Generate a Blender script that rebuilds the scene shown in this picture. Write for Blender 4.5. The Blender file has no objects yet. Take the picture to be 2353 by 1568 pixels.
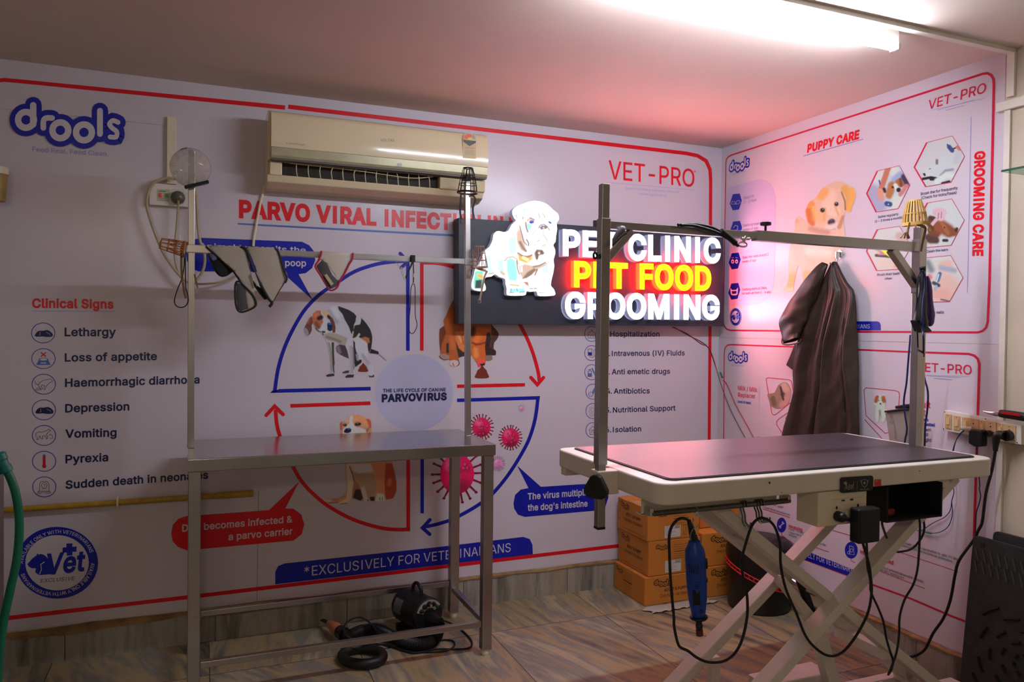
import bpy, bmesh, math, random
import numpy as np
from mathutils import Vector, Matrix
from mathutils.geometry import delaunay_2d_cdt
random.seed(7)
S = bpy.context.scene
COL = S.collection
# ---------------------------------------------------------------- camera
F = 1735.76; CX = 1176.5; CY = 784.0
CAM = Vector((-2.86373, -3.71672, 1.45))
def cam_axes(yaw, pitch, roll):
    c, s = math.cos(yaw), math.sin(yaw)
    fw = Vector((s*math.cos(pitch), c*math.cos(pitch), math.sin(pitch)))
    r = Vector((c, -s, 0)); u = r.cross(fw)
    cr, sr = math.cos(roll), math.sin(roll)
    return cr*r + sr*u, -sr*r + cr*u, fw
AX, AU, AF = cam_axes(0.389323, -0.01658571, 0.01218119)
cam = bpy.data.cameras.new('camera'); cam.sensor_width = 36; cam.lens = F*36/2353; cam.clip_start = .05
co = bpy.data.objects.new('camera', cam); COL.objects.link(co); S.camera = co
m = Matrix.Identity(4)
for i in range(3):
    m[i][0] = AX[i]; m[i][1] = AU[i]; m[i][2] = -AF[i]; m[i][3] = CAM[i]
co.matrix_world = m
# ---------------------------------------------------------------- world and light
w = bpy.data.worlds.new('world'); S.world = w; w.use_nodes = True
w.node_tree.nodes['Background'].inputs[0].default_value = (1.0, .86, .72, 1)
w.node_tree.nodes['Background'].inputs[1].default_value = .165
S.view_settings.view_transform = 'Standard'; S.view_settings.look = 'None'
S.view_settings.exposure = 0.08; S.view_settings.gamma = 1.0; S.view_settings.use_curve_mapping = False
TUBE_E = 150.0
def area(name, loc, rot, sx, sy, energy, color):
    l = bpy.data.lights.new(name, 'AREA'); l.shape = 'RECTANGLE'; l.size = sx; l.size_y = sy; l.energy = energy; l.color = color
    o = bpy.data.objects.new(name, l); COL.objects.link(o); o.location = loc; o.rotation_euler = rot; return o
area('fill_light_behind_camera', (-3.6, -5.4, 2.45), (math.radians(25), 0, math.radians(-10)), 1.2, .25, 16, (1, .80, .60))  # dim warm fill lamp added behind the camera, unseen
# ---------------------------------------------------------------- pixel rays: where a thing seen at a pixel of the photo stands on a plane of the room
def ray(px, py):
    return AX*((px-CX)/F) - AU*((py-CY)/F) + AF
def on(px, py, ax, val):
    d = ray(px, py); return CAM + d*((val-CAM[ax])/d[ax])
def WB(px, py, d=0.0):            # back wall, d metres in front of it
    p = on(px, py, 1, 0.0); p.y = -d; return p
def WR(px, py, d=0.0):            # right wall
    p = on(px, py, 0, 0.0); p.x = -d; return p
def lin(c):
    out = []
    for v in c[:3]:
        v = v/255.0; out.append(v/12.92 if v <= .04045 else ((v+.055)/1.055)**2.4)
    return tuple(out)
# ---------------------------------------------------------------- materials
MATS = {}
def mat(name, col, rough=.5, metal=0, emit=0, var=0, scale=20, bump=0, bscale=60, spec=.5, trans=0, ior=1.45, coat=0, emitcol=None):
    if name in MATS: return MATS[name]
    m = bpy.data.materials.new(name); m.use_nodes = True; nt = m.node_tree; N = nt.nodes; L = nt.links
    b = N['Principled BSDF']; c = lin(col) if max(col) > 1.01 else tuple(col)
    b.inputs['Base Color'].default_value = (*c, 1); b.inputs['Roughness'].default_value = rough
    b.inputs['Metallic'].default_value = metal; b.inputs['Specular IOR Level'].default_value = spec
    b.inputs['Transmission Weight'].default_value = trans; b.inputs['IOR'].default_value = ior; b.inputs['Coat Weight'].default_value = coat
    if emit:
        b.inputs['Emission Color'].default_value = (*(lin(emitcol) if emitcol else c), 1); b.inputs['Emission Strength'].default_value = emit
    if var or bump:
        tc = N.new('ShaderNodeTexCoord')
        if var:
            n = N.new('ShaderNodeTexNoise'); n.inputs['Scale'].default_value = scale; n.inputs['Detail'].default_value = 5
            r = N.new('ShaderNodeValToRGB'); L.new(tc.outputs['Object'], n.inputs['Vector']); L.new(n.outputs[0], r.inputs[0])
            r.color_ramp.elements[0].position = .3; r.color_ramp.elements[1].position = .7
            r.color_ramp.elements[0].color = (*[max(0, v*(1-var)) for v in c], 1); r.color_ramp.elements[1].color = (*[min(1, v*(1+var)) for v in c], 1)
            L.new(r.outputs[0], b.inputs['Base Color'])
        if bump:
            n2 = N.new('ShaderNodeTexNoise'); n2.inputs['Scale'].default_value = bscale; n2.inputs['Detail'].default_value = 3
            bp = N.new('ShaderNodeBump'); bp.inputs['Strength'].default_value = bump; bp.inputs['Distance'].default_value = .01
            L.new(tc.outputs['Object'], n2.inputs['Vector']); L.new(n2.outputs[0], bp.inputs['Height']); L.new(bp.outputs[0], b.inputs['Normal'])
    MATS[name] = m; return m
def node_mat(name, fn):
    if name in MATS: return MATS[name]
    m = bpy.data.materials.new(name); m.use_nodes = True
    fn(m.node_tree, m.node_tree.nodes, m.node_tree.links, m.node_tree.nodes['Principled BSDF']); MATS[name] = m; return m
def brushed(nt, N, L, b, base=(.44, .425, .41), r0=.22, r1=.42, sc=(3, 3, 220)):
    tc = N.new('ShaderNodeTexCoord'); mp = N.new('ShaderNodeMapping'); mp.inputs['Scale'].default_value = sc
    n = N.new('ShaderNodeTexNoise'); n.inputs['Scale'].default_value = 4; n.inputs['Detail'].default_value = 3
    n3 = N.new('ShaderNodeTexNoise'); n3.inputs['Scale'].default_value = 6
    r = N.new('ShaderNodeMapRange'); r.inputs[3].default_value = r0; r.inputs[4].default_value = r1
    a = N.new('ShaderNodeMath'); a.operation = 'ADD'; a.use_clamp = True
    k = N.new('ShaderNodeMath'); k.operation = 'MULTIPLY_ADD'; k.inputs[1].default_value = .5; k.inputs[2].default_value = -.25
    L.new(tc.outputs['Object'], mp.inputs[0]); L.new(mp.outputs[0], n.inputs['Vector']); L.new(tc.outputs['Object'], n3.inputs['Vector'])
    L.new(n3.outputs[0], k.inputs[0]); L.new(n.outputs[0], a.inputs[0]); L.new(k.outputs[0], a.inputs[1])
    L.new(a.outputs[0], r.inputs[0]); L.new(r.outputs[0], b.inputs['Roughness'])
    b.inputs['Metallic'].default_value = 1
    mx = N.new('ShaderNodeValToRGB'); mx.color_ramp.elements[0].color = (*[v*.88 for v in base], 1); mx.color_ramp.elements[1].color = (*[min(1, v*1.08) for v in base], 1)
    L.new(n3.outputs[0], mx.inputs[0]); L.new(mx.outputs[0], b.inputs['Base Color'])
STEEL = node_mat('brushed_steel', lambda nt, N, L, b: brushed(nt, N, L, b))
STEELX = node_mat('brushed_steel_lengthwise', lambda nt, N, L, b: brushed(nt, N, L, b, sc=(220, 220, 3)))
STEELTOP = node_mat('steel_sheet', lambda nt, N, L, b: brushed(nt, N, L, b, base=(.48, .465, .46), r0=.14, r1=.3, sc=(2, 120, 2)))
CHROME = mat('chrome', (.75, .75, .76), .12, 1, var=.05, scale=80)
BLACK = mat('black_plastic', (18, 18, 20), .42, var=.25, scale=60)
BLACKM = mat('black_matte', (14, 14, 15), .7, var=.3, scale=60)
RUBBER = mat('black_cable_rubber', (20, 20, 26), .45, var=.2, scale=90)
WHITEMET = mat('white_powder_coat', (222, 214, 200), .38, var=.04, scale=14, bump=.03, bscale=200)
CREAM = mat('cream_plastic', (226, 216, 190), .4, var=.04, scale=8)
WHITEPL = mat('white_plastic', (225, 220, 208), .45, var=.04, scale=10)
VINYL = mat('vinyl_print_white', (208, 201, 211), .25, var=.025, scale=1.5, bump=.035, bscale=5)
def ink(name, c, rough=.32): return mat('ink_'+name, c, rough, var=.04, scale=4, bump=.035, bscale=5)
RED = ink('red', (222, 10, 30)); BLUE = ink('blue', (12, 28, 165)); NAVY = ink('navy', (26, 30, 78)); WHT = ink('white', (214, 207, 214))
RED2 = ink('crimson', (205, 22, 62)); LBL = ink('pale_blue', (186, 188, 218)); MBL = ink('mid_blue', (84, 112, 186)); LILAC = ink('lilac', (150, 150, 205)); GREYI = ink('grey', (120, 116, 128))
def vcol(name, rough=.33, emit=0):
    def f(nt, N, L, b):
        a = N.new('ShaderNodeAttribute'); a.attribute_name = 'Col'
        L.new(a.outputs['Color'], b.inputs['Base Color']); b.inputs['Roughness'].default_value = rough
        if emit:
            L.new(a.outputs['Color'], b.inputs['Emission Color']); b.inputs['Emission Strength'].default_value = emit
    return node_mat(name, f)
PHOTO = vcol('printed_photo')
# ---------------------------------------------------------------- building helpers
def tag(o, label=None, cat=None, group=None, kind=None):
    if label: o['label'] = label
    if cat: o['category'] = cat
    if group: o['group'] = group
    if kind: o['kind'] = kind
    return o
def thing(name, label, cat, loc=(0, 0, 0), group=None):
    o = bpy.data.objects.new(name, None); COL.objects.link(o); o.location = loc; o.empty_display_size = .05
    return tag(o, label, cat, group)
def link(o, parent=None):
    COL.objects.link(o)
    if parent is not None:
        o.parent = parent
        o.matrix_parent_inverse = Matrix.Translation(-Vector(parent.location)) if parent.type == 'EMPTY' else Matrix.Identity(4)
    return o
def V(*a): return Vector(a)
class MB:
    def __init__(s): s.v = []; s.f = []; s.m = []; s.mats = []
    def mi(s, mt):
        if mt not in s.mats: s.mats.append(mt)
        return s.mats.index(mt)
    def add(s, vs, fs, mt):
        k = len(s.v); s.v += [tuple(p) for p in vs]; s.f += [tuple(i+k for i in f) for f in fs]; s.m += [s.mi(mt)]*len(fs); return s
    def box(s, c, d, mt, R=None):
        hx, hy, hz = d[0]/2, d[1]/2, d[2]/2; c = Vector(c)
        vs = [Vector((x*hx, y*hy, z*hz)) for x in (-1, 1) for y in (-1, 1) for z in (-1, 1)]
        if R is not None: vs = [R @ p for p in vs]
        return s.add([c+p for p in vs], [(0, 1, 3, 2), (4, 6, 7, 5), (0, 4, 5, 1), (2, 3, 7, 6), (0, 2, 6, 4), (1, 5, 7, 3)], mt)
    def span(s, a, b, mt):
        a = Vector(a); b = Vector(b); return s.box((a+b)/2, [abs(b[i]-a[i]) for i in range(3)], mt)
    def bar(s, a, b, wd, ht, mt, up=(0, 0, 1)):   # rectangular bar from a to b
        a = Vector(a); b = Vector(b); z = (b-a); L = z.length; z.normalize(); u = Vector(up); x = u.cross(z)
        if x.length < 1e-4: x = Vector((1, 0, 0))
        x.normalize(); y = z.cross(x)
        R = Matrix((x, y, z)).transposed()
        return s.box((a+b)/2, (wd, ht, L), mt, R)
    def tube(s, pts, r, mt, n=10, closed=False, smoothpts=0):
        pts = [Vector(p) for p in pts]
        if smoothpts: pts, r = crv(pts, smoothpts, closed, r)
        N_ = len(pts); rs = r if isinstance(r, (list, tuple)) else [r]*N_
        prev = None; rings = []
        for i, p in enumerate(pts):
            if closed: t = pts[(i+1) % N_]-pts[i-1]
            else: t = pts[min(i+1, N_-1)]-pts[max(i-1, 0)]
            if t.length < 1e-9: t = Vector((0, 0, 1))
            t.normalize()
            if prev is None:
                a = Vector((0, 0, 1)) if abs(t.z) < .9 else Vector((1, 0, 0)); x = a.cross(t).normalized()
            else:
                x = prev - t*prev.dot(t); x.normalize()
            prev = x; y = t.cross(x)
            rings.append([p+(x*math.cos(2*math.pi*k/n)+y*math.sin(2*math.pi*k/n))*rs[i] for k in range(n)])
        vs = [q for rr in rings for q in rr]; fs = []
        for i in range(N_ if closed else N_-1):
            j = (i+1) % N_
            for k in range(n): fs.append((i*n+k, i*n+(k+1) % n, j*n+(k+1) % n, j*n+k))
        if not closed: fs += [tuple(range(n-1, -1, -1)), tuple((N_-1)*n+k for k in range(n))]
        return s.add(vs, fs, mt)
    def lathe(s, prof, o, ax, mt, n=24, arc=None, cap=True):   # prof = [(radius, along)...]
        o = Vector(o); z = Vector(ax).normalized(); a = Vector((0, 0, 1)) if abs(z.z) < .9 else Vector((1, 0, 0)); x = a.cross(z).normalized(); y = z.cross(x)
        vs = []; fs = []
        for r_, h in prof:
            for k in range(n): t = 2*math.pi*k/n; vs.append(o+z*h+(x*math.cos(t)+y*math.sin(t))*r_)
        for i in range(len(prof)-1):
            for k in range(n): fs.append((i*n+k, i*n+(k+1) % n, (i+1)*n+(k+1) % n, (i+1)*n+k))
        if cap:
            if prof[0][0] > 1e-5: fs.append(tuple(range(n-1, -1, -1)))
            if prof[-1][0] > 1e-5: fs.append(tuple((len(prof)-1)*n+k for k in range(n)))
        return s.add(vs, fs, mt)
    def prism(s, poly, nrm, th, mt):    # poly = 3D outline, extruded by th along nrm
        nrm = Vector(nrm); n = len(poly); a = [Vector(p) for p in poly]; b = [p+nrm*th for p in a]
        fs = [tuple(range(n)), tuple(range(2*n-1, n-1, -1))]+[(i, i+n, (i+1) % n+n, (i+1) % n) for i in range(n)]
        return s.add(a+b, fs, mt)
    def build(s, name, parent=None, smooth=False, bevel=0, seg=2, label=None, solid=0):
        me = bpy.data.meshes.new(name); me.from_pydata(s.v, [], s.f)
        for mt in s.mats: me.materials.append(mt)
        me.polygons.foreach_set('material_index', s.m)
        bm = bmesh.new(); bm.from_mesh(me); bmesh.ops.recalc_face_normals(bm, faces=bm.faces) if not getattr(s, 'flat', False) else None
        bm.to_mesh(me); bm.free()
        if smooth: me.polygons.foreach_set('use_smooth', [True]*len(me.polygons))
        me.update()
        o = bpy.data.objects.new(name, me); link(o, parent)
        if smooth and smooth != 'all':
            try: me.set_sharp_from_angle(angle=math.radians(40))
            except Exception: pass
        if solid:
            md = o.modifiers.new('solid', 'SOLIDIFY'); md.thickness = solid; md.offset = 0
        if bevel:
            md = o.modifiers.new('bevel', 'BEVEL'); md.width = bevel; md.segments = seg; md.limit_method = 'ANGLE'; md.angle_limit = math.radians(40)
        if label: o['label'] = label
        return o
def crv(pts, k=6, closed=False, r=None):       # Catmull-Rom
    pts = [Vector(p) for p in pts]; n = len(pts); out = []; ro = []
    for i in range(n if closed else n-1):
        if closed: p0, p1, p2, p3 = pts[i-1], pts[i], pts[(i+1) % n], pts[(i+2) % n]
        else: p0, p1, p2, p3 = pts[max(i-1, 0)], pts[i], pts[i+1], pts[min(i+2, n-1)]
        for j in range(k):
            t = j/k
            out.append(.5*((2*p1)+(p2-p0)*t+(2*p0-5*p1+4*p2-p3)*t*t+(3*p1-p0-3*p2+p3)*t**3))
            if isinstance(r, (list, tuple)): ro.append(r[i]+(r[(i+1) % n]-r[i])*t)
    if not closed:
        out.append(pts[-1].copy())
        if isinstance(r, (list, tuple)): ro.append(r[-1])
    return out, (ro if isinstance(r, (list, tuple)) else r)
def crop(x0, y0, s, pts):       # pixels of an enlarged crop -> pixels of the photo
    return [(x0+p[0]/s, y0+p[1]/s) for p in pts]
def sm(pts, k=4, closed=True):
    return [(p.x, p.y) for p in crv([Vector((a[0], a[1], 0)) for a in pts], k, closed)[0]]
# ---- flat print on a wall
class Print(MB):
    def __init__(s, W): super().__init__(); s.W = W; s.flat = True
    def poly(s, pts, mt, d):
        tri = None
        vs = [s.W(x, y, d) for x, y in pts]
        n = len(vs)
        if n > 4:
            r = delaunay_2d_cdt([Vector((x, y)) for x, y in pts], [], [list(range(n))], 1, 1e-6)
            return s.add([s.W(v.x, v.y, d) for v in r[0]], [tuple(f) for f in r[2]], mt)
        return s.add(vs, [tuple(range(n))], mt)
    def line(s, pts, wpx, mt, d, closed=False, k=0):
        if k: pts = sm(pts, k, closed)
        W = s.W; n = len(pts); P = [Vector((p[0], p[1])) for p in pts]
        if closed: P = P; 
        L_, R_ = [], []
        for i in range(n):
            if closed: a = (P[i]-P[i-1]); b = (P[(i+1) % n]-P[i])
            else: a = P[i]-P[max(i-1, 0)]; b = P[min(i+1, n-1)]-P[i]
            if a.length < 1e-6: a = b
            if b.length < 1e-6: b = a
            a.normalize(); b.normalize(); t = (a+b)
            if t.length < 1e-3: t = b
            t.normalize(); nn = Vector((-t.y, t.x)); c = max(.35, nn.dot(Vector((-b.y, b.x))))
            h = (wpx[i] if isinstance(wpx, (list, tuple)) else wpx)/2/c
            L_.append(P[i]+nn*h); R_.append(P[i]-nn*h)
        vs = [W(q.x, q.y, d) for q in L_+R_]
        fs = [(i, (i+1) % n, n+(i+1) % n, n+i) for i in range(n if closed else n-1)]
        return s.add(vs, fs, mt)
    def disc(s, c, rx, ry, mt, d, n=36):
        return s.poly([(c[0]+rx*math.cos(2*math.pi*k/n), c[1]+ry*math.sin(2*math.pi*k/n)) for k in range(n)], mt, d)
    def ring(s, c, rx, ry, wpx, mt, d, n=40):
        return s.line([(c[0]+rx*math.cos(2*math.pi*k/n), c[1]+ry*math.sin(2*math.pi*k/n)) for k in range(n)], wpx, mt, d, True)
    def text(s, body, p0, p1, h, mt, d, bold=0, shear=0, perp=None):
        """baseline from pixel p0 to pixel p1, capital height h pixels"""
        vs, fs = glyphs(body, bold); xs = [v[0] for v in vs]; x0, x1 = min(xs), max(xs)
        A = s.W(p0[0], p0[1], d); B = s.W(p1[0], p1[1], d)
        if perp is None: T = s.W(p0[0], p0[1]-h, d)
        else: T = s.W(p0[0]+perp[0], p0[1]+perp[1], d)
        ex = (B-A)/(x1-x0); ey = T-A; 
        return s.add([A+ex*(v[0]-x0)+ey*(v[1]+0) + ex*(v[1]*shear) for v in vs], fs, mt)
GC = {}
FONT = None
try:      # the clean sans that ships with Blender; its built-in face is the fallback
    import os
    FONT = bpy.data.fonts.load(os.path.join(bpy.utils.system_resource('DATAFILES', path='fonts'), 'Inter.woff2'))
except Exception: FONT = None
def glyphs(body, bold=0):
    """outlines of a line of lettering, filled by winding number -> vertices (capital height 1) and triangles"""
    k = (body, bold)
    if k in GC: return GC[k]
    cu = bpy.data.curves.new('t', 'FONT'); cu.body = body; cu.size = 1; cu.resolution_u = 3; cu.fill_mode = 'NONE'
    if FONT: cu.font = FONT
    if bold: cu.space_character = 1+bold*1.6
    o = bpy.data.objects.new('t', cu); COL.objects.link(o)
    dg = bpy.context.evaluated_depsgraph_get(); me = bpy.data.meshes.new_from_object(o.evaluated_get(dg))
    pv = [(v.co.x, v.co.y) for v in me.vertices]; nxt = {}
    for e in me.edges:
        a, b = e.vertices
        nxt.setdefault(a, []).append(b); nxt.setdefault(b, []).append(a)
    bpy.data.objects.remove(o); bpy.data.curves.remove(cu); bpy.data.meshes.remove(me)
    seen = set(); loops = []
    for a in range(len(pv)):
        if a in seen or a not in nxt: continue
        lp_ = [a]; seen.add(a); c = a+1 if a+1 in nxt[a] else nxt[a][0]
        while c not in seen:
            lp_.append(c); seen.add(c); q = [z for z in nxt[c] if z not in seen]
            if not q: break
            c = c+1 if c+1 in q else q[0]
        if len(lp_) > 2: loops.append(lp_)
    for li, l in enumerate(loops):       # plain capital I without slabs
        if len(l) != 12: continue
        X = sorted({round(pv[i][0], 4) for i in l}); ys_ = [pv[i][1] for i in l]
        if len(X) == 4 and abs(X[0]+X[3]-X[1]-X[2]) < 2e-3 and not any(abs(pv[l[j-1]][0]-pv[l[j]][0]) < 1e-4 and abs(pv[l[j]][0]-X[0]) < 1e-3 and abs(pv[l[j-1]][1]-pv[l[j]][1]) > .4*(max(ys_)-min(ys_)) for j in range(12)):
            y0_, y1_ = min(ys_), max(ys_); cc = sum(pv[l[j-1]][0]*pv[l[j]][1]-pv[l[j]][0]*pv[l[j-1]][1] for j in range(12)) > 0
            q = [(X[1], y0_), (X[2], y0_), (X[2], y1_), (X[1], y1_)]
            if not cc: q.reverse()
            b0 = len(pv); pv += q; loops[li] = list(range(b0, b0+4))
    if bold and loops:       # heavier weight: push every outline outwards
        ar = lambda l: sum(pv[l[i-1]][0]*pv[l[i]][1]-pv[l[i]][0]*pv[l[i-1]][1] for i in range(len(l)))
        sg_ = 1 if ar(max(loops, key=lambda l: abs(ar(l)))) > 0 else -1; nv = list(pv)
        for l in loops:
            l2 = [i for j, i in enumerate(l) if math.dist(pv[i], pv[l[j-1]]) > 1e-6]; n = len(l2)
            for j, i in enumerate(l2):
                p, a, b = Vector(pv[i]), Vector(pv[l2[j-1]]), Vector(pv[l2[(j+1) % n]])
                e1 = (p-a).normalized(); e2 = (b-p).normalized(); n1 = Vector((e1.y, -e1.x)); n2 = Vector((e2.y, -e2.x)); nn = n1+n2
                if nn.length < .3: nn = n1
                nn.normalize(); c = max(.5, nn.dot(n1)); q = p+nn*(sg_*bold/c); nv[i] = (q.x, q.y)
            for j, i in enumerate(l):
                if i not in l2: nv[i] = nv[l[j-1]]
        pv = nv
    vs, fs = [], []
    groups = []       # letters: loops whose x ranges overlap
    for l in sorted(loops, key=lambda l: min(pv[i][0] for i in l)):
        x0, x1 = min(pv[i][0] for i in l), max(pv[i][0] for i in l)
        if groups and x0 < groups[-1][1]-1e-4: groups[-1][0].append(l); groups[-1][1] = max(groups[-1][1], x1)
        else: groups.append([[l], x1])
    for g, _ in groups:
        P_ = []; F_ = []
        for l in g:
            F_.append(list(range(len(P_), len(P_)+len(l)))); P_ += [Vector(pv[i]) for i in l]
        ed = [(f[i], f[(i+1) % len(f)]) for f in F_ for i in range(len(f))]
        r = delaunay_2d_cdt(P_, ed, [], 0, 1e-7); q = np.array([(v.x, v.y) for v in r[0]])
        if not len(r[2]): continue
        T = np.array([t for t in r[2] if len(t) == 3]); cen = q[T].mean(1)
        A = np.array([P_[a][:] for a, b in ed]); B = np.array([P_[b][:] for a, b in ed])
        wn = np.zeros(len(T), int); cx_, cy_ = cen[:, 0:1], cen[:, 1:2]
        left = (B[:, 0]-A[:, 0])*(cy_-A[:, 1])-(cx_-A[:, 0])*(B[:, 1]-A[:, 1])
        wn = ((A[:, 1] <= cy_) & (B[:, 1] > cy_) & (left > 0)).sum(1)-((A[:, 1] > cy_) & (B[:, 1] <= cy_) & (left < 0)).sum(1)
        k0 = len(vs); vs += [tuple(p) for p in q]; fs += [tuple(int(i)+k0 for i in t) for t in T[wn != 0]]
    if body != 'H':
        hh = max(y for x, y in glyphs('H')[0]); vs = [(x/hh, y/hh) for x, y in vs]
    GC[k] = (vs, fs); return GC[k]
def letters(body, bold):            # the same, one entry per letter
    vs, fs = glyphs(body, bold); par_ = list(range(len(vs)))
    def find(a):
        while par_[a] != a: par_[a] = par_[par_[a]]; a = par_[a]
        return a
    for f in fs:
        for b in f[1:]: par_[find(f[0])] = find(b)
    g = {}
    for f in fs: g.setdefault(find(f[0]), []).append(f)
    return vs, [g[k] for k in sorted(g, key=lambda k: min(vs[i][0] for f in g[k] for i in f))]
def extrude_tris(mb, vs, fs, Wf, d0, d1, front, side):
    """solid letter: triangles at depth d1 (front) closed by walls back to d0"""
    ed = {}
    for f in fs:
        for a, b in zip(f, f[1:]+f[:1]): ed[(a, b)] = 1
    mb.add([Wf(x, y, d1) for x, y in vs], fs, front) if False else None
    used = sorted({i for f in fs for i in f}); ix = {v: n for n, v in enumerate(used)}
    mb.add([Wf(*vs[i], d1) for i in used], [tuple(ix[i] for i in f) for f in fs], front)
    bd = [(a, b) for a, b in ed if (b, a) not in ed]; n = len(used)
    mb.add([Wf(*vs[i], d1) for i in used]+[Wf(*vs[i], d0) for i in used], [(ix[a], ix[b], ix[b]+n, ix[a]+n) for a, b in bd], side)
def paint(name, W, d, outline, base, strokes, ref, parent, step=3.0, material=None, label=None, smooth_out=3, lo=0.0, grain=.05):
    """a printed photograph: a flat patch cut to its outline, its ink laid on vertex by vertex from brush strokes.
    colours are those seen in the photo under light that shows white paper as ref"""
    out = sm(outline, smooth_out) if smooth_out else outline
    xs = [p[0] for p in out]; ys = [p[1] for p in out]
    rnd = random.Random(len(out)*7+int(xs[0]))
    P = np.array(out); n = len(out); pts = [Vector(p) for p in out]
    gx = np.arange(min(xs), max(xs), step); gy = np.arange(min(ys), max(ys), step)
    for i, yy in enumerate(gy):
        for x in gx:
            x_ = x+(step/2 if i % 2 else 0)
            ins = False; j = n-1
            c = ((P[:, 1] > yy) != (np.roll(P[:, 1], 1) > yy))
            if np.any(c):
                A = P[c]; B = np.roll(P, 1, 0)[c]
                ins = np.count_nonzero(x_ < (B[:, 0]-A[:, 0])*(yy-A[:, 1])/(B[:, 1]-A[:, 1])+A[:, 0]) % 2 == 1
            if ins: pts.append(Vector((x_, yy)))
    r = delaunay_2d_cdt(pts, [], [list(range(n))], 1, 1e-6)
    vv = np.array([(v.x, v.y) for v in r[0]]); C = np.tile(np.array(lin(base)), (len(vv), 1))
    for st in strokes:
        col, rad, sp = st[0], st[1], st[2]; soft = st[3] if len(st) > 3 else .45
        sp = np.array(sp, float).reshape(-1, 2)
        if rad < 0:      # a filled area with a soft edge
            dist = np.full(len(vv), 1e9); ins = np.zeros(len(vv), bool)
            for a, b in zip(sp, np.roll(sp, -1, 0)):
                ab = b-a; t = np.clip(((vv-a) @ ab)/max(1e-9, ab @ ab), 0, 1); dist = np.minimum(dist, np.hypot(*(vv-(a+t[:, None]*ab)).T))
                c = (a[1] > vv[:, 1]) != (b[1] > vv[:, 1]); ins ^= c & (vv[:, 0] < (b[0]-a[0])*(vv[:, 1]-a[1])/(b[1]-a[1]+1e-12)+a[0])
            dist = np.where(ins, -dist, dist)-rad; rad = -rad; soft = 1.0
        elif len(sp) == 1: dist = np.hypot(*(vv-sp[0]).T)
        else:
            dist = np.full(len(vv), 1e9)
            for a, b in zip(sp[:-1], sp[1:]):
                ab = b-a; t = np.clip(((vv-a) @ ab)/max(1e-9, ab @ ab), 0, 1); dist = np.minimum(dist, np.hypot(*(vv-(a+t[:, None]*ab)).T))
        t = np.clip((dist-rad*(1-soft))/(2*rad*soft+1e-6), 0, 1); al = 1-t*t*(3-2*t)
        C = C*(1-al[:, None])+np.array(lin(col))*al[:, None]
    C = C/np.array(lin(ref))*.61 if ref else C
    if grain: C = C*(1+1.6*grain*(np.sin(vv[:, 0]*1.9+3*np.sin(vv[:, 1]*.8))*np.sin(vv[:, 1]*1.3+vv[:, 0]*.5))[:, None])*(1+grain*(np.array([rnd.random() for _ in range(len(vv))])[:, None]*2-1))
    C = np.clip(C, lo, 1)
    me = bpy.data.meshes.new(name); me.from_pydata([W(x, y, d) for x, y in vv], [], [tuple(f) for f in r[2]])
    at = me.color_attributes.new('Col', 'FLOAT_COLOR', 'POINT')
    at.data.foreach_set('color', np.concatenate([C, np.ones((len(C), 1))], 1).ravel())
    me.materials.append(material or PHOTO); me.update()
    o = bpy.data.objects.new(name, me); link(o, parent)
    if label: o['label'] = label
    return o
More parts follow.
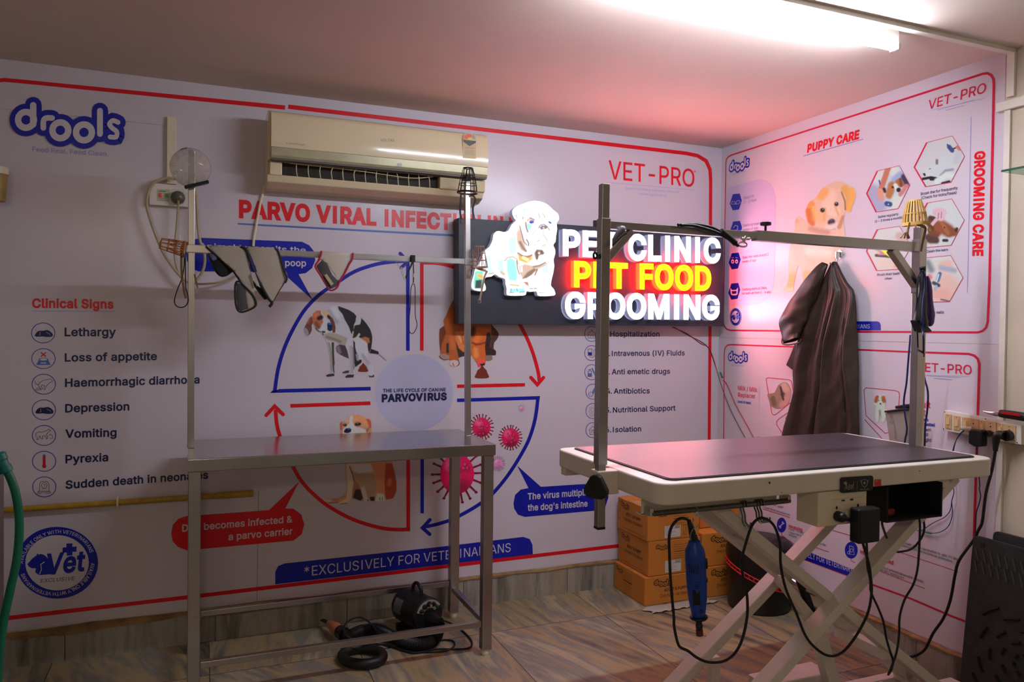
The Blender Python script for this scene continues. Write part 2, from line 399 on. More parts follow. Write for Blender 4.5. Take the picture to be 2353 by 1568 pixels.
# ================================================================ THE ROOM
H = 2.54
def marble(nt, N, L, b, cols, sc, tile=None, rough=.22, joint=.004, rot=True, off=(0, 0)):
    tc = N.new('ShaderNodeTexCoord'); vec = tc.outputs['Object']
    def mth(op, a, bb=None, cl=False):
        n = N.new('ShaderNodeMath'); n.operation = op; n.use_clamp = cl
        for i, q in enumerate((a, bb)):
            if q is None: continue
            if isinstance(q, (int, float)): n.inputs[i].default_value = q
            else: L.new(q, n.inputs[i])
        return n.outputs[0]
    base = vec
    if tile:
        sp = N.new('ShaderNodeSeparateXYZ'); L.new(vec, sp.inputs[0])
        tx = mth('DIVIDE', mth('ADD', sp.outputs[0], off[0]), tile[0]); ty = mth('DIVIDE', mth('ADD', sp.outputs[1], off[1]), tile[1])
        fx = mth('FLOOR', tx); fy = mth('FLOOR', ty)
        cb = N.new('ShaderNodeCombineXYZ'); L.new(fx, cb.inputs[0]); L.new(fy, cb.inputs[1])
        wn = N.new('ShaderNodeTexWhiteNoise'); wn.noise_dimensions = '3D'; L.new(cb.outputs[0], wn.inputs[0])
        ang = mth('MULTIPLY', wn.outputs[0], 1.1)
        vr = N.new('ShaderNodeVectorRotate'); vr.rotation_type = 'Z_AXIS'; L.new(vec, vr.inputs[0]); L.new(mth('SUBTRACT', ang, .75), vr.inputs['Angle'])
        va = N.new('ShaderNodeVectorMath'); va.operation = 'MULTIPLY_ADD'; L.new(wn.outputs[1], va.inputs[0]); va.inputs[1].default_value = (7, 7, 7); L.new(vr.outputs[0], va.inputs[2])
        base = va.outputs[0]
    mp = N.new('ShaderNodeMapping'); mp.inputs['Scale'].default_value = sc; L.new(base, mp.inputs[0])
    n = N.new('ShaderNodeTexNoise'); n.inputs['Scale'].default_value = 1; n.inputs['Detail'].default_value = 5; n.inputs['Roughness'].default_value = .62; n.inputs['Distortion'].default_value = .25
    L.new(mp.outputs[0], n.inputs['Vector'])
    r = N.new('ShaderNodeValToRGB'); el = r.color_ramp.elements
    ps = [.31+.38*i/(len(cols)-1) for i in range(len(cols))]
    el[0].position = ps[0]; el[0].color = (*lin(cols[0]), 1); el[1].position = ps[-1]; el[1].color = (*lin(cols[-1]), 1)
    for p, c in zip(ps[1:-1], cols[1:-1]): e = el.new(p); e.color = (*lin(c), 1)
    L.new(n.outputs[0], r.inputs[0]); out = r.outputs[0]
    if tile:
        def edge(f, t, size): return mth('LESS_THAN', mth('MULTIPLY', mth('SUBTRACT', t, f), size), joint)
        e = mth('MAXIMUM', edge(fx, tx, tile[0]), edge(fy, ty, tile[1]))
        mx = N.new('ShaderNodeMix'); mx.data_type = 'RGBA'; L.new(e, mx.inputs[0]); L.new(out, mx.inputs[6]); mx.inputs[7].default_value = (*lin((70, 60, 48)), 1); out = mx.outputs[2]
    L.new(out, b.inputs['Base Color']); b.inputs['Roughness'].default_value = rough
FLOORM = node_mat('marble_tiles', lambda nt, N, L, b: marble(nt, N, L, b, [(66, 60, 50), (112, 106, 94), (160, 140, 102), (122, 119, 110), (172, 158, 124), (106, 97, 80)], (5, .8, 1), (.62, .92), .26, off=(.35, 1.3)))
SKIRTM = node_mat('marble_skirting', lambda nt, N, L, b: marble(nt, N, L, b, [(92, 88, 80), (128, 124, 114), (158, 154, 144), (140, 132, 116), (160, 146, 122)], (9, 9, 1.2), None, .25))
CEILM = mat('ceiling_paint', (214, 198, 186), .75, var=.05, scale=1.2, bump=.03, bscale=3)
PLASTER = mat('cream_plaster', (206, 192, 170), .6, var=.12, scale=2.5, bump=.04, bscale=12)
LEDGE = mat('crumbling_plaster', (140, 112, 72), .85, var=.4, scale=14, bump=.5, bscale=40)
def struct(name, mb, **k):
    o = mb.build(name, **k); o['kind'] = 'structure'; return o
struct('floor', MB().span((-5.2, -7, -.05), (0, 0, 0), FLOORM))
struct('ceiling', MB().span((-5.2, -7, H), (.1, .1, H+.1), CEILM))
struct('wall_back', MB().span((-5.2, 0, 0), (.1, .1, H), PLASTER))
struct('wall_right', MB().span((0, -7, 0), (.1, 0, H), PLASTER))
def ledge(a, b_, ax, name):
    mb = MB(); n = 60; T = .024
    z0 = [.134-(.022 if a+(b_-a)*i/n < -2.3 and ax == 'x' else 0)*abs(math.sin(i*.37))+.006*math.sin(i*1.7)*math.sin(i*.31)+random.uniform(-.003, .003) for i in range(n+1)]
    z1 = [.148+.003*math.sin(i*.9)+random.uniform(-.002, .002) for i in range(n+1)]
    vs = []
    for i in range(n+1):
        t = a+(b_-a)*i/n
        for (dd, z) in ((.003, z0[i]), (T, z0[i]+.002), (T, z1[i]-.006), (.003, z1[i])):
            vs.append((t, -dd, z) if ax == 'x' else (-dd, t, z))
    fs = []
    for i in range(n):
        for k in range(3): fs.append((i*4+k, i*4+k+1, i*4+k+5, i*4+k+4))
    mb.add(vs, fs, LEDGE); struct(name, mb)
mb = MB()
for i in range(9):
    x0 = -5.2+i*.6; mb.span((x0, -.02, 0), (min(x0+.597, -.0), 0, .138), SKIRTM)
struct('baseboard_back', mb)
mb = MB()
for i in range(9):
    y0 = -5.0+i*.6; mb.span((-.02, y0, 0), (0, min(y0+.597, -.02), .138), SKIRTM)
struct('baseboard_right', mb)
ledge(-5.2, -.02, 'x', 'trim_1'); ledge(-1.72, -.02, 'y', 'trim_2')
# cable trunking
t = thing('cable_trunking', 'white square cable trunking running along the ceiling and down the right wall beside the print', 'trunking', (-.5, -1.745, H))
mb = MB(); mb.span((-3.4, -1.762, H-.016), (-.0, -1.735, H), WHITEPL); mb.build('ceiling_run', t, bevel=.001)
mb = MB(); mb.span((-.014, -1.765, 2.36), (0, -1.735, H-.016), WHITEPL); mb.build('wall_run', t, bevel=.001)
mb = MB(); mb.span((-.02, -3.4, 2.312), (0, -1.70, 2.346), WHITEPL); mb.span((-.0215, -1.84, 2.31), (-.001, -1.80, 2.348), WHITEPL); mb.build('cross_run', t, bevel=.001)
mb = MB(); mb.span((-.012, -1.752, .16), (0, -1.728, 2.311), WHITEPL); mb.build('lower_run', t, bevel=.001)
t = thing('wall_trunking', 'cream trunking dropping to the left power socket box on the back wall', 'trunking', (-2.99, 0, 2.2))
mb = MB(); mb.span((-3.012, -.022, 2.075), (-2.975, 0, 2.372), CREAM); mb.build('vertical_run', t, bevel=.001)
mb = MB(); mb.span((-4.4, -.006, 2.335), (-3.013, 0, 2.378), VINYL); mb.build('vinyl_covered_run', t, bevel=.001)
# ---------------------------------------------------------------- tube light
TUBE = mat('tube_glow', (235, 240, 255), .4, emit=TUBE_E)
t = thing('tube_light', 'glowing white tube light under the ceiling at the top right', 'light', (-1.15, -1.70, 2.5))
mb = MB(); mb.span((-1.80, -1.715, 2.492), (-.555, -1.685, 2.538), WHITEPL); mb.build('batten', t, bevel=.002)
mb = MB(); prof = [(-.019, .0), (-.0175, -.012), (-.010, -.021), (0, -.024), (.010, -.021), (.0175, -.012), (.019, 0)]
vs = []
for x in (-1.78, -.562):
    for dy, dz in prof: vs.append((x, -1.70+dy, 2.492+dz))
n = len(prof); fs = [(i, i+1, n+i+1, n+i) for i in range(n-1)]+[(0, n, 2*n-1, n-1), tuple(range(n)), tuple(range(n, 2*n))]
mb.add(vs, fs, TUBE); mb.build('glowing_tube', t, smooth=True)
mb = MB(); mb.span((-.562, -1.719, 2.469), (-.554, -1.681, 2.494), WHITEPL); mb.build('end_cap', t)
# ---------------------------------------------------------------- parvo mural
def rstroke(P, pts, wd, mt, d, k=0, closed=False):
    P.line(pts, wd, mt, d, closed, k)
    if not closed:
        for j, q in enumerate((pts[0], pts[-1])): P.disc(q, wd/2, wd/2, mt, d+.00002*(j+1), 14)
DR = dict(rings=[(190, 397), (437, 472), (607, 487)], lines=[([(242, 292), (242, 430)], 46), ([(315, 455), (316, 405), (335, 384), (378, 384)], 40), ([(722, 332), (722, 498)], 42),
          ([(852, 415), (815, 402), (790, 428), (812, 458), (842, 482), (838, 520), (795, 520)], 34)])
def drools(P, T, k, front, back, d):
    """the dog food logo: T maps logo units to pixels, k = pixels per unit"""
    for w_, mt, dd in ((76, back, d), (0, front, d+.0010)):
        if mt is None: continue
        for i, c in enumerate(DR['rings']):
            c = T(*c); e = dd+i*.0001
            if w_: P.disc(c, (80+w_/2)*k, (80+w_/2)*k, mt, e, 28)
            else: P.ring(c, 57*k, 57*k, 46*k, mt, e, 26)
        for i, (ln, lw) in enumerate(DR['lines']):
            rstroke(P, [T(*q) for q in ln], (lw+w_)*k, mt, dd+.0003+i*.0001, 3 if len(ln) > 2 else 0)
def arc_text(P, body, c, rx, ry, a0, a1, h, mt, d, rot=0):
    vs, fs = glyphs(body, .01); xs = [v[0] for v in vs]; x0, x1 = min(xs), max(xs); out = []
    for x, y in vs:
        a = a0+(a1-a0)*(x-x0)/(x1-x0); f = 1+h*(y-.5)/rx
        out.append(P.W(c[0]+rx*f*math.cos(a), c[1]+ry*f*math.sin(a)+rot*rx*math.cos(a), d))
    P.add(out, fs, mt)
# ---------------------------------------------------------------- the printed back wall
par = thing('wall_mural', 'white vinyl print on the back wall about parvo infection with an arrow circle', 'wall mural', (-2.6, 0, .15))
mb = MB(); mb.span((-5.2, -.0016, .15), (0, 0, H), VINYL); mb.build('vinyl_sheet', par)
D = .0024
P = Print(WB)
P.line([(-40, 240), (-34, 205), (-15, 187), (10, 184), (60, 188.5), (655, 247.6)], [9, 9, 9, 9, 9, 10], RED, D)
P.line([(662, 245.5), (1575, 352.5), (1602, 358), (1622, 370), (1631, 390), (1632.5, 415), (1631, 755), (1629, 1015), (1626, 1232), (1409, 1256), (437, 1372), (15, 1421), (-60, 1430)],
       [10, 8.5, 8.5, 8.5, 8, 7.5, 7, 7, 7.5, 8, 9, 10, 10], RED, D); P.build('border', par)
P = Print(WB); P.line([(594, 1128), (590, 1400)], 1.2, GREYI, .0019); P.line([(760, 520), (758, 1000)], .8, LBL, .0019)
P.build('vinyl_seam', par)
P = Print(WB); T1 = lambda x, y: (x/3.1355, 150+y/3.1355)
drools(P, T1, 1/3.1355, WHT, BLUE, .0066)
P.text('Feed Real. Feed Clean.', (75, 348.4), (249, 359.5), 11, LILAC, D, .008); P.text('®', (286, 274), (295, 275), 8, GREYI, D); P.build('drools_logo', par)
P = Print(WB); P.text('Clinical Signs', (74, 707), (261, 708.8), 20, RED, D, .03); P.line([(73, 714.8), (267, 716)], 1.2, LILAC, D); P.build('clinical_signs_heading', par)
C2 = lambda pts: crop(0, 650, 3.1355, pts)
P = Print(WB)
for s_, a, b, h in (('Lethargy', (466, 384), (836, 383), 58), ('Loss of appetite', (467, 567), (1131, 556), 56), ('Haemorrhagic diarrhoea', (469, 750), (1438, 724), 57), ('Depression', (470, 934), (932, 918), 57),
                    ('Vomiting', (471, 1117), (840, 1106), 57), ('Pyrexia', (472, 1300), (780, 1284), 57), ('Sudden death in neonates', (473, 1484), (1500, 1410), 56)):
    a, b = C2([a, b]); P = Print(WB); P.text(s_, a, b, h/3.1355, NAVY, D, .022); P.build('clinical_sign_line', par)
def sleeping(P, c, s, mt, d):
    P.poly(sm([(c[0]+x*s, c[1]+y*s) for x, y in [(-65, 18), (-50, -8), (-30, -20), (-5, -18), (25, -24), (50, -12), (66, 8), (58, 24), (20, 26), (-10, 22), (-40, 24)]], 2), mt, d)
ic = [(312, 362), (314, 547), (316, 731), (317, 916), (318, 1100), (319, 1286), (320, 1471)]
k = 1/3.1355
for i, c in enumerate(ic):
    P = Print(WB); c = C2([c])[0]; P.ring(c, 84*k, 72*k, 1.5, BLUE, D)
    Q = lambda pts: [(c[0]+x*k, c[1]+y*k) for x, y in pts]
    if i in (0, 3):
        sleeping(P, (c[0]+1, c[1]+1), k, NAVY, D); P.line(Q([(20, -5), (45, 5), (50, 18)]), .7, WHT, D+.0004); P.line(Q([(-25, -10), (-20, 10), (-30, 18)]), .7, WHT, D+.0004)
        if i == 0: P.line(Q([(-52, -28), (-48, -15)]), .6, NAVY, D)
    if i == 1:
        P.line(Q([(-18, -45), (18, -15)]), 2.4, RED, D); P.line(Q([(18, -45), (-18, -15)]), 2.4, RED, D+.0002)
        P.poly(Q([(-35, 12), (35, 12), (52, 45), (-52, 45)]), MBL, D); P.disc((c[0], c[1]+8*k), 36*k, 13*k, MBL, D+.0001); P.disc((c[0], c[1]+6*k), 26*k, 8*k, WHT, D+.0002, 16); P.line(Q([(-20, 32), (20, 32)]), 2.2, WHT, D+.0003)
    if i == 2:
        P.line(Q([(-64, -20), (-55, 0), (-38, 2), (-25, -15), (0, -28), (30, -34), (45, -38), (60, -28), (62, -18), (45, -12), (32, 0), (18, 14), (10, 38), (2, 40), (6, 10), (-8, 5), (-18, 12), (-10, 34), (-20, 38), (-34, 18), (-40, 2)]), .9, NAVY, D); P.line(Q([(-60, 40), (-45, 28), (-25, 34), (-28, 42), (-60, 42)]), .8, NAVY, D, True)
    if i == 4:
        P.line(Q([(-60, 10), (-58, -15), (-40, -25), (-10, -24), (15, -34), (35, -44), (48, -34), (30, -22), (18, -8), (26, 18), (20, 26), (8, 2), (-12, 4), (-8, 24), (-20, 24), (-30, 2), (-38, 28), (-52, 30), (-48, 8)]), .9, NAVY, D); P.line(Q([(28, 4), (48, -8), (62, 4), (60, 22), (40, 24)]), .8, NAVY, D)
    if i == 5:
        rstroke(P, Q([(0, -40), (0, 35)]), 20*k, RED2, D); P.disc(Q([(0, 36)])[0], 15*k, 14*k, RED2, D+.0001, 16); P.disc(Q([(0, -40)])[0], 9*k, 8*k, MBL, D+.0002, 12)
    if i == 6:
        P.line(Q([(-34, 30), (-34, -20), (-22, -40), (22, -40), (34, -20), (34, 30), (-44, 30), (-46, 40), (44, 36), (34, 28)]), .9, NAVY, D); P.ring(Q([(0, -12)])[0], 20*k, 20*k, .9, NAVY, D, 18); P.line(Q([(-10, -15), (0, -20), (8, -12), (-2, -4)]), .8, NAVY, D)
        P.line(Q([(-20, 14), (20, 14)]), .8, NAVY, D); P.line(Q([(-55, 48), (-20, 47)]), .8, NAVY, D); P.line(Q([(10, 48), (52, 44)]), .8, NAVY, D)
    P.build('round_icon', par)
# badge
def badge(P, c, r, ry, T, blue, white, d, k_):
    P.disc(c, r, ry, blue, d, 48); P.disc(c, r*.775, ry*.77, white, d+.0003, 44)
    P.text('Vet', T((345, 738)), T((650, 705)), 150*k_, blue, d+.0006, .028, shear=.12)
    P.poly([T(q) for q in [(512, 500), (558, 498), (558, 525), (590, 522), (590, 562), (558, 564), (558, 590), (515, 593), (515, 568), (482, 572), (482, 532), (512, 528)]], blue, d+.0006)
    P.poly([T(q) for q in [(212, 658), (250, 615), (283, 590), (286, 575), (300, 585), (318, 580), (345, 590), (395, 640), (400, 735), (300, 743), (272, 720), (278, 690), (245, 690), (222, 675)]], blue, d+.0008)
    P.line([T(q) for q in [(345, 640), (315, 660), (320, 700), (303, 740)]], 6*k_, white, d+.001)
    P.text('EXCLUSIVE', T((312, 802)), T((573, 781)), 29*k_, NAVY, d+.0006, 0, shear=.2)
P = Print(WB); T3 = lambda q: (q[0]/3.35, 1100+q[1]/3.35)
c = T3((440, 648)); badge(P, c, 94, 82.5, T3, BLUE, WHT, D, 1/3.35)
arc_text(P, 'AVAILABLE ONLY WITH VETERINARIANS', c, 82.5, 71.5, math.radians(183), math.radians(345), 9, WHT, D+.0006, -.07)
arc_text(P, 'AVAILABLE ONLY WITH VETERINARIANS', c, 82.5, 71.5, math.radians(5), math.radians(164), 9, WHT, D+.0006, -.07); P.build('vet_badge', par)
# heading
P = Print(WB); P.text('PARVO VIRAL INFECT', (549, 498.6), (1037, 526.8), 36.5, RED, D, .045); P.text('ION IN DOGS', (1041, 527), (1262, 540), 34, RED, D, .045)
P.line([(546, 514.5), (600, 517.7), (1050, 541.8), (1290, 556)], [3.6, 4, 5, 5], MBL, D); P.build('parvo_heading', par)
C5 = lambda pts: crop(380, 520, 3.0558, pts)
C6 = lambda pts: crop(380, 980, 2.666, pts)
C8 = lambda pts: crop(1150, 740, 2.704, pts)
P = Print(WB); P.poly(C5([(250, 82), (960, 110), (1010, 135), (1045, 180), (1052, 240), (1030, 295), (985, 330), (935, 338), (1035, 520), (862, 362), (850, 322), (230, 318), (180, 290), (150, 240), (146, 190), (165, 130), (200, 95)]), BLUE, D)
a, b = C5([(235, 160), (985, 188)]); P.text('Animal transmits the', a, b, 13.5, WHT, D+.0004, .012); a, b = C5([(840, 279), (988, 282)]); P.text('poop', a, b, 14.5, WHT, D+.0004, .02); P.build('blue_speech_bubble', par)
P = Print(WB); P.poly(C6([(36, 655), (45, 605), (80, 566), (130, 550), (635, 513), (820, 338), (735, 503), (785, 505), (832, 540), (851, 600), (835, 660), (785, 700), (240, 750), (130, 760), (75, 738), (45, 705)]), RED, D)
a, b = C6([(103, 645), (778, 587)]); P.text('Dog becomes infected &', a, b, 15.5, WHT, D+.0004, .02); a, b = C6([(386, 697), (779, 661)]); P.text('a parvo carrier', a, b, 15.5, WHT, D+.0004, .02); P.build('red_speech_bubble', par)
P = Print(WB); P.poly(C8([(80, 1125), (90, 1075), (125, 1042), (173, 1033), (103, 893), (250, 1025), (480, 1010), (630, 1003), (662, 1040), (670, 1090), (650, 1150), (600, 1172), (150, 1212), (108, 1198), (84, 1160)]), BLUE, D)
a, b = C8([(168, 1104), (622, 1070)]); P.text('The virus multiplies in', a, b, 14.2, WHT, D+.0004, .02); a, b = C8([(168, 1174), (540, 1146)]); P.text("the dog's intestine", a, b, 14.2, WHT, D+.0004, .02); P.build('blue_speech_bubble', par)
# cycle diagram
P = Print(WB); P.disc((952, 903), 90, 88, LBL, .0021, 56); a, b = C5([(1527, 1167), (1968, 1159)]); P.text('THE LIFE CYCLE OF CANINE', a, b, 7.4, NAVY, D, .035); a, b = C5([(1518, 1233), (1975, 1219)]); P.text('PARVOVIRUS', a, b, 16, NAVY, D, .05); P.build('centre_disc', par)
P = Print(WB); P.line(C5([(1441, 1141), (766, 1158)])+sm(C5([(768, 1156), (790, 1010), (830, 870), (890, 735), (975, 592), (1080, 482), (1200, 400), (1330, 318), (1480, 268), (1600, 250), (1680, 246)]), 4, False), 8.4, BLUE, D)
rstroke(P, C5([(1648, 192), (1702, 250), (1655, 292)]), 8, BLUE, D+.0003); P.line(C5([(1702, 260), (1702, 875)]), 8.2, BLUE, D); P.build('blue_quarter_arrow', par)
P = Print(WB); P.line([(969, 806), (969, 604)]+sm([(971, 604), (1010, 606), (1050, 617), (1100, 640), (1150, 682), (1195, 748), (1220, 800), (1235, 850), (1239, 876)], 4, False), 8.2, RED, D)
rstroke(P, C8([(188, 346), (228, 390), (266, 346)]), 8, RED, D+.0003); P.line([(1050, 888), (1206, 884.5)], 8, RED, D); P.build('red_quarter_arrow', par)
P = Print(WB); P.line([(1050, 920.3), (1236, 914.5)]+sm([(1235.5, 917)]+C8([(215, 600), (180, 720), (130, 820), (60, 932)])+[(1150, 1114), (1127, 1139), (1098, 1161), (1066, 1180), (1034, 1195.5), (1000, 1206), (975, 1211)], 4, False), 8, BLUE, D)
rstroke(P, C6([(1620, 573), (1574, 622), (1618, 661)]), 8, BLUE, D+.0003); P.line([(969.8, 1050), (969.8, 1180)], 8, BLUE, D); P.build('blue_quarter_arrow', par)
P = Print(WB); P.line([(667, 933), (851, 926.8)], 8.4, RED, D)
P.line(sm([(633, 942), (636, 975), (643, 1002), (655, 1035), (672, 1070), (690, 1102), (714, 1130), (755, 1164), (811, 1194), (868, 1212), (905, 1217), (935, 1217)], 4, False)+[(937.8, 1217), (937.8, 1000)], 8.6, RED, D)
rstroke(P, C5([(708, 1328), (767, 1264), (826, 1322)]), 8.4, RED, D+.0003); P.build('red_quarter_arrow', par)
P = Print(WB); P.poly([(632.5, 1343), (632.5, 1314), (639, 1301), (654, 1295), (1015, 1256.5), (1202, 1234), (1216.6, 1239), (1223, 1252), (1224, 1274)], BLUE, .0027); P.text('*EXCLUSIVELY FOR VETERINARIANS', (699, 1325), (1173, 1268), 22.3, WHT, D+.0008, 0); P.build('exclusive_banner', par)
# treatment list
for i, (s_, a, b) in enumerate((('Hospitalization', (680, 91), (987, 91)), ('Intravenous (IV) Fluids', (690, 212), (1143, 208)), ('Anti emetic drugs', (690, 326), (1052, 322)), ('Antibiotics', (702, 446), (926, 444)), ('Nutritional Support', (697, 564), (1086, 550)), ('Isolation', (697, 686), (873, 680)))):
    P = Print(WB); a, b = C8([a, b]); P.text(s_, a, b, 11.8, NAVY, D, .016); P.text('%d.' % (i+1), (a[0]-16, a[1]), (a[0]-4, a[1]), 11.8, NAVY, D, .016); P.build('treatment_line', par)
k = 1/2.704
for i, c in enumerate([(565, 75), (565, 194), (565, 313), (572, 434), (572, 554), (572, 673)]):
    P = Print(WB); c = C8([c])[0]; P.ring(c, 43*k, 47*k, 1.2, BLUE, D, 30); Q = lambda pts: [(c[0]+x*k, c[1]+y*k) for x, y in pts]
    if i == 0: P.line(Q([(-22, 26), (-22, -8), (-10, -8), (-10, -18), (10, -18), (10, -8), (22, -8), (22, 26)]), .8, NAVY, D, True); P.line(Q([(-22, 6), (22, 6)]), .7, NAVY, D); P.line(Q([(0, -28), (0, -18)]), 1.6, RED, D); P.line(Q([(-8, 14), (-8, 26), (8, 26), (8, 14)]), .7, NAVY, D)
    if i == 1: P.line(Q([(-22, -25), (2, -25), (2, 15), (-22, 15)]), 1, NAVY, D, True); P.poly(Q([(-20, -5), (0, -5), (0, 12), (-20, 12)]), BLUE, D+.0002); P.line(Q([(-10, 15), (-8, 26), (12, 26), (14, -20), (22, -24), (24, 10)]), .8, NAVY, D); P.line(Q([(22, 10), (22, 24)]), 2, NAVY, D)
    if i == 2: P.line(Q([(-22, -8), (0, -8), (0, 26), (-22, 26)]), 1, NAVY, D, True); P.poly(Q([(-20, 6), (-2, 6), (-2, 24), (-20, 24)]), MBL, D+.0002); P.line(Q([(-18, -16), (-4, -16)]), 1.6, NAVY, D); P.line(Q([(2, -26), (24, 22)]), 3, MBL, D)
    if i == 3: P.disc(Q([(-12, 16)])[0], 14*k, 14*k, LBL, D+.0002, 16); P.ring(Q([(-12, 16)])[0], 14*k, 14*k, .8, NAVY, D+.0003, 16); rstroke(P, Q([(0, 8), (14, -18)]), 14*k, MBL, D); P.line(Q([(18, -4), (36, -4)]), 2.4, RED, D+.0003); P.line(Q([(27, -13), (27, 5)]), 2.4, RED, D+.0004)
    if i == 4:
        for q in ((-12, -18), (12, -18), (-14, 4), (8, 6), (-10, 24), (14, 24)): P.ring(Q([q])[0], 8*k, 8*k, .8, GREYI, D, 12)
    if i == 5: P.line(Q([(-22, 0), (0, -26), (22, 0), (18, 0), (18, 26), (-18, 26), (-18, 0)]), .9, NAVY, D, True); P.line(Q([(-8, 20), (-6, -2), (6, -2), (2, 8), (8, 20)]), .9, NAVY, D)
    P.build('round_icon', par)
def vetpro(P, a, b, h, mt, d, sub1, sub2, hs, perp=None):
    P.text('VET-PRO', a, b, h, mt, d, .006, perp=perp)
    P.line([sub1[0], sub1[1]], .7, LILAC, d); P.text('Specially Formulated by Experienced Veterinarians', sub2[0], sub2[1], hs, LILAC, d); P.text('& Animal Experts in the US', sub2[2], sub2[3], hs, LILAC, d)
P = Print(WB); vetpro(P, (1398, 411), (1595, 430), 42, RED, D, ((1400, 420), (1594, 437)), ((1437, 435), (1560, 444), (1467, 447.6), (1531, 452.7)), 5); P.text('®', (1593, 398), (1599, 398.5), 6, RED, D); P.build('vet_pro_logo', par)
# dog photographs
REFB = (172, 162, 172)
def poo(P, c, s):
    P.poly(sm([(c[0]+x*s, c[1]+y*s) for x, y in [(-12, 6), (-9, 0), (-8, -4), (-3, -8), (0, -13), (4, -8), (8, -4), (9, 0), (12, 6), (9, 9), (-9, 9)]], 2), ink('brown', (128, 52, 38)), .0034)
h = lambda pts: crop(690, 690, 8.252, pts)
o_ = [(60, 570), (95, 480), (130, 400), (190, 310), (240, 250), (310, 200), (370, 195), (440, 190), (480, 180), (560, 120), (640, 100), (720, 110), (830, 150), (930, 190), (1020, 250), (1060, 300), (1110, 295), (1150, 330), (1210, 390), (1280, 480), (1330, 570), (1360, 680), (1362, 780), (1345, 910), (1390, 940), (1480, 975), (1550, 1010), (1600, 1065), (1648, 1120), (1625, 1152), (1570, 1110), (1500, 1050), (1430, 1022), (1310, 1010), (1285, 1050), (1280, 1110), (1320, 1180), (1380, 1240), (1385, 1340), (1412, 1400), (1400, 1460), (1310, 1465), (1285, 1400), (1300, 1330), (1280, 1240), (1230, 1160), (1180, 1120), (1165, 1180), (1100, 1230), (1050, 1280), (1025, 1330), (1028, 1410), (1005, 1465), (860, 1475), (850, 1440), (900, 1390), (800, 1390), (795, 1365), (850, 1335), (930, 1310), (945, 1260), (935, 1120), (850, 1080), (750, 1030), (690, 985), (672, 910), (690, 860), (740, 835), (650, 785), (638, 820), (640, 1000), (650, 1200), (665, 1225), (640, 1260), (655, 1390), (640, 1445), (495, 1455), (482, 1425), (570, 1370), (570, 1200), (545, 1000), (500, 850), (490, 770), (440, 690), (415, 640), (400, 605), (350, 600), (290, 550), (270, 500), (235, 455), (215, 490), (220, 560), (190, 640), (140, 690), (100, 670)]
k8 = 1/8.252
def ST(T, k, L): return [(c, r*k, T(p), *s) for c, r, p, *s in L]
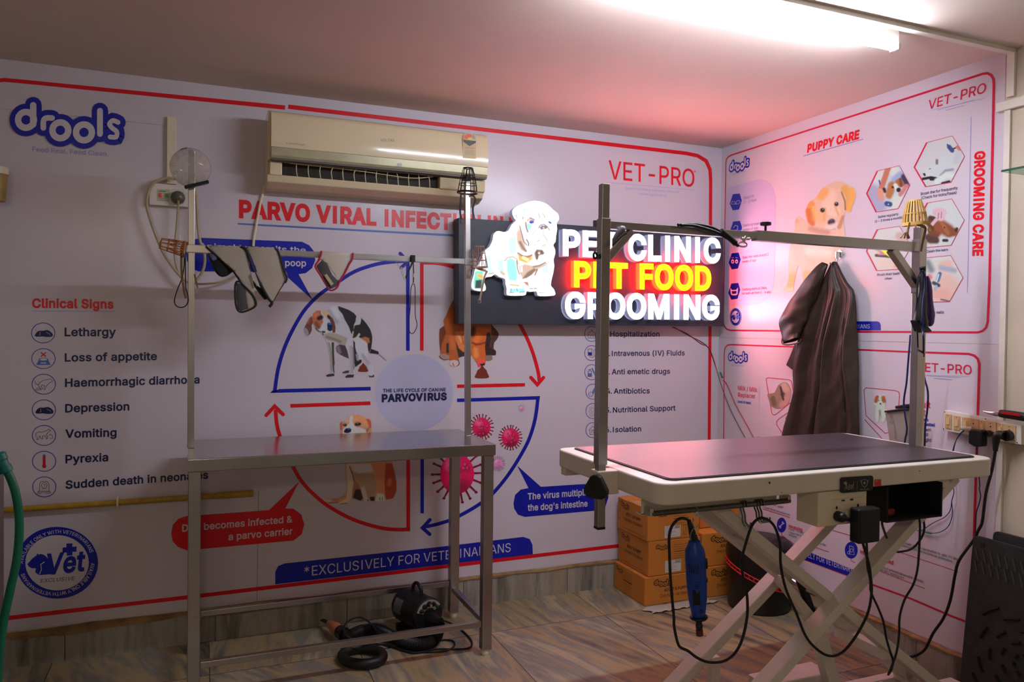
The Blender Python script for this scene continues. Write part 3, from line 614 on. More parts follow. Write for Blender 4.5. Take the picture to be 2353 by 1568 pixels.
paint('hound_photo', WB, .0030, h(o_), (172, 164, 184), ST(h, k8, [
    ((150, 138, 134), -8, [(440, 650), (560, 610), (700, 640), (900, 720), (870, 800), (850, 860), (740, 835), (640, 785), (520, 770), (470, 720)]), ((120, 108, 106), 24, [(500, 700), (640, 740), (760, 790)], .8), ((186, 178, 196), 50, [(640, 170), (700, 300)], .9), ((150, 142, 170), 30, [(540, 200), (600, 300), (700, 420)], .9),
    ((34, 30, 40), -6, [(712, 112), (830, 150), (930, 190), (1020, 250), (1062, 300), (1052, 360), (1045, 410), (1015, 470), (1010, 570), (975, 650), (950, 600), (925, 520), (880, 440), (835, 360), (800, 270), (725, 180)]),
    ((36, 32, 38), -6, [(1150, 335), (1210, 390), (1280, 480), (1340, 580), (1364, 680), (1362, 790), (1345, 910), (1300, 1010), (1275, 900), (1270, 810), (1220, 730), (1150, 725), (1080, 690), (1000, 725), (985, 700), (1010, 560), (1030, 480), (1130, 462), (1148, 400)]),
    ((170, 160, 150), 12, [(985, 690), (1000, 600)], .5), ((176, 168, 160), 20, [(1020, 790), (1070, 720), (1115, 650)], .5), ((160, 90, 52), -8, [(1140, 720), (1230, 695), (1300, 720), (1320, 800), (1270, 830), (1220, 775)]), ((176, 168, 186), -10, [(1040, 860), (1070, 790), (1150, 765), (1230, 775), (1270, 830), (1275, 950), (1260, 1060), (1180, 1060), (1100, 1000), (1050, 930)]),
    ((150, 140, 160), 30, [(1180, 1040), (1230, 1120), (1300, 1200)], .7), ((66, 54, 62), -6, [(740, 838), (850, 860), (890, 960), (925, 1115), (850, 1080), (750, 1030), (690, 985), (672, 910), (690, 862)]), ((120, 98, 116), 34, [(710, 890), (740, 980)], .8), ((32, 28, 38), -5, [(1000, 760), (1035, 800), (1040, 900), (1060, 980), (1100, 1060), (1080, 1130), (1165, 1130), (1160, 1185), (1100, 1230), (1040, 1275), (1020, 1180), (1010, 1000)]),
    ((140, 130, 150), 22, [(1070, 1040), (1090, 1130)], .6), ((176, 168, 186), 30, [(930, 780), (935, 830)], .8), ((150, 142, 152), 34, [(960, 900), (975, 1100), (985, 1250), (975, 1380)], .6), ((110, 100, 110), 12, [(1000, 900), (1010, 1100), (1015, 1300)], .7), ((136, 126, 128), 26, [(540, 820), (580, 1000), (600, 1200), (600, 1330)], .6), ((64, 54, 60), -5, [(590, 800), (640, 800), (640, 1000), (652, 1200), (640, 1260), (650, 1380), (625, 1380), (610, 1200), (600, 1000)]),
    ((44, 38, 42), -5, [(482, 1425), (540, 1400), (640, 1390), (648, 1440), (500, 1458)]), ((150, 142, 160), 14, [(600, 1370), (560, 1390)], .7), ((46, 40, 44), -5, [(850, 1445), (900, 1410), (1020, 1410), (1005, 1465), (860, 1476)]), ((160, 150, 166), 16, [(940, 1390), (980, 1400)], .7), ((52, 46, 50), -4, [(795, 1365), (860, 1340), (930, 1330), (920, 1380), (800, 1392)]), ((50, 44, 48), -5, [(1288, 1420), (1340, 1440), (1400, 1410), (1400, 1462), (1310, 1466)]),
    ((170, 162, 178), 30, [(1335, 1240), (1345, 1350), (1345, 1400)], .6), ((34, 30, 34), -4, [(1340, 920), (1390, 940), (1480, 975), (1490, 1030), (1430, 1022), (1310, 1012)]), ((160, 150, 170), 20, [(1510, 1010), (1570, 1055), (1640, 1125)], .5), ((100, 90, 110), 8, [(1500, 1040), (1570, 1100), (1625, 1150)], .7),
    ((100, 56, 46), -6, [(215, 300), (150, 390), (100, 470), (60, 560), (70, 640), (130, 692), (190, 640), (222, 560), (215, 480), (255, 400)]), ((130, 124, 142), -8, [(60, 560), (90, 520), (140, 560), (160, 620), (150, 690), (100, 680), (65, 630)]), ((146, 66, 54), 22, [(190, 340), (150, 430)], .8), ((166, 96, 72), -6, [(240, 250), (310, 200), (385, 195), (410, 300), (430, 420), (400, 500), (340, 560), (285, 515), (235, 445), (225, 330)]), ((196, 104, 86), 44, [(300, 280)], .9),
    ((110, 64, 52), 34, [(300, 440), (340, 510)], .9), ((184, 150, 124), -6, [(400, 205), (480, 190), (560, 265), (560, 340), (490, 330), (420, 260)]), ((178, 172, 190), -6, [(385, 225), (430, 270), (510, 380), (600, 465), (605, 570), (500, 605), (420, 600), (370, 570), (395, 480), (440, 400), (410, 300)]), ((96, 48, 46), -6, [(530, 275), (600, 330), (650, 420), (668, 520), (660, 615), (612, 620), (600, 500), (572, 420), (540, 345)]),
    ((36, 22, 34), 40, [(350, 345), (395, 325)], .5), ((40, 24, 34), 26, [(530, 305), (545, 335)], .5), ((16, 26, 66), -4, [(508, 440), (560, 425), (606, 478), (605, 575), (550, 592), (512, 560)]), ((44, 84, 170), 18, [(535, 440), (570, 455)], .6), ((40, 32, 38), 9, [(290, 530), (330, 580), (380, 605), (430, 600), (430, 660)], .4), ((30, 24, 40), 16, [(430, 600), (460, 605)], .5)]), REFB, par, 1.0, smooth_out=2, grain=.07)
for q, z_ in (((834, 846), .95), ((1107, 857), 1.35)): P = Print(WB); poo(P, q, z_); P.build('dropping_print', par)
h = lambda pts: crop(1000, 670, 7.4667, pts)
paint('brown_dog_photo', WB, .0030, h([(330, 110), (400, 0), (520, -60), (700, -100), (860, -20), (950, 300), (960, 550), (1040, 650), (1090, 730), (1060, 820), (1010, 880), (1000, 980), (1040, 1020), (1035, 1095), (970, 1100), (985, 1160), (930, 1195), (865, 1195), (860, 1230), (840, 1270), (790, 1275), (735, 1305), (720, 1250), (650, 1140), (600, 1090), (500, 1110), (400, 1145), (420, 1240), (370, 1285), (300, 1290), (245, 1265), (240, 1170), (145, 1185), (55, 1115), (90, 1080), (70, 900), (70, 650), (150, 590), (140, 500), (180, 420), (240, 270)]),
      (160, 78, 40), ST(h, 1/7.4667, [((104, 46, 30), -10, [(70, 650), (150, 590), (180, 700), (150, 800), (110, 900), (90, 1060), (70, 900)]), ((184, 92, 44), 44, [(200, 500), (240, 640), (280, 800), (300, 950)], .9), ((146, 70, 38), 40, [(320, 180), (240, 400)], .9), ((56, 32, 32), -8, [(185, 900), (230, 880), (235, 1060), (190, 1060)]), ((50, 34, 36), -8, [(350, 860), (400, 980), (480, 1040), (600, 1050), (600, 1090), (500, 1110), (400, 1140), (370, 1000)]),
      ((196, 108, 66), -14, [(340, 690), (480, 680), (600, 760), (600, 1000), (470, 1035), (400, 960), (350, 820)]), ((216, 136, 96), 16, [(400, 760), (440, 860)], .9), ((170, 84, 46), 14, [(460, 740), (480, 900)], .9), ((190, 86, 34), -10, [(610, 740), (640, 650), (760, 620), (940, 650), (900, 780), (860, 880), (860, 1000), (866, 1180), (790, 1270), (720, 1240), (640, 1120), (600, 1000)]), ((74, 38, 34), 44, [(650, 640), (640, 740)], .9), ((216, 104, 44), 46, [(740, 760), (700, 850)], .9), ((120, 44, 28), 16, [(640, 880), (700, 910), (780, 900), (850, 880)], .8),
      ((220, 128, 76), 40, [(690, 1000), (700, 1100)], .9), ((70, 38, 34), -8, [(960, 560), (1050, 655), (1092, 730), (1060, 820), (1015, 880), (1000, 985), (930, 985), (950, 860), (960, 740)]), ((40, 26, 30), -8, [(880, 720), (930, 690), (960, 800), (930, 960), (1040, 1015), (1036, 1095), (930, 1100), (866, 1100), (850, 950)]), ((228, 66, 76), 36, [(770, 1195), (810, 1205)], .8), ((20, 16, 24), -3, [(760, 1245), (850, 1235), (845, 1272), (785, 1275)]), ((230, 40, 110), -3, [(718, 1250), (765, 1255), (775, 1285), (735, 1307)]),
      ((150, 116, 118), -6, [(90, 1080), (150, 1065), (240, 1110), (230, 1170), (145, 1186), (60, 1118)]), ((56, 36, 40), 8, [(60, 1118), (140, 1180), (220, 1170)], .6), ((186, 156, 164), -6, [(245, 1190), (330, 1175), (400, 1200), (400, 1270), (370, 1285), (300, 1290), (245, 1262)]), ((60, 40, 46), 9, [(405, 1190), (410, 1250), (370, 1285)], .6), ((140, 60, 60), 8, [(300, 1230), (320, 1280)], .7), ((120, 98, 98), -6, [(870, 1100), (960, 1090), (985, 1160), (930, 1195), (868, 1195)])]), REFB, par, 1.1, smooth_out=2, grain=.10)
h = lambda pts: crop(740, 940, 6.816, pts); k6 = 1/6.816
paint('beagle_photo', WB, .0030, h([(278, 230), (300, 200), (340, 195), (380, 140), (440, 100), (520, 92), (610, 98), (690, 150), (740, 160), (765, 200), (770, 300), (775, 360), (850, 480), (960, 620), (1050, 740), (1100, 850), (1140, 1000), (1165, 1150), (1165, 1280), (1110, 1400), (990, 1420), (990, 1440), (830, 1450), (720, 1450), (600, 1440), (440, 1400), (430, 1470), (300, 1495), (265, 1470), (100, 1480), (0, 1410), (60, 1395), (250, 1400), (380, 1300), (375, 1100), (360, 900), (330, 700), (320, 500), (300, 370), (285, 330)]),
      (186, 132, 106), ST(h, k6, [((192, 182, 188), -10, [(430, 110), (485, 95), (480, 200), (510, 270), (620, 300), (700, 340), (690, 400), (320, 400), (330, 320), (420, 230)]), ((204, 134, 100), -10, [(490, 95), (600, 98), (690, 150), (715, 240), (700, 300), (640, 220), (540, 190), (490, 200)]), ((192, 150, 136), -8, [(345, 180), (400, 120), (430, 120), (415, 220), (360, 210)]), ((180, 76, 52), -5, [(278, 230), (305, 198), (325, 240), (310, 340), (290, 330)]), ((182, 76, 52), -5, [(690, 155), (740, 160), (768, 210), (768, 300), (735, 300), (722, 240)]), ((140, 90, 78), 16, [(720, 310), (700, 350)], .8),
      ((150, 70, 60), 34, [(555, 240)], .8), ((28, 20, 42), 22, [(350, 250), (364, 252)], .4), ((32, 20, 36), 22, [(530, 242), (588, 236)], .4), ((190, 190, 200), 5, [(352, 240)], .5), ((190, 190, 200), 5, [(556, 230)], .5), ((22, 26, 50), -4, [(340, 345), (370, 305), (430, 298), (458, 320), (450, 360), (400, 380), (345, 372)]), ((50, 80, 160), 16, [(420, 312)], .7),
      ((196, 170, 152), -8, [(380, 860), (440, 860), (470, 1000), (500, 1100), (470, 1240), (460, 1400), (430, 1475), (300, 1496), (262, 1470), (380, 1400), (400, 1200), (375, 1000)]), ((100, 74, 66), 9, [(430, 900), (480, 1040), (500, 1130)], .7), ((188, 176, 182), -20, [(440, 860), (760, 860), (800, 980), (700, 1000), (560, 1010), (480, 960)]), ((160, 128, 108), -16, [(480, 1010), (700, 1010), (820, 1020), (850, 1200), (830, 1330), (720, 1400), (640, 1280), (560, 1130)]), ((186, 172, 182), 30, [(640, 1250), (670, 1360), (690, 1430)], .8),
      ((196, 118, 90), -10, [(760, 860), (1090, 850), (1000, 960), (985, 1200), (960, 1330), (860, 1330), (865, 1100), (830, 980)]), ((156, 58, 34), -10, [(1000, 850), (1095, 850), (1140, 1000), (1165, 1150), (1165, 1280), (1110, 1402), (1000, 1420), (985, 1340), (975, 1150), (985, 980)]), ((186, 90, 60), 30, [(1060, 1120), (1050, 1180)], .9), ((196, 184, 186), -6, [(860, 1320), (960, 1330), (990, 1440), (830, 1450), (840, 1390)]), ((70, 50, 56), 5, [(900, 1390), (905, 1430)], .6), ((70, 50, 56), 5, [(940, 1380), (945, 1425)], .6),
      ((150, 96, 84), -8, [(505, 1140), (560, 1150), (600, 1250), (640, 1400), (600, 1440), (470, 1390), (480, 1260)]), ((50, 32, 38), -10, [(520, 1260), (600, 1260), (640, 1400), (600, 1440), (480, 1390)]), ((40, 28, 36), -6, [(740, 1380), (820, 1370), (820, 1440), (760, 1440)]), ((60, 44, 60), 12, [(715, 1430)], .7), ((176, 112, 92), 26, [(180, 1430), (320, 1360)], .8), ((186, 166, 170), 20, [(20, 1415), (130, 1440)], .8), ((60, 44, 44), 5, [(290, 1488), (400, 1475)], .6), ((60, 44, 44), 5, [(90, 1475), (250, 1465)], .6)]), REFB, par, 1.0, smooth_out=2, grain=.07)
def virus(c, rx, ry, cols, n, sp, name='virus_print', seed=3):
    P = Print(WB); rnd = random.Random(seed); dk = ink('virus_'+str(cols[1][0]), cols[1])
    for i in range(n):
        a = 2*math.pi*i/n+rnd.uniform(-.05, .05); ca, sa = math.cos(a), math.sin(a)
        P.line([(c[0]+rx*.9*ca, c[1]+ry*.9*sa), (c[0]+rx*sp*ca, c[1]+ry*sp*sa)], [rx*.13, rx*.09], dk, .0030); P.disc((c[0]+rx*sp*ca, c[1]+ry*sp*sa), rx*.095, rx*.08, dk, .0031, 8)
    v = P.build(name, par)
    out = [(c[0]+rx*math.cos(2*math.pi*i/26), c[1]+ry*math.sin(2*math.pi*i/26)) for i in range(26)]
    st = [(cols[2], rx*.35, [(c[0]-rx*.35, c[1]-ry*.45)], .8), (cols[1], rx*.45, [(c[0]-rx*.1, c[1]+ry*.75), (c[0]+rx*.3, c[1]+ry*.7)], .8)]
    for i in range(12):
        a, r_ = rnd.uniform(0, 6.28), rnd.uniform(.1, .75); q = (c[0]+rx*r_*math.cos(a), c[1]+ry*r_*math.sin(a))
        st += [(cols[1], rx*.12, [q], .7), (cols[2], rx*.06, [(q[0]-rx*.03, q[1]-ry*.03)], .6)]
    paint('virus_body', WB, .0034, out, cols[0], st, REFB, v, max(.9, rx/14), smooth_out=0)
vc = ((200, 18, 84), (132, 16, 50), (236, 84, 140)); vp = ((204, 120, 176), (170, 100, 150), (220, 160, 200))
virus((1050, 1089), 39, 46, vc, 18, 1.45, seed=4); virus((1106, 982), 20.5, 22, vc, 22, 1.32, seed=5); virus((1172.5, 1006), 20, 21.5, vc, 24, 1.3, seed=6); virus((1144, 1066), 10.5, 11.5, vp, 22, 1.5, seed=7); virus((1198, 939), 5, 5.5, vp, 16, 1.5, seed=8)
# ================================================================ THE PRINTED RIGHT WALL
R1 = lambda pts: crop(1640, 150, 3.136, pts)
R2 = lambda pts: crop(1640, 600, 3.136, pts)
G1 = lambda pts: crop(1980, 300, 7.127, pts)
G2 = lambda pts: crop(1980, 440, 5.227, pts)
HH = lambda pts: crop(1700, 1050, 3.028, pts)
k3 = 1/3.136
rp = thing('wall_mural', 'pink-lit vinyl print on the right wall with PUPPY CARE and GROOMING CARE pictures', 'wall mural', (0, -.86, 1.5))
mb = MB(); mb.span((-.0016, -1.722, 1.412), (0, 0, H), VINYL); mb.build('vinyl_sheet', rp)
P = Print(WR)
P.line(R2([(72, 440)])+R1([(76, 1568), (90, 700), (96, 675), (108, 660), (130, 648), (650, 480), (1300, 270), (1940, 63), (1975, 58), (2003, 72), (2019, 100), (2022, 140), (1990, 1568)])+R2([(1977, 440), (1965, 480), (1940, 505), (1905, 515), (1080, 510), (600, 505), (120, 500), (95, 490), (78, 470)]),
       [1.8, 1.8, 2.2, 2.6, 3, 3.2, 3.8, 4.4, 5.4, 6, 6.4, 6.4, 6.4, 6.2, 5.6, 5.4, 5.2, 5, 4.8, 4, 3.4, 3, 2.8, 2], RED2, D, True); P.build('border', rp)
def TXT(P, C, s_, a, b, h, mt, bold=0, k=k3, **kw):
    a, b = C([a, b]); P.text(s_, a, b, h*k, mt, kw.pop('d', D+.0004), bold, **kw)
def small_logo(par_, fx, C, tag_):
    P = Print(lambda x, y, d: WR(*C([fx(x, y)])[0], d)); drools(P, lambda x, y: (x, y), 1, WHT, BLUE, D); a, b = tag_
    Q = Print(WR); Q.mats = P.mats; Q.v = P.v; Q.f = P.f; Q.m = P.m; TXT(Q, C, 'Feed Real. Feed Clean.', a, b, 9, LILAC); Q.build('drools_logo', par_)
small_logo(rp, lambda x, y: (98.3+.182*x, 629+.31*y-.0844*x), R1, ((142, 790), (238, 768)))
P = Print(WR); TXT(P, R1, 'PUPPY CARE', (676, 629), (1050, 527), 53, RED, .045, shear=.12); P.line(R1([(648, 655), (1080, 533)]), 1.3, MBL, D); P.build('puppy_care_heading', rp)
P = Print(WR); TXT(P, R1, 'VET-PRO', (1547, 321), (1962, 196), 65, RED2, .008, shear=.1); P.line(R1([(1555, 327), (1960, 240)]), .5, LILAC, D); P.line(R1([(1615, 324), (1880, 250)]), 1, LILAC, D+.0002); P.line(R1([(1675, 326), (1810, 290)]), 1, LILAC, D+.0003); P.build('vet_pro_logo', rp)
P = Print(WR); TXT(P, R1, 'GROOMING CARE', (1887, 624), (1871, 1376), 70, RED, .04, perp=(22, -3)); P.line(R1([(1858, 370), (1832, 1568)])+R2([(1830, 230)]), 1.6, LILAC, D); P.build('grooming_care_heading', rp)
P = Print(WR); P.poly(R1([(97, 884), (330, 823), (385, 838), (425, 880), (447, 940), (450, 1000), (440, 1568)])+R2([(437, 130), (430, 190), (400, 260), (350, 300), (290, 318), (76, 325)]), ink('sidebar', (196, 186, 218)), D-.0002); P.build('lilac_side_panel', rp)
P = Print(WR)
for C, s_, a, b, h in ((R1, 'Sleeps for', (217, 968), (295, 950), 19), (R1, '10 - 12 hours', (217, 998), (310, 978), 19), (R1, 'Starts to hear after 3', (213, 1166), (398, 1139), 19), (R1, 'weeks of age', (213, 1197), (323, 1181), 19),
                       (R1, 'Open their eyes around 2', (210, 1396), (398, 1372), 18), (R1, 'weeks of age', (208, 1425), (308, 1413), 17), (R2, 'Teething starts at 3wks,', (205, 215), (388, 201), 17), (R2, 'full teeth set from 5 - 8 wks', (204, 243), (414, 232), 17)):
    P = Print(WR); TXT(P, C, s_, a, b, h, GREYI if h > 18 else RED2, .008); P.build('puppy_fact_line', rp)
for i, (C, cx_, cy_) in enumerate(((R1, 161, 985), (R1, 163, 1182), (R1, 153, 1411), (R2, 150, 218))):
    P = Print(WR); Q = lambda pts: C([(cx_+x, cy_+y) for x, y in pts]); P.poly(Q([(-43, 14), (-21, -55), (29, -60), (44, -10), (24, 55), (-21, 62)]), BLUE, D)
    if i == 0: P.line(Q([(-32, 15), (-28, -2), (-8, -2), (0, 12), (8, -6), (26, -10), (32, 5), (20, 14), (-32, 18)]), .8, WHT, D+.0003)
    if i == 1: P.line(Q([(-18, -10), (-5, -28), (12, -22), (12, 0), (-4, 12)]), 1, WHT, D+.0003)
    if i == 2:
        for q in (-14, 14): P.disc(Q([(q, 4)])[0], 3.4, 4.8, WHT, D+.0003, 16); P.disc(Q([(q, 5)])[0], 1.5, 2, BLUE, D+.0005, 12); P.line(Q([(q-8, -24), (q+8, -22)]), .9, WHT, D+.0003)
    if i == 3: P.poly(Q([(-28, -22), (-14, -8), (14, -10), (28, -26), (24, 22), (12, 30), (-12, 30), (-24, 22)]), WHT, D+.0003); P.poly(Q([(-18, 0), (18, -2), (16, 18), (-14, 20)]), BLUE, D+.0005)
    P.build('hexagon_icon', rp)
W_ = lambda x, y, d: WR(*R2([(160+(x-440)*.133, 403+(y-648)*.228)])[0], d)
P = Print(W_); P.disc((440, 648), 315, 276, BLUE, D, 40); P.disc((440, 648), 285, 250, WHT, D+.0002, 40); P.disc((440, 648), 265, 232, BLUE, D+.0003, 40)
badge(P, (440, 648), 300*.9, 276*.9, lambda q: q, BLUE, WHT, D+.0005, 1); P.build('vet_badge', rp)
P = Print(WR); P.poly(R2([(508, 500), (508, 462), (522, 442), (550, 438), (1180, 435), (1198, 442), (1206, 460), (1207, 500)]), BLUE, D-.0003); TXT(P, R2, '*EXCLUSIVELY FOR VETERINARIANS', (565, 482), (1128, 487), 27, WHT); P.build('exclusive_banner', rp)
REFR = (206, 176, 204); c5 = 1/5.227
h = lambda pts: crop(1780, 400, 5.227, pts)
paint('golden_puppy_photo', WR, .0030, h([(250, 560), (280, 515), (320, 520), (350, 560), (395, 600), (385, 540), (370, 500), (368, 450), (400, 370), (450, 310), (510, 270), (560, 190), (620, 140), (700, 105), (800, 90), (880, 130), (940, 155), (980, 210), (975, 290), (940, 380), (915, 460), (890, 470), (860, 455), (830, 560), (850, 680), (850, 800), (840, 900), (760, 1000), (720, 1050), (650, 1110), (600, 1180), (560, 1260), (530, 1300), (510, 1250), (490, 1180), (480, 1300), (470, 1400), (420, 1470), (350, 1465), (360, 1400), (345, 1250), (325, 1150), (290, 1100), (260, 1200), (235, 1330), (225, 1410), (130, 1415), (110, 1390), (150, 1340), (175, 1240), (170, 1120), (175, 960), (200, 830), (240, 720), (250, 640)]),
      (214, 164, 160), ST(h, c5, [((222, 176, 178), 70, [(680, 250), (640, 400), (720, 450)]), ((222, 150, 104), 60, [(600, 220), (560, 260)]), ((214, 146, 92), 48, [(850, 180), (900, 260), (900, 400)]), ((228, 150, 88), 36, [(930, 200), (940, 300), (905, 420)]), ((150, 96, 74), 9, [(810, 220), (850, 330), (855, 430)]),
      ((214, 132, 78), 50, [(440, 370), (430, 480), (450, 560)]), ((196, 104, 60), 30, [(410, 440), (430, 560), (460, 600)]), ((236, 160, 110), 16, [(470, 400), (500, 520)]), ((220, 160, 130), 36, [(540, 460), (560, 560)]), ((214, 150, 110), 18, [(610, 420), (600, 560)]), ((214, 150, 116), 14, [(730, 380), (770, 490)]),
      ((26, 14, 20), 28, [(580, 435)], .3), ((26, 14, 20), 26, [(748, 362)], .3), ((210, 200, 220), 5, [(585, 425)], .4), ((210, 200, 220), 5, [(745, 352)], .4), ((40, 30, 52), 38, [(680, 585), (695, 575)], .3), ((90, 80, 120), 10, [(690, 555)], .5), ((90, 66, 110), 12, [(680, 665), (730, 655)], .5), ((214, 180, 196), 34, [(640, 650), (760, 620)], .6),
      ((190, 120, 100), 24, [(830, 520), (780, 640)]), ((186, 130, 122), 34, [(440, 660), (560, 690), (640, 700)], .8), ((206, 148, 140), 30, [(270, 570)]), ((200, 158, 158), 34, [(240, 850), (260, 980), (290, 1040)], .9), ((206, 160, 160), 40, [(560, 830), (590, 880)], .9), ((232, 190, 196), 60, [(430, 920), (640, 940)], .9), ((206, 160, 156), 24, [(380, 1000), (480, 1080)], .9), ((236, 150, 116), 60, [(220, 1250), (200, 1380)]), ((234, 150, 110), 60, [(400, 1220), (420, 1300)]), ((228, 170, 164), 40, [(400, 1420), (170, 1400)]), ((240, 96, 66), 40, [(520, 1180), (560, 1220)])]), REFR, rp, 1.15, smooth_out=2)  # redder leg strokes carry the sign's red light in the print colour
def hexa(C, V_, base, strokes, k, nm, thick=(0, 1, 5)):
    st = [(c, r*k, C(p), *s) for c, r, p, *s in strokes]
    o = paint(nm, WR, .0028, C(V_), base, st, REFR, rp, 1.0, smooth_out=0, grain=.04)
    P = Print(WR); P.line(C([V_[1], V_[2], V_[3], V_[4], V_[5]]), 1.1, RED2, .0034); P.line(C([V_[1], V_[0], V_[5]]), 3.2, RED2, .0036); P.build('hexagon_frame', o)
hexa(G1, [(93, 1035), (265, 665), (625, 578), (797, 893), (605, 1280), (247, 1338)], (186, 180, 216), [((206, 188, 212), 110, [(250, 760), (330, 700)]), ((206, 190, 214), 60, [(560, 640), (520, 680)]), ((150, 150, 206), 70, [(650, 740), (560, 820)]), ((164, 148, 198), 110, [(200, 1000), (300, 1240)]), ((44, 44, 84), 50, [(700, 760), (740, 880)]),
     ((190, 104, 92), 46, [(440, 620), (380, 800), (330, 940)], .3), ((216, 134, 130), 52, [(310, 1000), (330, 1100)], .3), ((44, 24, 28), 26, [(375, 960), (390, 1000)]), ((176, 100, 60), 64, [(500, 900), (460, 1060)], .35), ((170, 90, 52), 54, [(610, 850), (650, 880)], .4), ((120, 60, 44), 26, [(640, 800), (655, 900)]), ((210, 196, 216), 34, [(560, 900), (590, 960)], .4),
     ((206, 190, 210), 90, [(600, 1120), (570, 1230)]), ((26, 16, 40), 38, [(612, 975)], .25), ((40, 20, 24), 20, [(515, 930)], .3), ((196, 110, 124), 34, [(740, 910), (690, 990), (640, 1050)], .4), ((40, 60, 130), 42, [(420, 1200), (470, 1210)], .3), ((210, 220, 240), 9, [(445, 1210)], .4), ((60, 70, 150), 12, [(295, 820), (308, 880)])], 1/7.127, 'bathing_photo')
hexa(G1, [(873, 603), (1075, 200), (1492, 90), (1693, 425), (1470, 850), (1060, 922)], (198, 178, 204), [((196, 182, 210), 150, [(1500, 450), (1400, 600), (1250, 650)]), ((190, 172, 206), 60, [(1600, 380), (1560, 500)]), ((196, 184, 208), 60, [(1090, 700), (1180, 640)]), ((128, 98, 122), 22, [(1240, 490), (1240, 540)]), ((150, 128, 160), 20, [(1300, 740), (1380, 660), (1500, 640)], .8),
     ((26, 20, 44), 22, [(1010, 795), (1140, 770), (1250, 790)], .3), ((26, 20, 44), 24, [(1140, 800), (1200, 800)], .3), ((26, 24, 50), 18, [(1030, 715), (1040, 730)], .3), ((206, 194, 216), 46, [(1240, 830), (1400, 730), (1500, 740)], .4), ((26, 22, 50), 24, [(1330, 870), (1440, 840)], .4), ((50, 62, 130), 36, [(1440, 270), (1490, 330)], .3), ((50, 62, 130), 14, [(1412, 235), (1440, 280)], .3), ((44, 30, 50), 12, [(1510, 300), (1560, 280)], .3), ((196, 104, 90), 24, [(1570, 270), (1610, 310)], .4), ((50, 60, 110), 7, [(1115, 632), (1135, 628)])], 1/7.127, 'fur_brushing_photo')
hexa(G2, [(655, 430), (795, 140), (1088, 92), (1238, 348), (1080, 648), (775, 675)], (198, 182, 208), [((110, 50, 38), 70, [(850, 380), (900, 480), (840, 560)], .3), ((136, 62, 42), 80, [(960, 420), (1040, 470)], .35), ((130, 62, 44), 50, [(1060, 500), (1120, 490)], .3), ((74, 40, 36), 40, [(780, 560), (900, 590)], .4), ((160, 84, 60), 24, [(960, 360), (1040, 500)], .8), ((60, 34, 36), 18, [(1140, 470), (1150, 450)], .4), ((40, 24, 30), 18, [(990, 590), (1030, 590)], .4), ((80, 40, 36), 30, [(830, 320), (870, 330)], .4), ((36, 20, 26), 10, [(1000, 435)], .4),
     ((214, 156, 190), 46, [(900, 250), (980, 250), (960, 310)], .3), ((214, 156, 190), 20, [(900, 340), (850, 400)], .3), ((150, 96, 140), 5, [(930, 260), (920, 330)], .5), ((150, 96, 140), 5, [(965, 250), (960, 320)], .5)], c5, 'ear_cleaning_photo')
hexa(G2, [(65, 718), (195, 460), (460, 420), (600, 660), (447, 935), (187, 952)], (206, 184, 206), [((214, 180, 190), 80, [(280, 860), (380, 860)], .4), ((200, 150, 160), 50, [(460, 540), (520, 600)], .5), ((140, 90, 110), 30, [(190, 680), (220, 680)], .4), ((60, 34, 44), 18, [(180, 770), (260, 775), (400, 790)], .4), ((200, 120, 130), 26, [(220, 740), (330, 740)], .4), ((206, 190, 206), 10, [(210, 740)], .4), ((206, 190, 200), 12, [(345, 730), (360, 745)], .4), ((236, 224, 60), 20, [(245, 690), (300, 730)], .3), ((226, 216, 40), 20, [(290, 730), (390, 800), (450, 850)], .3), ((224, 150, 160), 22, [(410, 900), (450, 890)], .4)], c5, 'teeth_brushing_photo')
hexa(G2, [(640, 1080), (775, 800), (1075, 770), (1222, 1038), (1060, 1325), (790, 1330)], (206, 186, 208), [((120, 116, 140), 40, [(800, 860), (840, 940)], .8), ((222, 164, 176), 130, [(1020, 1100), (1060, 1180)], .5), ((222, 160, 172), 60, [(980, 900), (1040, 880)], .5), ((160, 150, 190), 30, [(960, 920), (1120, 950)], .8), ((214, 110, 140), 36, [(820, 1030)], .5), ((224, 150, 160), 70, [(900, 1230), (1000, 1240)], .7), ((70, 96, 160), 24, [(945, 990), (920, 1070)], .3), ((190, 200, 224), 8, [(930, 1000), (900, 1100)], .4), ((40, 50, 90), 22, [(870, 1100), (930, 1130)], .4), ((150, 164, 200), 16, [(900, 1140), (890, 1180)], .4), ((110, 80, 120), 10, [(960, 1300), (1050, 1318)], .5)], c5, 'nail_clipping_photo')
P = Print(WR)
for C, k, s_, a, b, h_ in ((G1, 1/7.127, 'Bathe regularly', (277, 1438), (610, 1386), 38), (G1, 1/7.127, '(2 - 3 times a month)', (222, 1510), (672, 1442), 36), (G1, 1/7.127, 'Brush the fur frequently', (975, 1062), (1580, 960), 43), (G1, 1/7.127, '(Check for ticks/fleas)', (985, 1128), (1560, 1036), 42),
                           (G2, c5, 'Clean the ears', (780, 738), (1041, 713), 29), (G2, c5, 'Brush their teeth', (192, 1016), (464, 999), 28), (G2, c5, 'often', (280, 1062), (366, 1058), 26), (G2, c5, 'Trim the nails', (735, 1470), (992, 1467), 31)):
    P = Print(WR); TXT(P, C, s_, a, b, h_, NAVY, .012, k); P.build('caption', rp)
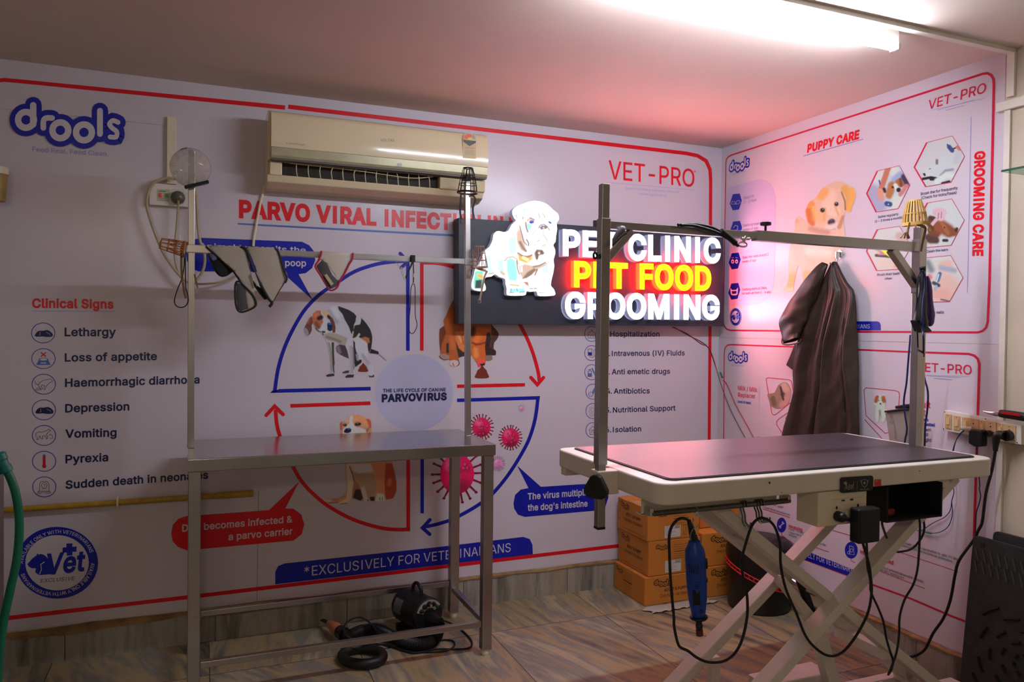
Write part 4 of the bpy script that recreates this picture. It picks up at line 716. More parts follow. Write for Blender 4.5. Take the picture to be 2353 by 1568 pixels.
# lower print
lp = thing('wall_mural', 'lower vinyl print on the right wall about puppy feeding, half hidden behind the brown apron', 'wall mural', (0, -.86, .8))
mb = MB(); mb.span((-.0016, -1.722, .15), (0, 0, 1.409), VINYL); mb.build('vinyl_sheet', lp)
P = Print(WR); P.line(R2([(74, 1310), (78, 660), (84, 628), (100, 608), (125, 603), (600, 620), (1400, 655), (1840, 670), (1880, 682), (1905, 705), (1917, 745), (1896, 1430)])+[(2239, 1232), (2234, 1434), (2189, 1417), (2096, 1377), (1989, 1338), (1842, 1283), (1668, 1216)],
       [1.8, 2, 2.4, 2.8, 3, 3.4, 4.2, 5.2, 5.6, 6, 6.2, 5.8, 5.6, 5, 4.6, 4.2, 3.8, 3.4, 2.4], RED2, D, True); P.build('border', lp)
small_logo(lp, lambda x, y: (92+.174*x, 587+.272*y-.018*x), R2, ((128, 756), (222, 761)))
P = Print(WR)
for s_, a, b, h_, mt, bo in (('Milk / Milk', (178, 930), (318, 947), 31, RED2, 0), ('Replacer', (178, 979), (303, 991), 31, RED2, 0), ('(Until 20 days)', (176, 1021), (270, 1031), 15, BLUE, .02), ('Booster diet', (315, 1298), (480, 1312), 32, RED2, 0),
                             ('Adult', (1435, 1054), (1565, 1060), 44, RED2, .005), ('Diet', (1432, 1112), (1530, 1116), 44, RED2, .005), ('(More than', (1400, 1150), (1549, 1155), 20, BLUE, .03), ('18 months)', (1472, 1184), (1597, 1192), 20, BLUE, .03),
                             ('To maintain', (1415, 1222), (1569, 1228), 22, NAVY, 0), ('ideal adult', (1415, 1254), (1549, 1262), 22, NAVY, 0), ('body weight', (1405, 1290), (1571, 1303), 22, NAVY, 0)):
    P = Print(WR); TXT(P, R2, s_, a, b, h_, mt, bo+.008); P.build('feeding_text_line', lp)
P = Print(WR); P.line(R2([(353, 906), (330, 905), (329, 1072)]), .5, LILAC, D); P.build('text_bracket', lp)
for s_, a, b, h_, mt in (('Introducing', (343, 492), (438, 520), 22, RED2), ('• From 8 - 10 weeks', (340, 508), (445, 536), 14, GREYI), ('• Always refer to', (340, 530), (430, 556), 14, GREYI), ('feeding guide', (342, 548), (400, 566), 14, GREYI), ('according to the', (480, 590), (600, 622), 15, GREYI), ('Precaution:', (1040, 545), (1147, 580), 22, GREYI),
                         ('• Refrain from bath, before vaccination or upto 90 days', (1040, 575), (1530, 725), 16, GREYI), ('dry bath or sponge bath can be done as alternative', (1040, 592), (1480, 736), 16, GREYI), ('Introduce solid food', (840, 672), (1071, 752), 26, RED2),
                         ('• Small amounts of softened kibbles after 4 weeks', (900, 742), (1280, 878), 16, GREYI), ('of age booster diet / weaning diet', (895, 760), (1146, 852), 16, GREYI), ('at regular intervals during adult hood', (160, 352), (350, 412), 14, GREYI), ('months of age', (150, 325), (306, 356), 12, GREYI)):
    P = Print(WR); TXT(P, HH, s_, a, b, h_, mt, .012 if mt is GREYI else .03, 1/3.028); P.build('feeding_text_line', lp)
for l in ([(160, 362), (350, 422)], [(293, 527), (293, 545), (378, 607)], [(480, 438), (480, 456)], [(625, 505), (812, 560)], [(495, 617), (620, 663)], [(775, 708), (777, 722), (802, 737)], [(1110, 662), (1525, 802)], [(950, 785), (1290, 917)]): P = Print(WR); P.line(HH(l), 1.3, RED2, D); P.build('red_rule', lp)
P = Print(WR); P.poly(HH([(250, 640), (250, 585), (275, 578), (820, 798), (815, 850)]), BLUE, .0028); TXT(P, HH, 'EXCLUSIVELY FOR VETERINARIANS', (345, 655), (850, 832), 40, WHT, 0, 1/3.028, d=.0032); P.build('exclusive_banner', lp)
for cx_, cy_, rx, ry, kind in ((480, 385, 37, 52, 0), (293, 475, 33, 52, 1), (778, 650, 45, 58, 2)):
    P = Print(WR); c = HH([(cx_, cy_)])[0]; P.disc(c, rx/3.028, ry/3.028, BLUE, D, 30); Q = lambda pts: HH([(cx_+x, cy_+y) for x, y in pts])
    if kind == 0: P.line(Q([(-15, 14), (12, -6)]), 2.4, LBL, D+.0003); P.line(Q([(12, -6), (24, -14)]), .8, LBL, D+.0004)
    if kind == 1: P.line(Q([(-10, 12), (10, -12)]), 2.6, LBL, D+.0003); [P.disc(q, 2, 2, LBL, D+.0005, 10) for q in Q([(-14, 10), (-8, 18), (14, -10), (8, -18)])]
    if kind == 2: P.line(Q([(-12, 28), (-12, -30), (14, -24), (22, 32)]), 1, LBL, D+.0003, True); P.ring(Q([(2, 2)])[0], 3, 4, 1, LBL, D+.0005, 12); P.ring(Q([(-18, 18)])[0], 3, 3, 1, LBL, D+.0005, 12)
    P.build('round_icon', lp)
P = Print(WR); TXT(P, R2, 'VET-PRO', (1465, 793), (1862, 819), 62, RED2, .008); P.line(R2([(1535, 822), (1850, 832)]), .5, LILAC, D); P.line(R2([(1537, 826), (1780, 840)]), 1, LILAC, D+.0002); P.line(R2([(1590, 845), (1720, 855)]), 1, LILAC, D+.0003); P.build('vet_pro_logo', lp)
def framed(V_, name, base, strokes):
    P = Print(WR); P.line(R2(V_), 1.5, RED2, D, True); f_ = P.build('picture_frame', lp)
    o, st = strokes
    paint(name, WR, .0030, R2(o), base, [(c, r*k3, R2(p), *s) for c, r, p, *s in st], REFR, f_, .9, smooth_out=2)
framed([(380, 858), (384, 845), (396, 842), (545, 856), (562, 868), (584, 985), (576, 1005), (450, 1106), (434, 1111), (422, 1100)], 'nursing_puppy_photo', (150, 110, 110),
       ([(390, 960), (440, 950), (465, 900), (500, 875), (535, 880), (560, 930), (555, 980), (540, 1030), (480, 1065), (420, 1050), (400, 1000)], [((196, 150, 150), 24, [(510, 900), (530, 930)]), ((90, 60, 60), 16, [(500, 960), (520, 1000)]), ((190, 130, 140), 26, [(500, 1040), (550, 960)]), ((120, 84, 74), 18, [(430, 990), (440, 1030)]), ((60, 40, 44), 7, [(485, 910), (505, 1000)])]))
framed([(600, 1048), (470, 1140), (454, 1160), (458, 1185), (530, 1290), (700, 1290), (700, 1048)], 'small_beagle_photo', (190, 176, 190),
       ([(520, 1130), (545, 1108), (575, 1115), (580, 1150), (565, 1180), (575, 1250), (540, 1262), (520, 1250), (530, 1190), (518, 1160)], [((160, 74, 50), 13, [(530, 1130)]), ((160, 74, 50), 12, [(568, 1130)]), ((60, 40, 44), 14, [(550, 1200), (545, 1230)]), ((40, 24, 30), 5, [(550, 1150)])]))
framed([(1085, 930), (1100, 914), (1310, 934), (1336, 944), (1342, 965), (1325, 1160), (1258, 1238), (1238, 1242), (1100, 1115)], 'beagle_portrait_photo', (206, 196, 208),
       ([(1158, 990), (1185, 965), (1215, 968), (1235, 958), (1240, 985), (1245, 1020), (1235, 1050), (1245, 1100), (1235, 1155), (1215, 1160), (1205, 1100), (1190, 1160), (1172, 1155), (1168, 1080), (1175, 1045), (1158, 1030)], [((176, 84, 50), 14, [(1172, 1010), (1180, 980)]), ((176, 84, 50), 14, [(1232, 1010), (1225, 985)]), ((40, 28, 34), 6, [(1205, 1030)]), ((40, 28, 34), 4, [(1192, 1005)]), ((40, 28, 34), 4, [(1218, 1005)]), ((150, 136, 150), 8, [(1200, 1080), (1205, 1140)])]))
P = Print(WR); P.line(R2([(1090, 1142), (1213, 1278), (1221, 1300), (1215, 1330)]), 1.5, RED2, D); P.line(R2([(625, 845), (632, 930)]), 1.2, BLUE, D); P.build('picture_frame_corner', lp)
# ================================================================ LIT SIGN
WSB = lambda d: (lambda x, y, dd=None: on(x, y, 1, -d))
C7 = lambda pts: crop(1030, 440, 3.512, pts)
BOARD = mat('slate_board', (44, 50, 62), .45, var=.08, scale=6, bump=.02)
sg = thing('lit_sign', 'glowing PET CLINIC PET FOOD GROOMING sign with a white bulldog on a dark board', 'sign', (-.86, -.1, 1.74))
bq = [on(x, y, 1, -.1) for x, y in C7([(82, 213), (2222, 350), (2222, 1090), (85, 1070)])]
MB().prism(bq, (0, 1, 0), .082, BOARD).build('board', sg, bevel=.002)
mb = MB(); q = on(*C7([(1190, 262)])[0], 1, -.09); mb.box(q, (.022, .02, .035), BLACK); mb.build('hanging_bracket', sg)
q1, q2 = bq[0], bq[3]
LW = mat('sign_white_glow', (222, 226, 255), .5, emit=15); LY = mat('sign_yellow_glow', (255, 240, 20), .5, emit=2.6, emitcol=(255, 232, 0))
LRs = mat('sign_red_side_glow', (255, 30, 10), .5, emit=46, emitcol=(255, 16, 4)); LWs = mat('sign_letter_side', (175, 180, 205), .5, emit=.28)
def sign_word(body, a, b, h, bold, front, side):
    a, b = C7([a, b]); vs, gl = letters(body, bold); x0 = min(v[0] for v in vs); x1 = max(v[0] for v in vs)
    D1, D0 = .142, .106
    A = on(*a, 1, -D1); B = on(*b, 1, -D1); T = on(a[0], a[1]-h/3.512, 1, -D1); ex = (B-A)/(x1-x0); ey = T-A
    def Wf(x, y, d): p = A+ex*(x-x0)+ey*y; return Vector((p.x, -d, p.z))
    for f in gl:
        mb = MB(); extrude_tris(mb, vs, f, Wf, D0, D1, front, side); mb.flat = True; mb.build('letter', sg)
sign_word('PET', (925, 508), (1372, 528), 190, .034, LW, LWs); sign_word('CLINIC', (1452, 545), (2198, 570), 190, .034, LW, LWs)
sign_word('PET', (1015, 762), (1450, 776), 190, .034, LY, LRs); sign_word('FOOD', (1545, 778), (2122, 794), 186, .034, LY, LRs)
sign_word('GROOMING', (943, 1015), (2190, 1026), 192, .034, LW, LWs)
BD = vcol('sign_print_glow', .4, .92)
bo = [(215, 830), (290, 770), (340, 660), (350, 590), (390, 540), (440, 530), (500, 545), (575, 525), (620, 440), (690, 370), (670, 350), (637, 280), (640, 215), (700, 160), (830, 110), (900, 85), (1000, 78), (1100, 100), (1180, 145), (1250, 215), (1310, 260), (1337, 320), (1330, 370), (1300, 410), (1308, 500), (1290, 620), (1285, 690), (1250, 740), (1275, 800), (1280, 870), (1255, 960), (1265, 1050), (1250, 1160), (1225, 1260), (1215, 1350), (1250, 1390), (1278, 1450), (1260, 1500), (1050, 1508), (1010, 1480), (995, 1435), (900, 1445), (850, 1430), (840, 1480), (790, 1500), (590, 1500), (548, 1470), (550, 1390), (530, 1320), (525, 1250), (440, 1220), (375, 1180), (320, 1215), (240, 1225), (210, 1290), (235, 1360), (230, 1420), (170, 1435), (60, 1415), (20, 1370), (30, 1280), (60, 1180), (75, 1110), (150, 1000), (190, 900)]
hb = lambda pts: crop(1080, 450, 6.532, pts); kb = 1/6.532; WD = lambda x, y, d: on(x, y, 1, -.138)
cy = (140, 214, 226); br = (120, 98, 84); tn = (186, 158, 134); og = (228, 158, 76); bl = (30, 60, 170); wh = (255, 255, 255)
br = (118, 98, 84); tn = (184, 160, 140); cyl = (178, 232, 240)
pn = paint('bulldog_panel', WD, 0, hb(bo), wh, ST(hb, kb, [
    (cyl, -26, [(240, 900), (300, 860), (330, 1060), (390, 1160), (300, 1190), (240, 1150)]), (cyl, -26, [(400, 960), (500, 940), (530, 1190), (450, 1170), (400, 1100)]), (tn, 26, [(470, 1150), (510, 1180)], .9), (tn, 16, [(280, 1175), (350, 1165)], .9), (cyl, -30, [(560, 640), (680, 560), (720, 760), (700, 900), (600, 900), (560, 800)]),
    (cy, -22, [(545, 960), (610, 930), (680, 965), (705, 1080), (720, 1220), (690, 1290), (580, 1270), (550, 1120)]), (tn, 14, [(520, 980), (560, 930), (640, 915), (700, 950), (720, 1020)], .8), (br, 8, [(700, 980), (715, 1100), (740, 1180)], .8), (tn, -24, [(690, 560), (740, 470), (780, 560), (840, 760), (840, 840), (760, 830), (700, 700)]), (br, 20, [(750, 700), (800, 790), (840, 830)], .9), (br, 9, [(745, 450), (775, 560), (810, 690), (850, 740)], .8),
    (og, -26, [(710, 870), (800, 900), (930, 890), (940, 960), (850, 1020), (730, 980)]), (br, 14, [(720, 860), (780, 900), (860, 920), (930, 890)], .9), ((250, 225, 170), 20, [(800, 930), (860, 960)], .9), (br, -16, [(960, 860), (1000, 800), (1090, 810), (1130, 870), (1040, 900), (1010, 980), (980, 950)]), ((84, 62, 62), 10, [(1000, 830), (1010, 940)], .8), ((240, 236, 230), 12, [(1036, 862)], .8), ((84, 62, 62), 9, [(1070, 830), (1090, 880)], .8),
    (tn, -24, [(730, 1060), (820, 1020), (930, 1040), (1060, 1030), (1160, 990), (1180, 1060), (1020, 1110), (900, 1190), (790, 1260), (740, 1170)]), ((240, 244, 244), 13, [(772, 1080), (775, 1130)], .8), (br, -14, [(780, 1250), (860, 1150), (960, 1090), (1000, 1110), (930, 1190), (850, 1240)]), (br, 9, [(950, 1070), (1040, 1050), (1130, 1000)], .8), (br, 12, [(1010, 1110), (975, 1190)], .8), (cyl, -24, [(1060, 1100), (1180, 1020), (1180, 1180), (1100, 1180)]), ((240, 232, 190), 26, [(1100, 1200), (1100, 1330)], .95),
    ((150, 110, 100), -16, [(790, 1290), (870, 1290), (890, 1370), (840, 1340)]), ((70, 60, 140), 7, [(900, 1392), (940, 1396)], .8), ((70, 60, 140), 7, [(960, 1390), (1000, 1392)], .8), (og, 12, [(600, 1335), (680, 1345), (730, 1350)], .9), (cy, -14, [(590, 1390), (820, 1390), (830, 1450), (590, 1455)]), ((60, 52, 44), 4, [(620, 1395), (618, 1440)], .6), ((60, 52, 44), 4, [(700, 1390), (715, 1440)], .6), ((50, 44, 40), 5, [(590, 1450), (660, 1456)], .6), ((50, 44, 40), 5, [(740, 1452), (820, 1440)], .6), ((70, 60, 66), 5, [(1040, 1450), (1060, 1462), (1120, 1462)], .6), ((90, 80, 84), 4, [(1170, 1400), (1185, 1430)], .7),
    ((100, 200, 170), -16, [(75, 1130), (200, 1130), (200, 1250), (180, 1400), (60, 1390), (50, 1300)]), (og, 26, [(130, 1200), (175, 1220)], .9), ((50, 56, 52), -14, [(85, 1270), (180, 1260), (170, 1390), (75, 1395)]), (wh, 9, [(60, 1180), (25, 1280), (30, 1375), (80, 1418), (200, 1422), (228, 1380)], .5),
    (tn, -14, [(825, 360), (900, 320), (990, 355), (960, 400), (900, 380), (860, 400)]), (cy, -16, [(850, 400), (890, 420), (940, 440), (910, 500), (870, 530), (850, 470)]), (br, 12, [(835, 400), (845, 480), (868, 545)], .8), (br, 8, [(900, 330), (960, 360)], .8), (bl, -4, [(880, 400), (910, 370), (955, 375), (960, 410), (920, 425)]), ((10, 16, 80), 11, [(915, 398)], .5), ((200, 220, 250), 4, [(918, 388)], .5), (bl, 15, [(1188, 395), (1212, 410)], .5), (cyl, 18, [(1245, 420), (1248, 500)], .9),
    (cyl, 26, [(930, 230), (870, 290), (820, 340)], .95), (tn, 14, [(1030, 270), (1050, 330)], .9), (tn, 14, [(1100, 270), (1125, 330)], .9), (br, 8, [(808, 200), (830, 215), (808, 280), (790, 350)], .7), (cyl, 16, [(840, 200), (800, 300)], .9), ((90, 80, 150), 6, [(690, 290), (705, 330)], .7), (cyl, 8, [(1000, 175), (1060, 178), (1130, 195)], .9), (tn, 7, [(740, 370), (775, 385)], .8),
    ((64, 56, 60), 7, [(1028, 485), (1060, 440), (1110, 430), (1160, 460), (1195, 520)], .7), ((110, 100, 104), -8, [(1040, 480), (1080, 445), (1150, 450), (1165, 490), (1110, 500), (1070, 512)]), ((210, 220, 232), 9, [(1105, 480)], .7), ((40, 34, 40), 8, [(1075, 500)], .6), ((40, 34, 40), 7, [(1135, 492)], .6), ((80, 70, 70), 4, [(1100, 515), (1100, 592)], .6), ((80, 74, 70), 5, [(1100, 595), (1140, 630), (1165, 690)], .6), ((100, 94, 90), 4, [(1020, 505), (960, 540), (922, 612)], .6), ((120, 110, 106), 4, [(935, 640), (990, 652), (1060, 610)], .8), ((90, 80, 78), 6, [(1010, 690), (1045, 665)], .7),
    (og, 8, [(965, 742), (990, 738)], .8), (og, 10, [(1085, 755), (1135, 735)], .8), (br, 12, [(850, 660), (880, 710), (875, 750)], .8)]), None, sg, 1.3, BD, smooth_out=2, grain=.05, label='glowing print of a white bulldog')
mb = MB(); ou = sm(hb(bo), 2); n = len(ou); vs = [on(x, y, 1, -.138) for x, y in ou]; vs += [Vector((p.x, -.1005, p.z)) for p in vs]
mb.flat = True; mb.add(vs, [(i, (i+1) % n, (i+1) % n+n, i+n) for i in range(n)], LWs); mb.build('panel_edge', pn)
mb = MB(); w1 = [on(x, y, 1, -.004) for x, y in [(1545, 752), (1580, 768), (1610, 790), (1628, 800), (1645, 845), (1652, 870)]]
RW = mat('red_wire', (168, 40, 40), .5, var=.1); BW = mat('brown_wire', (70, 40, 44), .5, var=.1); GW = mat('green_tape', (20, 120, 80), .5, var=.1)
tt = thing('sign_wire', 'thin red and brown wire pair drooping from the lit sign round the corner', 'wire', (-.1, 0, 1.3))
MB().tube(w1+[on(x, y, 0, -.004) for x, y in [(1668, 880), (1690, 930), (1715, 975), (1735, 1012), (1750, 1040)]], .0022, RW, 6, smoothpts=4).build('red_wire', tt, smooth=True)
MB().tube([on(x, y, 1, -.006) for x, y in [(1548, 752), (1590, 775), (1612, 786), (1630, 802), (1641, 830), (1650, 862)]]+[on(x, y, 0, -.006) for x, y in [(1664, 905), (1680, 945), (1703, 990), (1716, 1012)]], .0018, BW, 6, smoothpts=4).build('brown_wire', tt, smooth=True)
MB().tube([on(x, y, 0, -.008) for x, y in [(1655, 856), (1660, 868)]], .0045, GW, 8).build('tape', tt)
# ================================================================ AIR CONDITIONER
ACW = mat('ac_cream', (222, 208, 172), .13, var=.03, scale=3, coat=.3); ACS = mat('ac_silver_band', (176, 172, 140), .3, .3, var=.08, scale=30); ACD = mat('ac_dark_inside', (40, 36, 28), .7, var=.3); ACG = mat('ac_grey_edge', (92, 92, 92), .5)
ac = thing('air_conditioner', 'cream wall air conditioner with open dusty louvre high on the back wall', 'air conditioner', (-2.08, -.1, 2.08))
X0, X1 = -2.598, -1.568
def sweep(mb, prof, x0, x1, mt):
    n = len(prof); vs = [(x, -d, z) for x in (x0, x1) for d, z in prof]
    mb.add(vs, [(i, (i+1) % n, n+(i+1) % n, n+i) for i in range(n)]+[tuple(range(n)), tuple(range(2*n-1, n-1, -1))], mt)
mb = MB(); sweep(mb, [(0, 2.396), (.11, 2.412), (.168, 2.41), (.19, 2.398), (.19, 2.19), (.12, 2.19), (.12, 2.128), (.165, 2.128), (.15, 2.098), (.09, 2.078), (0, 2.075)], X0, X1, ACW); mb.build('body', ac, bevel=.003)
mb = MB(); sweep(mb, [(.19, 2.402), (.199, 2.396), (.206, 2.382), (.2115, 2.355), (.2150, 2.325), (.2164, 2.300), (.2160, 2.280), (.2150, 2.262), (.2132, 2.242), (.19, 2.242)], X0+.012, X1+.002, ACW); mb.build('front_panel', ac, smooth=True)
mb = MB(); sweep(mb, [(.19, 2.241), (.2165, 2.241), (.213, 2.205), (.206, 2.193), (.19, 2.193)], X0+.012, X1+.002, ACS); mb.build('silver_band', ac, bevel=.002)
mb = MB(); mb.span((X0+.015, -.206, 2.186), (X1, -.175, 2.1925), ACG); mb.build('flap_edge', ac, bevel=.001)
mb = MB(); mb.span((-2.53, -.135, 2.13), (-1.80, -.1215, 2.188), ACD); mb.build('dark_outlet', ac)
mb = MB(); mb.span((X0+.01, -.17, 2.125), (-2.535, -.12, 2.186), ACW); mb.build('outlet_cheek', ac, bevel=.004)
mb = MB(); mb.span((-1.80, -.175, 2.125), (X1+.004, -.12, 2.186), mat('ac_cream_dull', (196, 184, 140), .5)); mb.build('outlet_cheek', ac, bevel=.006)
for i in range(13):
    x = -2.47+.052*i; mb = MB(); lean = random.uniform(-.008, .01)
    mb.tube([(x+lean, -.16, 2.186), (x-.003, -.165, 2.165), (x, -.16, 2.14), (x+.004, -.15, 2.131)], .0022, ACW, 6, smoothpts=3); mb.build('vane', ac, smooth=True)
mb = MB(); mb.tube([(-2.50, -.163, 2.184), (-2.2, -.165, 2.178), (-1.95, -.165, 2.166), (-1.83, -.163, 2.182)], .0018, ACW, 6, smoothpts=5); mb.build('louvre_rod', ac, smooth=True)
def ACP(x, y, d): p = on(x, y, 1, -.2165); p.y = -.2165-d*.2; return p
A4 = lambda pts: crop(600, 200, 3.4845, pts)
STK = mat('label_beige', (196, 176, 130), .5, var=.05); ORG = ink('orange', (222, 84, 30)); YEL = ink('yellow', (226, 196, 40)); BLK = ink('black', (26, 24, 26)); GRN = ink('green', (40, 120, 60)); GRYT = ink('faint_grey', (150, 142, 130))
P = Print(ACP); P.poly(A4([(1615, 405), (1625, 385), (1650, 372), (1690, 375), (1712, 390), (1722, 410), (1720, 578), (1614, 570)]), STK, .002)
P.poly(A4([(1620, 418), (1628, 392), (1652, 376), (1682, 378), (1686, 402), (1668, 404), (1650, 418)]), ORG, .004); P.poly(A4([(1650, 420), (1660, 406), (1684, 408), (1692, 424)]), YEL, .005); P.poly(A4([(1688, 380), (1708, 392), (1718, 415), (1700, 418), (1688, 402)]), GRYT, .0045)
P.poly(A4([(1619, 422), (1720, 434), (1718, 448), (1668, 474), (1620, 440)]), BLK, .006); TX = A4([(1634, 490), (1706, 496)]); P.text('POWER SAVINGS', TX[0], TX[1], 2.6, RED, .006)
for i in range(5): P.line(A4([(1628, 505+i*9), (1708, 511+i*9)]), .9, GRYT, .005)
P.build('energy_label', ac)
P = Print(ACP); a, b = A4([(953, 434), (1064, 437)]); P.text('VOLTAS', a, b, 6, GRYT, .002, .01, shear=.2); a, b = A4([(198, 456), (352, 470)]); P.text('A TATA Product', a, b, 4, GRYT, .002, shear=.1); a, b = A4([(1582, 610), (1655, 616)]); P.text('Vertis', a, b, 5, WHT, .002, .02); a, b = A4([(1664, 617), (1735, 624)]); P.text('PREMIUM', a, b, 2.4, WHT, .002); P.poly(A4([(1088, 610), (1128, 613), (1127, 634), (1088, 631)]), GRYT, .004); P.build('lettering', ac)
mb = MB(); mb.tube([on(x, y, 1, -.012) for x, y in [(623, 398), (610, 425), (600, 460), (592, 500), (584, 545), (582, 566)]], .006, CREAM, 8, smoothpts=4)
o = mb.build('drain_hose', None, smooth=True); tag(o, 'cream hose hanging down from the left end of the air conditioner', 'hose')
# ================================================================ STEEL TABLE
st = thing('steel_table', 'bare stainless steel grooming table with an upright frame, standing against the back wall', 'table', (-2.29, -.36, 0))
mb = MB(); mb.span((-2.914, -.622, .937), (-1.664, -.095, .94), STEELTOP); mb.span((-2.914, -.622, .89), (-1.664, -.618, .9385), STEELX); mb.span((-2.914, -.099, .89), (-1.664, -.095, .9385), STEELX); mb.span((-2.914, -.618, .89), (-2.910, -.099, .9385), STEELX); mb.span((-1.668, -.618, .89), (-1.664, -.099, .9385), STEELX)
mb = MB(); mb.span((-2.914, -.622, .89), (-1.664, -.095, .94), STEELTOP); mb.build('table_top', st, bevel=.004, seg=3)
for x in (-2.888, -1.692):
    for y in (-.592, -.125):
        lg = MB().span((x-.0225, y-.0225, .025), (x+.0225, y+.0225, .889), STEEL).build('leg', st, bevel=.003)
        MB().lathe([(.017, .0), (.019, .004), (.019, .02), (.016, .025)], (x, y, 0), (0, 0, 1), CREAM, 16).build('foot', lg, smooth=True)
for y, z in ((-.592, .14), (-.125, .172)): MB().span((-2.865, y-.0125, z-.0125), (-1.715, y+.0125, z+.0125), STEELX).build('stretcher', st, bevel=.002)
for x in (-2.888, -1.692): MB().span((x-.0125, -.57, .128), (x+.0125, -.148, .153), STEELX).build('stretcher', st, bevel=.002)
for x, xt, zt in ((-2.905, -2.907, 2.165), (-1.695, -1.713, 2.138)): MB().bar((x, -.33, .94), (xt, -.33, zt), .0255, .0255, STEEL, (0, 1, 0)).build('upright_post', st, bevel=.002)
MB().bar((-2.915, -.33, 1.762), (-1.70, -.33, 1.762), .0255, .0255, STEELX).build('cross_bar', st, bevel=.002)
for x0, x1 in ((-2.93, -2.80), (-1.725, -1.667)): MB().span((x0, -.3465, 1.7455), (x1, -.3135, 1.7785), STEELX).build('bar_sleeve', st, bevel=.002)
MB().tube([(-2.95, -.36, 1.78), (-2.95, -.36, 1.82)], .002, CHROME, 6).build('pin', st)
# ================================================================ LIFTING GROOMING TABLE
gt = thing('grooming_table', 'white lifting grooming table with a dark ribbed top and scissor legs', 'table', (-.995, -1.6, 0))
TX0, TX1, TY0, TY1, TZ = -1.681, -.308, -1.936, -1.259, 1.02
def rrect(x0, x1, y0, y1, r, n=6):
    out = []
    for cx_, cy_, a in ((x1-r, y1-r, 0), (x0+r, y1-r, 90), (x0+r, y0+r, 180), (x1-r, y0+r, 270)):
        for i in range(n+1): t = math.radians(a+90*i/n); out.append((cx_+r*math.cos(t), cy_+r*math.sin(t)))
    return out
MB().prism([(x, y, .958) for x, y in rrect(TX0, TX1, TY0, TY1, .045)], (0, 0, 1), TZ-.958, WHITEMET).build('frame', gt, bevel=.006, seg=3)
def matfn(nt, N, L, b):
    tc = N.new('ShaderNodeTexCoord'); wv = N.new('ShaderNodeTexWave'); wv.wave_type = 'BANDS'; wv.bands_direction = 'DIAGONAL'; wv.inputs['Scale'].default_value = 52; wv.inputs['Distortion'].default_value = .15
    L.new(tc.outputs['Object'], wv.inputs['Vector']); bp = N.new('ShaderNodeBump'); bp.inputs['Strength'].default_value = .35; bp.inputs['Distance'].default_value = .002
    L.new(wv.outputs[1], bp.inputs['Height']); L.new(bp.outputs[0], b.inputs['Normal'])
    r = N.new('ShaderNodeValToRGB'); r.color_ramp.elements[0].color = (*lin((34, 28, 33)), 1); r.color_ramp.elements[1].color = (*lin((72, 62, 70)), 1); L.new(wv.outputs[1], r.inputs[0]); L.new(r.outputs[0], b.inputs['Base Color'])
    b.inputs['Roughness'].default_value = .33; b.inputs['Specular IOR Level'].default_value = .85
RIB = node_mat('ribbed_rubber_top', matfn)
MB().prism([(x, y, TZ-.002) for x, y in rrect(TX0+.052, TX1-.052, TY0+.032, TY1-.03, .025)], (0, 0, 1), .0065, RUBBER).build('mat_edge', gt, bevel=.002)
MB().prism([(x, y, TZ+.004) for x, y in rrect(TX0+.058, TX1-.058, TY0+.038, TY1-.036, .022)], (0, 0, 1), .002, RIB).build('ribbed_mat', gt)
SX, SZ, SL = -.882, .525, .742
def sleg(y, s, z0=.085, z1=.935):
    a = (SX+s*(z0-SZ-.018)/SL, y, z0); b = (SX+s*(z1-SZ-.018)/SL, y, z1); MB().bar(a, b, .034, .060, WHITEMET, (0, 1, 0)).build('scissor_leg', gt, bevel=.004); return a, b
sleg(-1.80, 1); sleg(-1.755, -1); sleg(-1.51, 1); sleg(-1.555, -1)
PZ = SZ+.018
MB().tube([(SX, -1.826, PZ), (SX, -1.485, PZ)], .014, CHROME, 14).build('pivot_bolt', gt, smooth=True)
for y in (-1.778, -1.53):
    pass
for y in (-1.80, -1.51): MB().span((-1.62, y-.022, .028), (-.16, y+.022, .075), WHITEMET).build('base_rail', gt, bevel=.004)
for x in (-1.60, -.185): MB().span((x-.03, -1.86, .028), (x+.03, -1.45, .07), WHITEMET).build('base_cross_rail', gt, bevel=.004)
for x in (-1.60, -.185):
    for y in (-1.84, -1.47): MB().lathe([(.022, 0), (.024, .008), (.02, .028)], (x, y, 0), (0, 0, 1), BLACK, 16).build('levelling_foot', gt, smooth=True)
for y in (-1.755, -1.555): MB().span((-.30, y-.03, .07), (-.235, y+.03, .15), WHITEMET).build('leg_bracket', gt, bevel=.003)
MB().tube([(-1.14, -1.755, .70+.03), (-1.14, -1.53, .70+.03)], .012, WHITEMET, 10).build('leg_spacer', gt, smooth=True)
MB().bar((-.60, -1.755, .305), (-.60, -1.53, .305), .04, .04, WHITEMET).build('leg_spacer', gt, bevel=.003)
DSTEEL = mat('dark_steel', (.16, .15, .14), .3, .9, var=.15, scale=60)
q_ = on(1640, 1508, 1, -1.47); MB().span((q_.x-.02, -1.485, .03), (q_.x+.02, -1.455, q_.z), WHITEMET).build('base_stop', gt, bevel=.003)
# underside rail channels
MB().span((-1.66, -1.30, .925), (-.33, -1.265, .957), WHITEMET).build('under_channel', gt, bevel=.002)
mb = MB(); mb.span((-1.655, -1.80, .952), (-1.15, -1.70, .956), WHITEMET); mb.span((-1.655, -1.80, .902), (-1.15, -1.796, .956), WHITEMET); mb.span((-1.655, -1.80, .90), (-1.15, -1.77, .904), WHITEMET); mb.build('under_channel', gt)
mb = MB(); mb.tube([(-1.645, -1.835, .912), (-1.13, -1.835, .912)], .0085, DSTEEL, 12); mb.build('hook_rail', gt, smooth=True)
for x in (-1.645, -1.135): MB().span((x-.006, -1.842, .905), (x+.006, -1.80, .93), CHROME).build('rail_bracket', gt, bevel=.002)
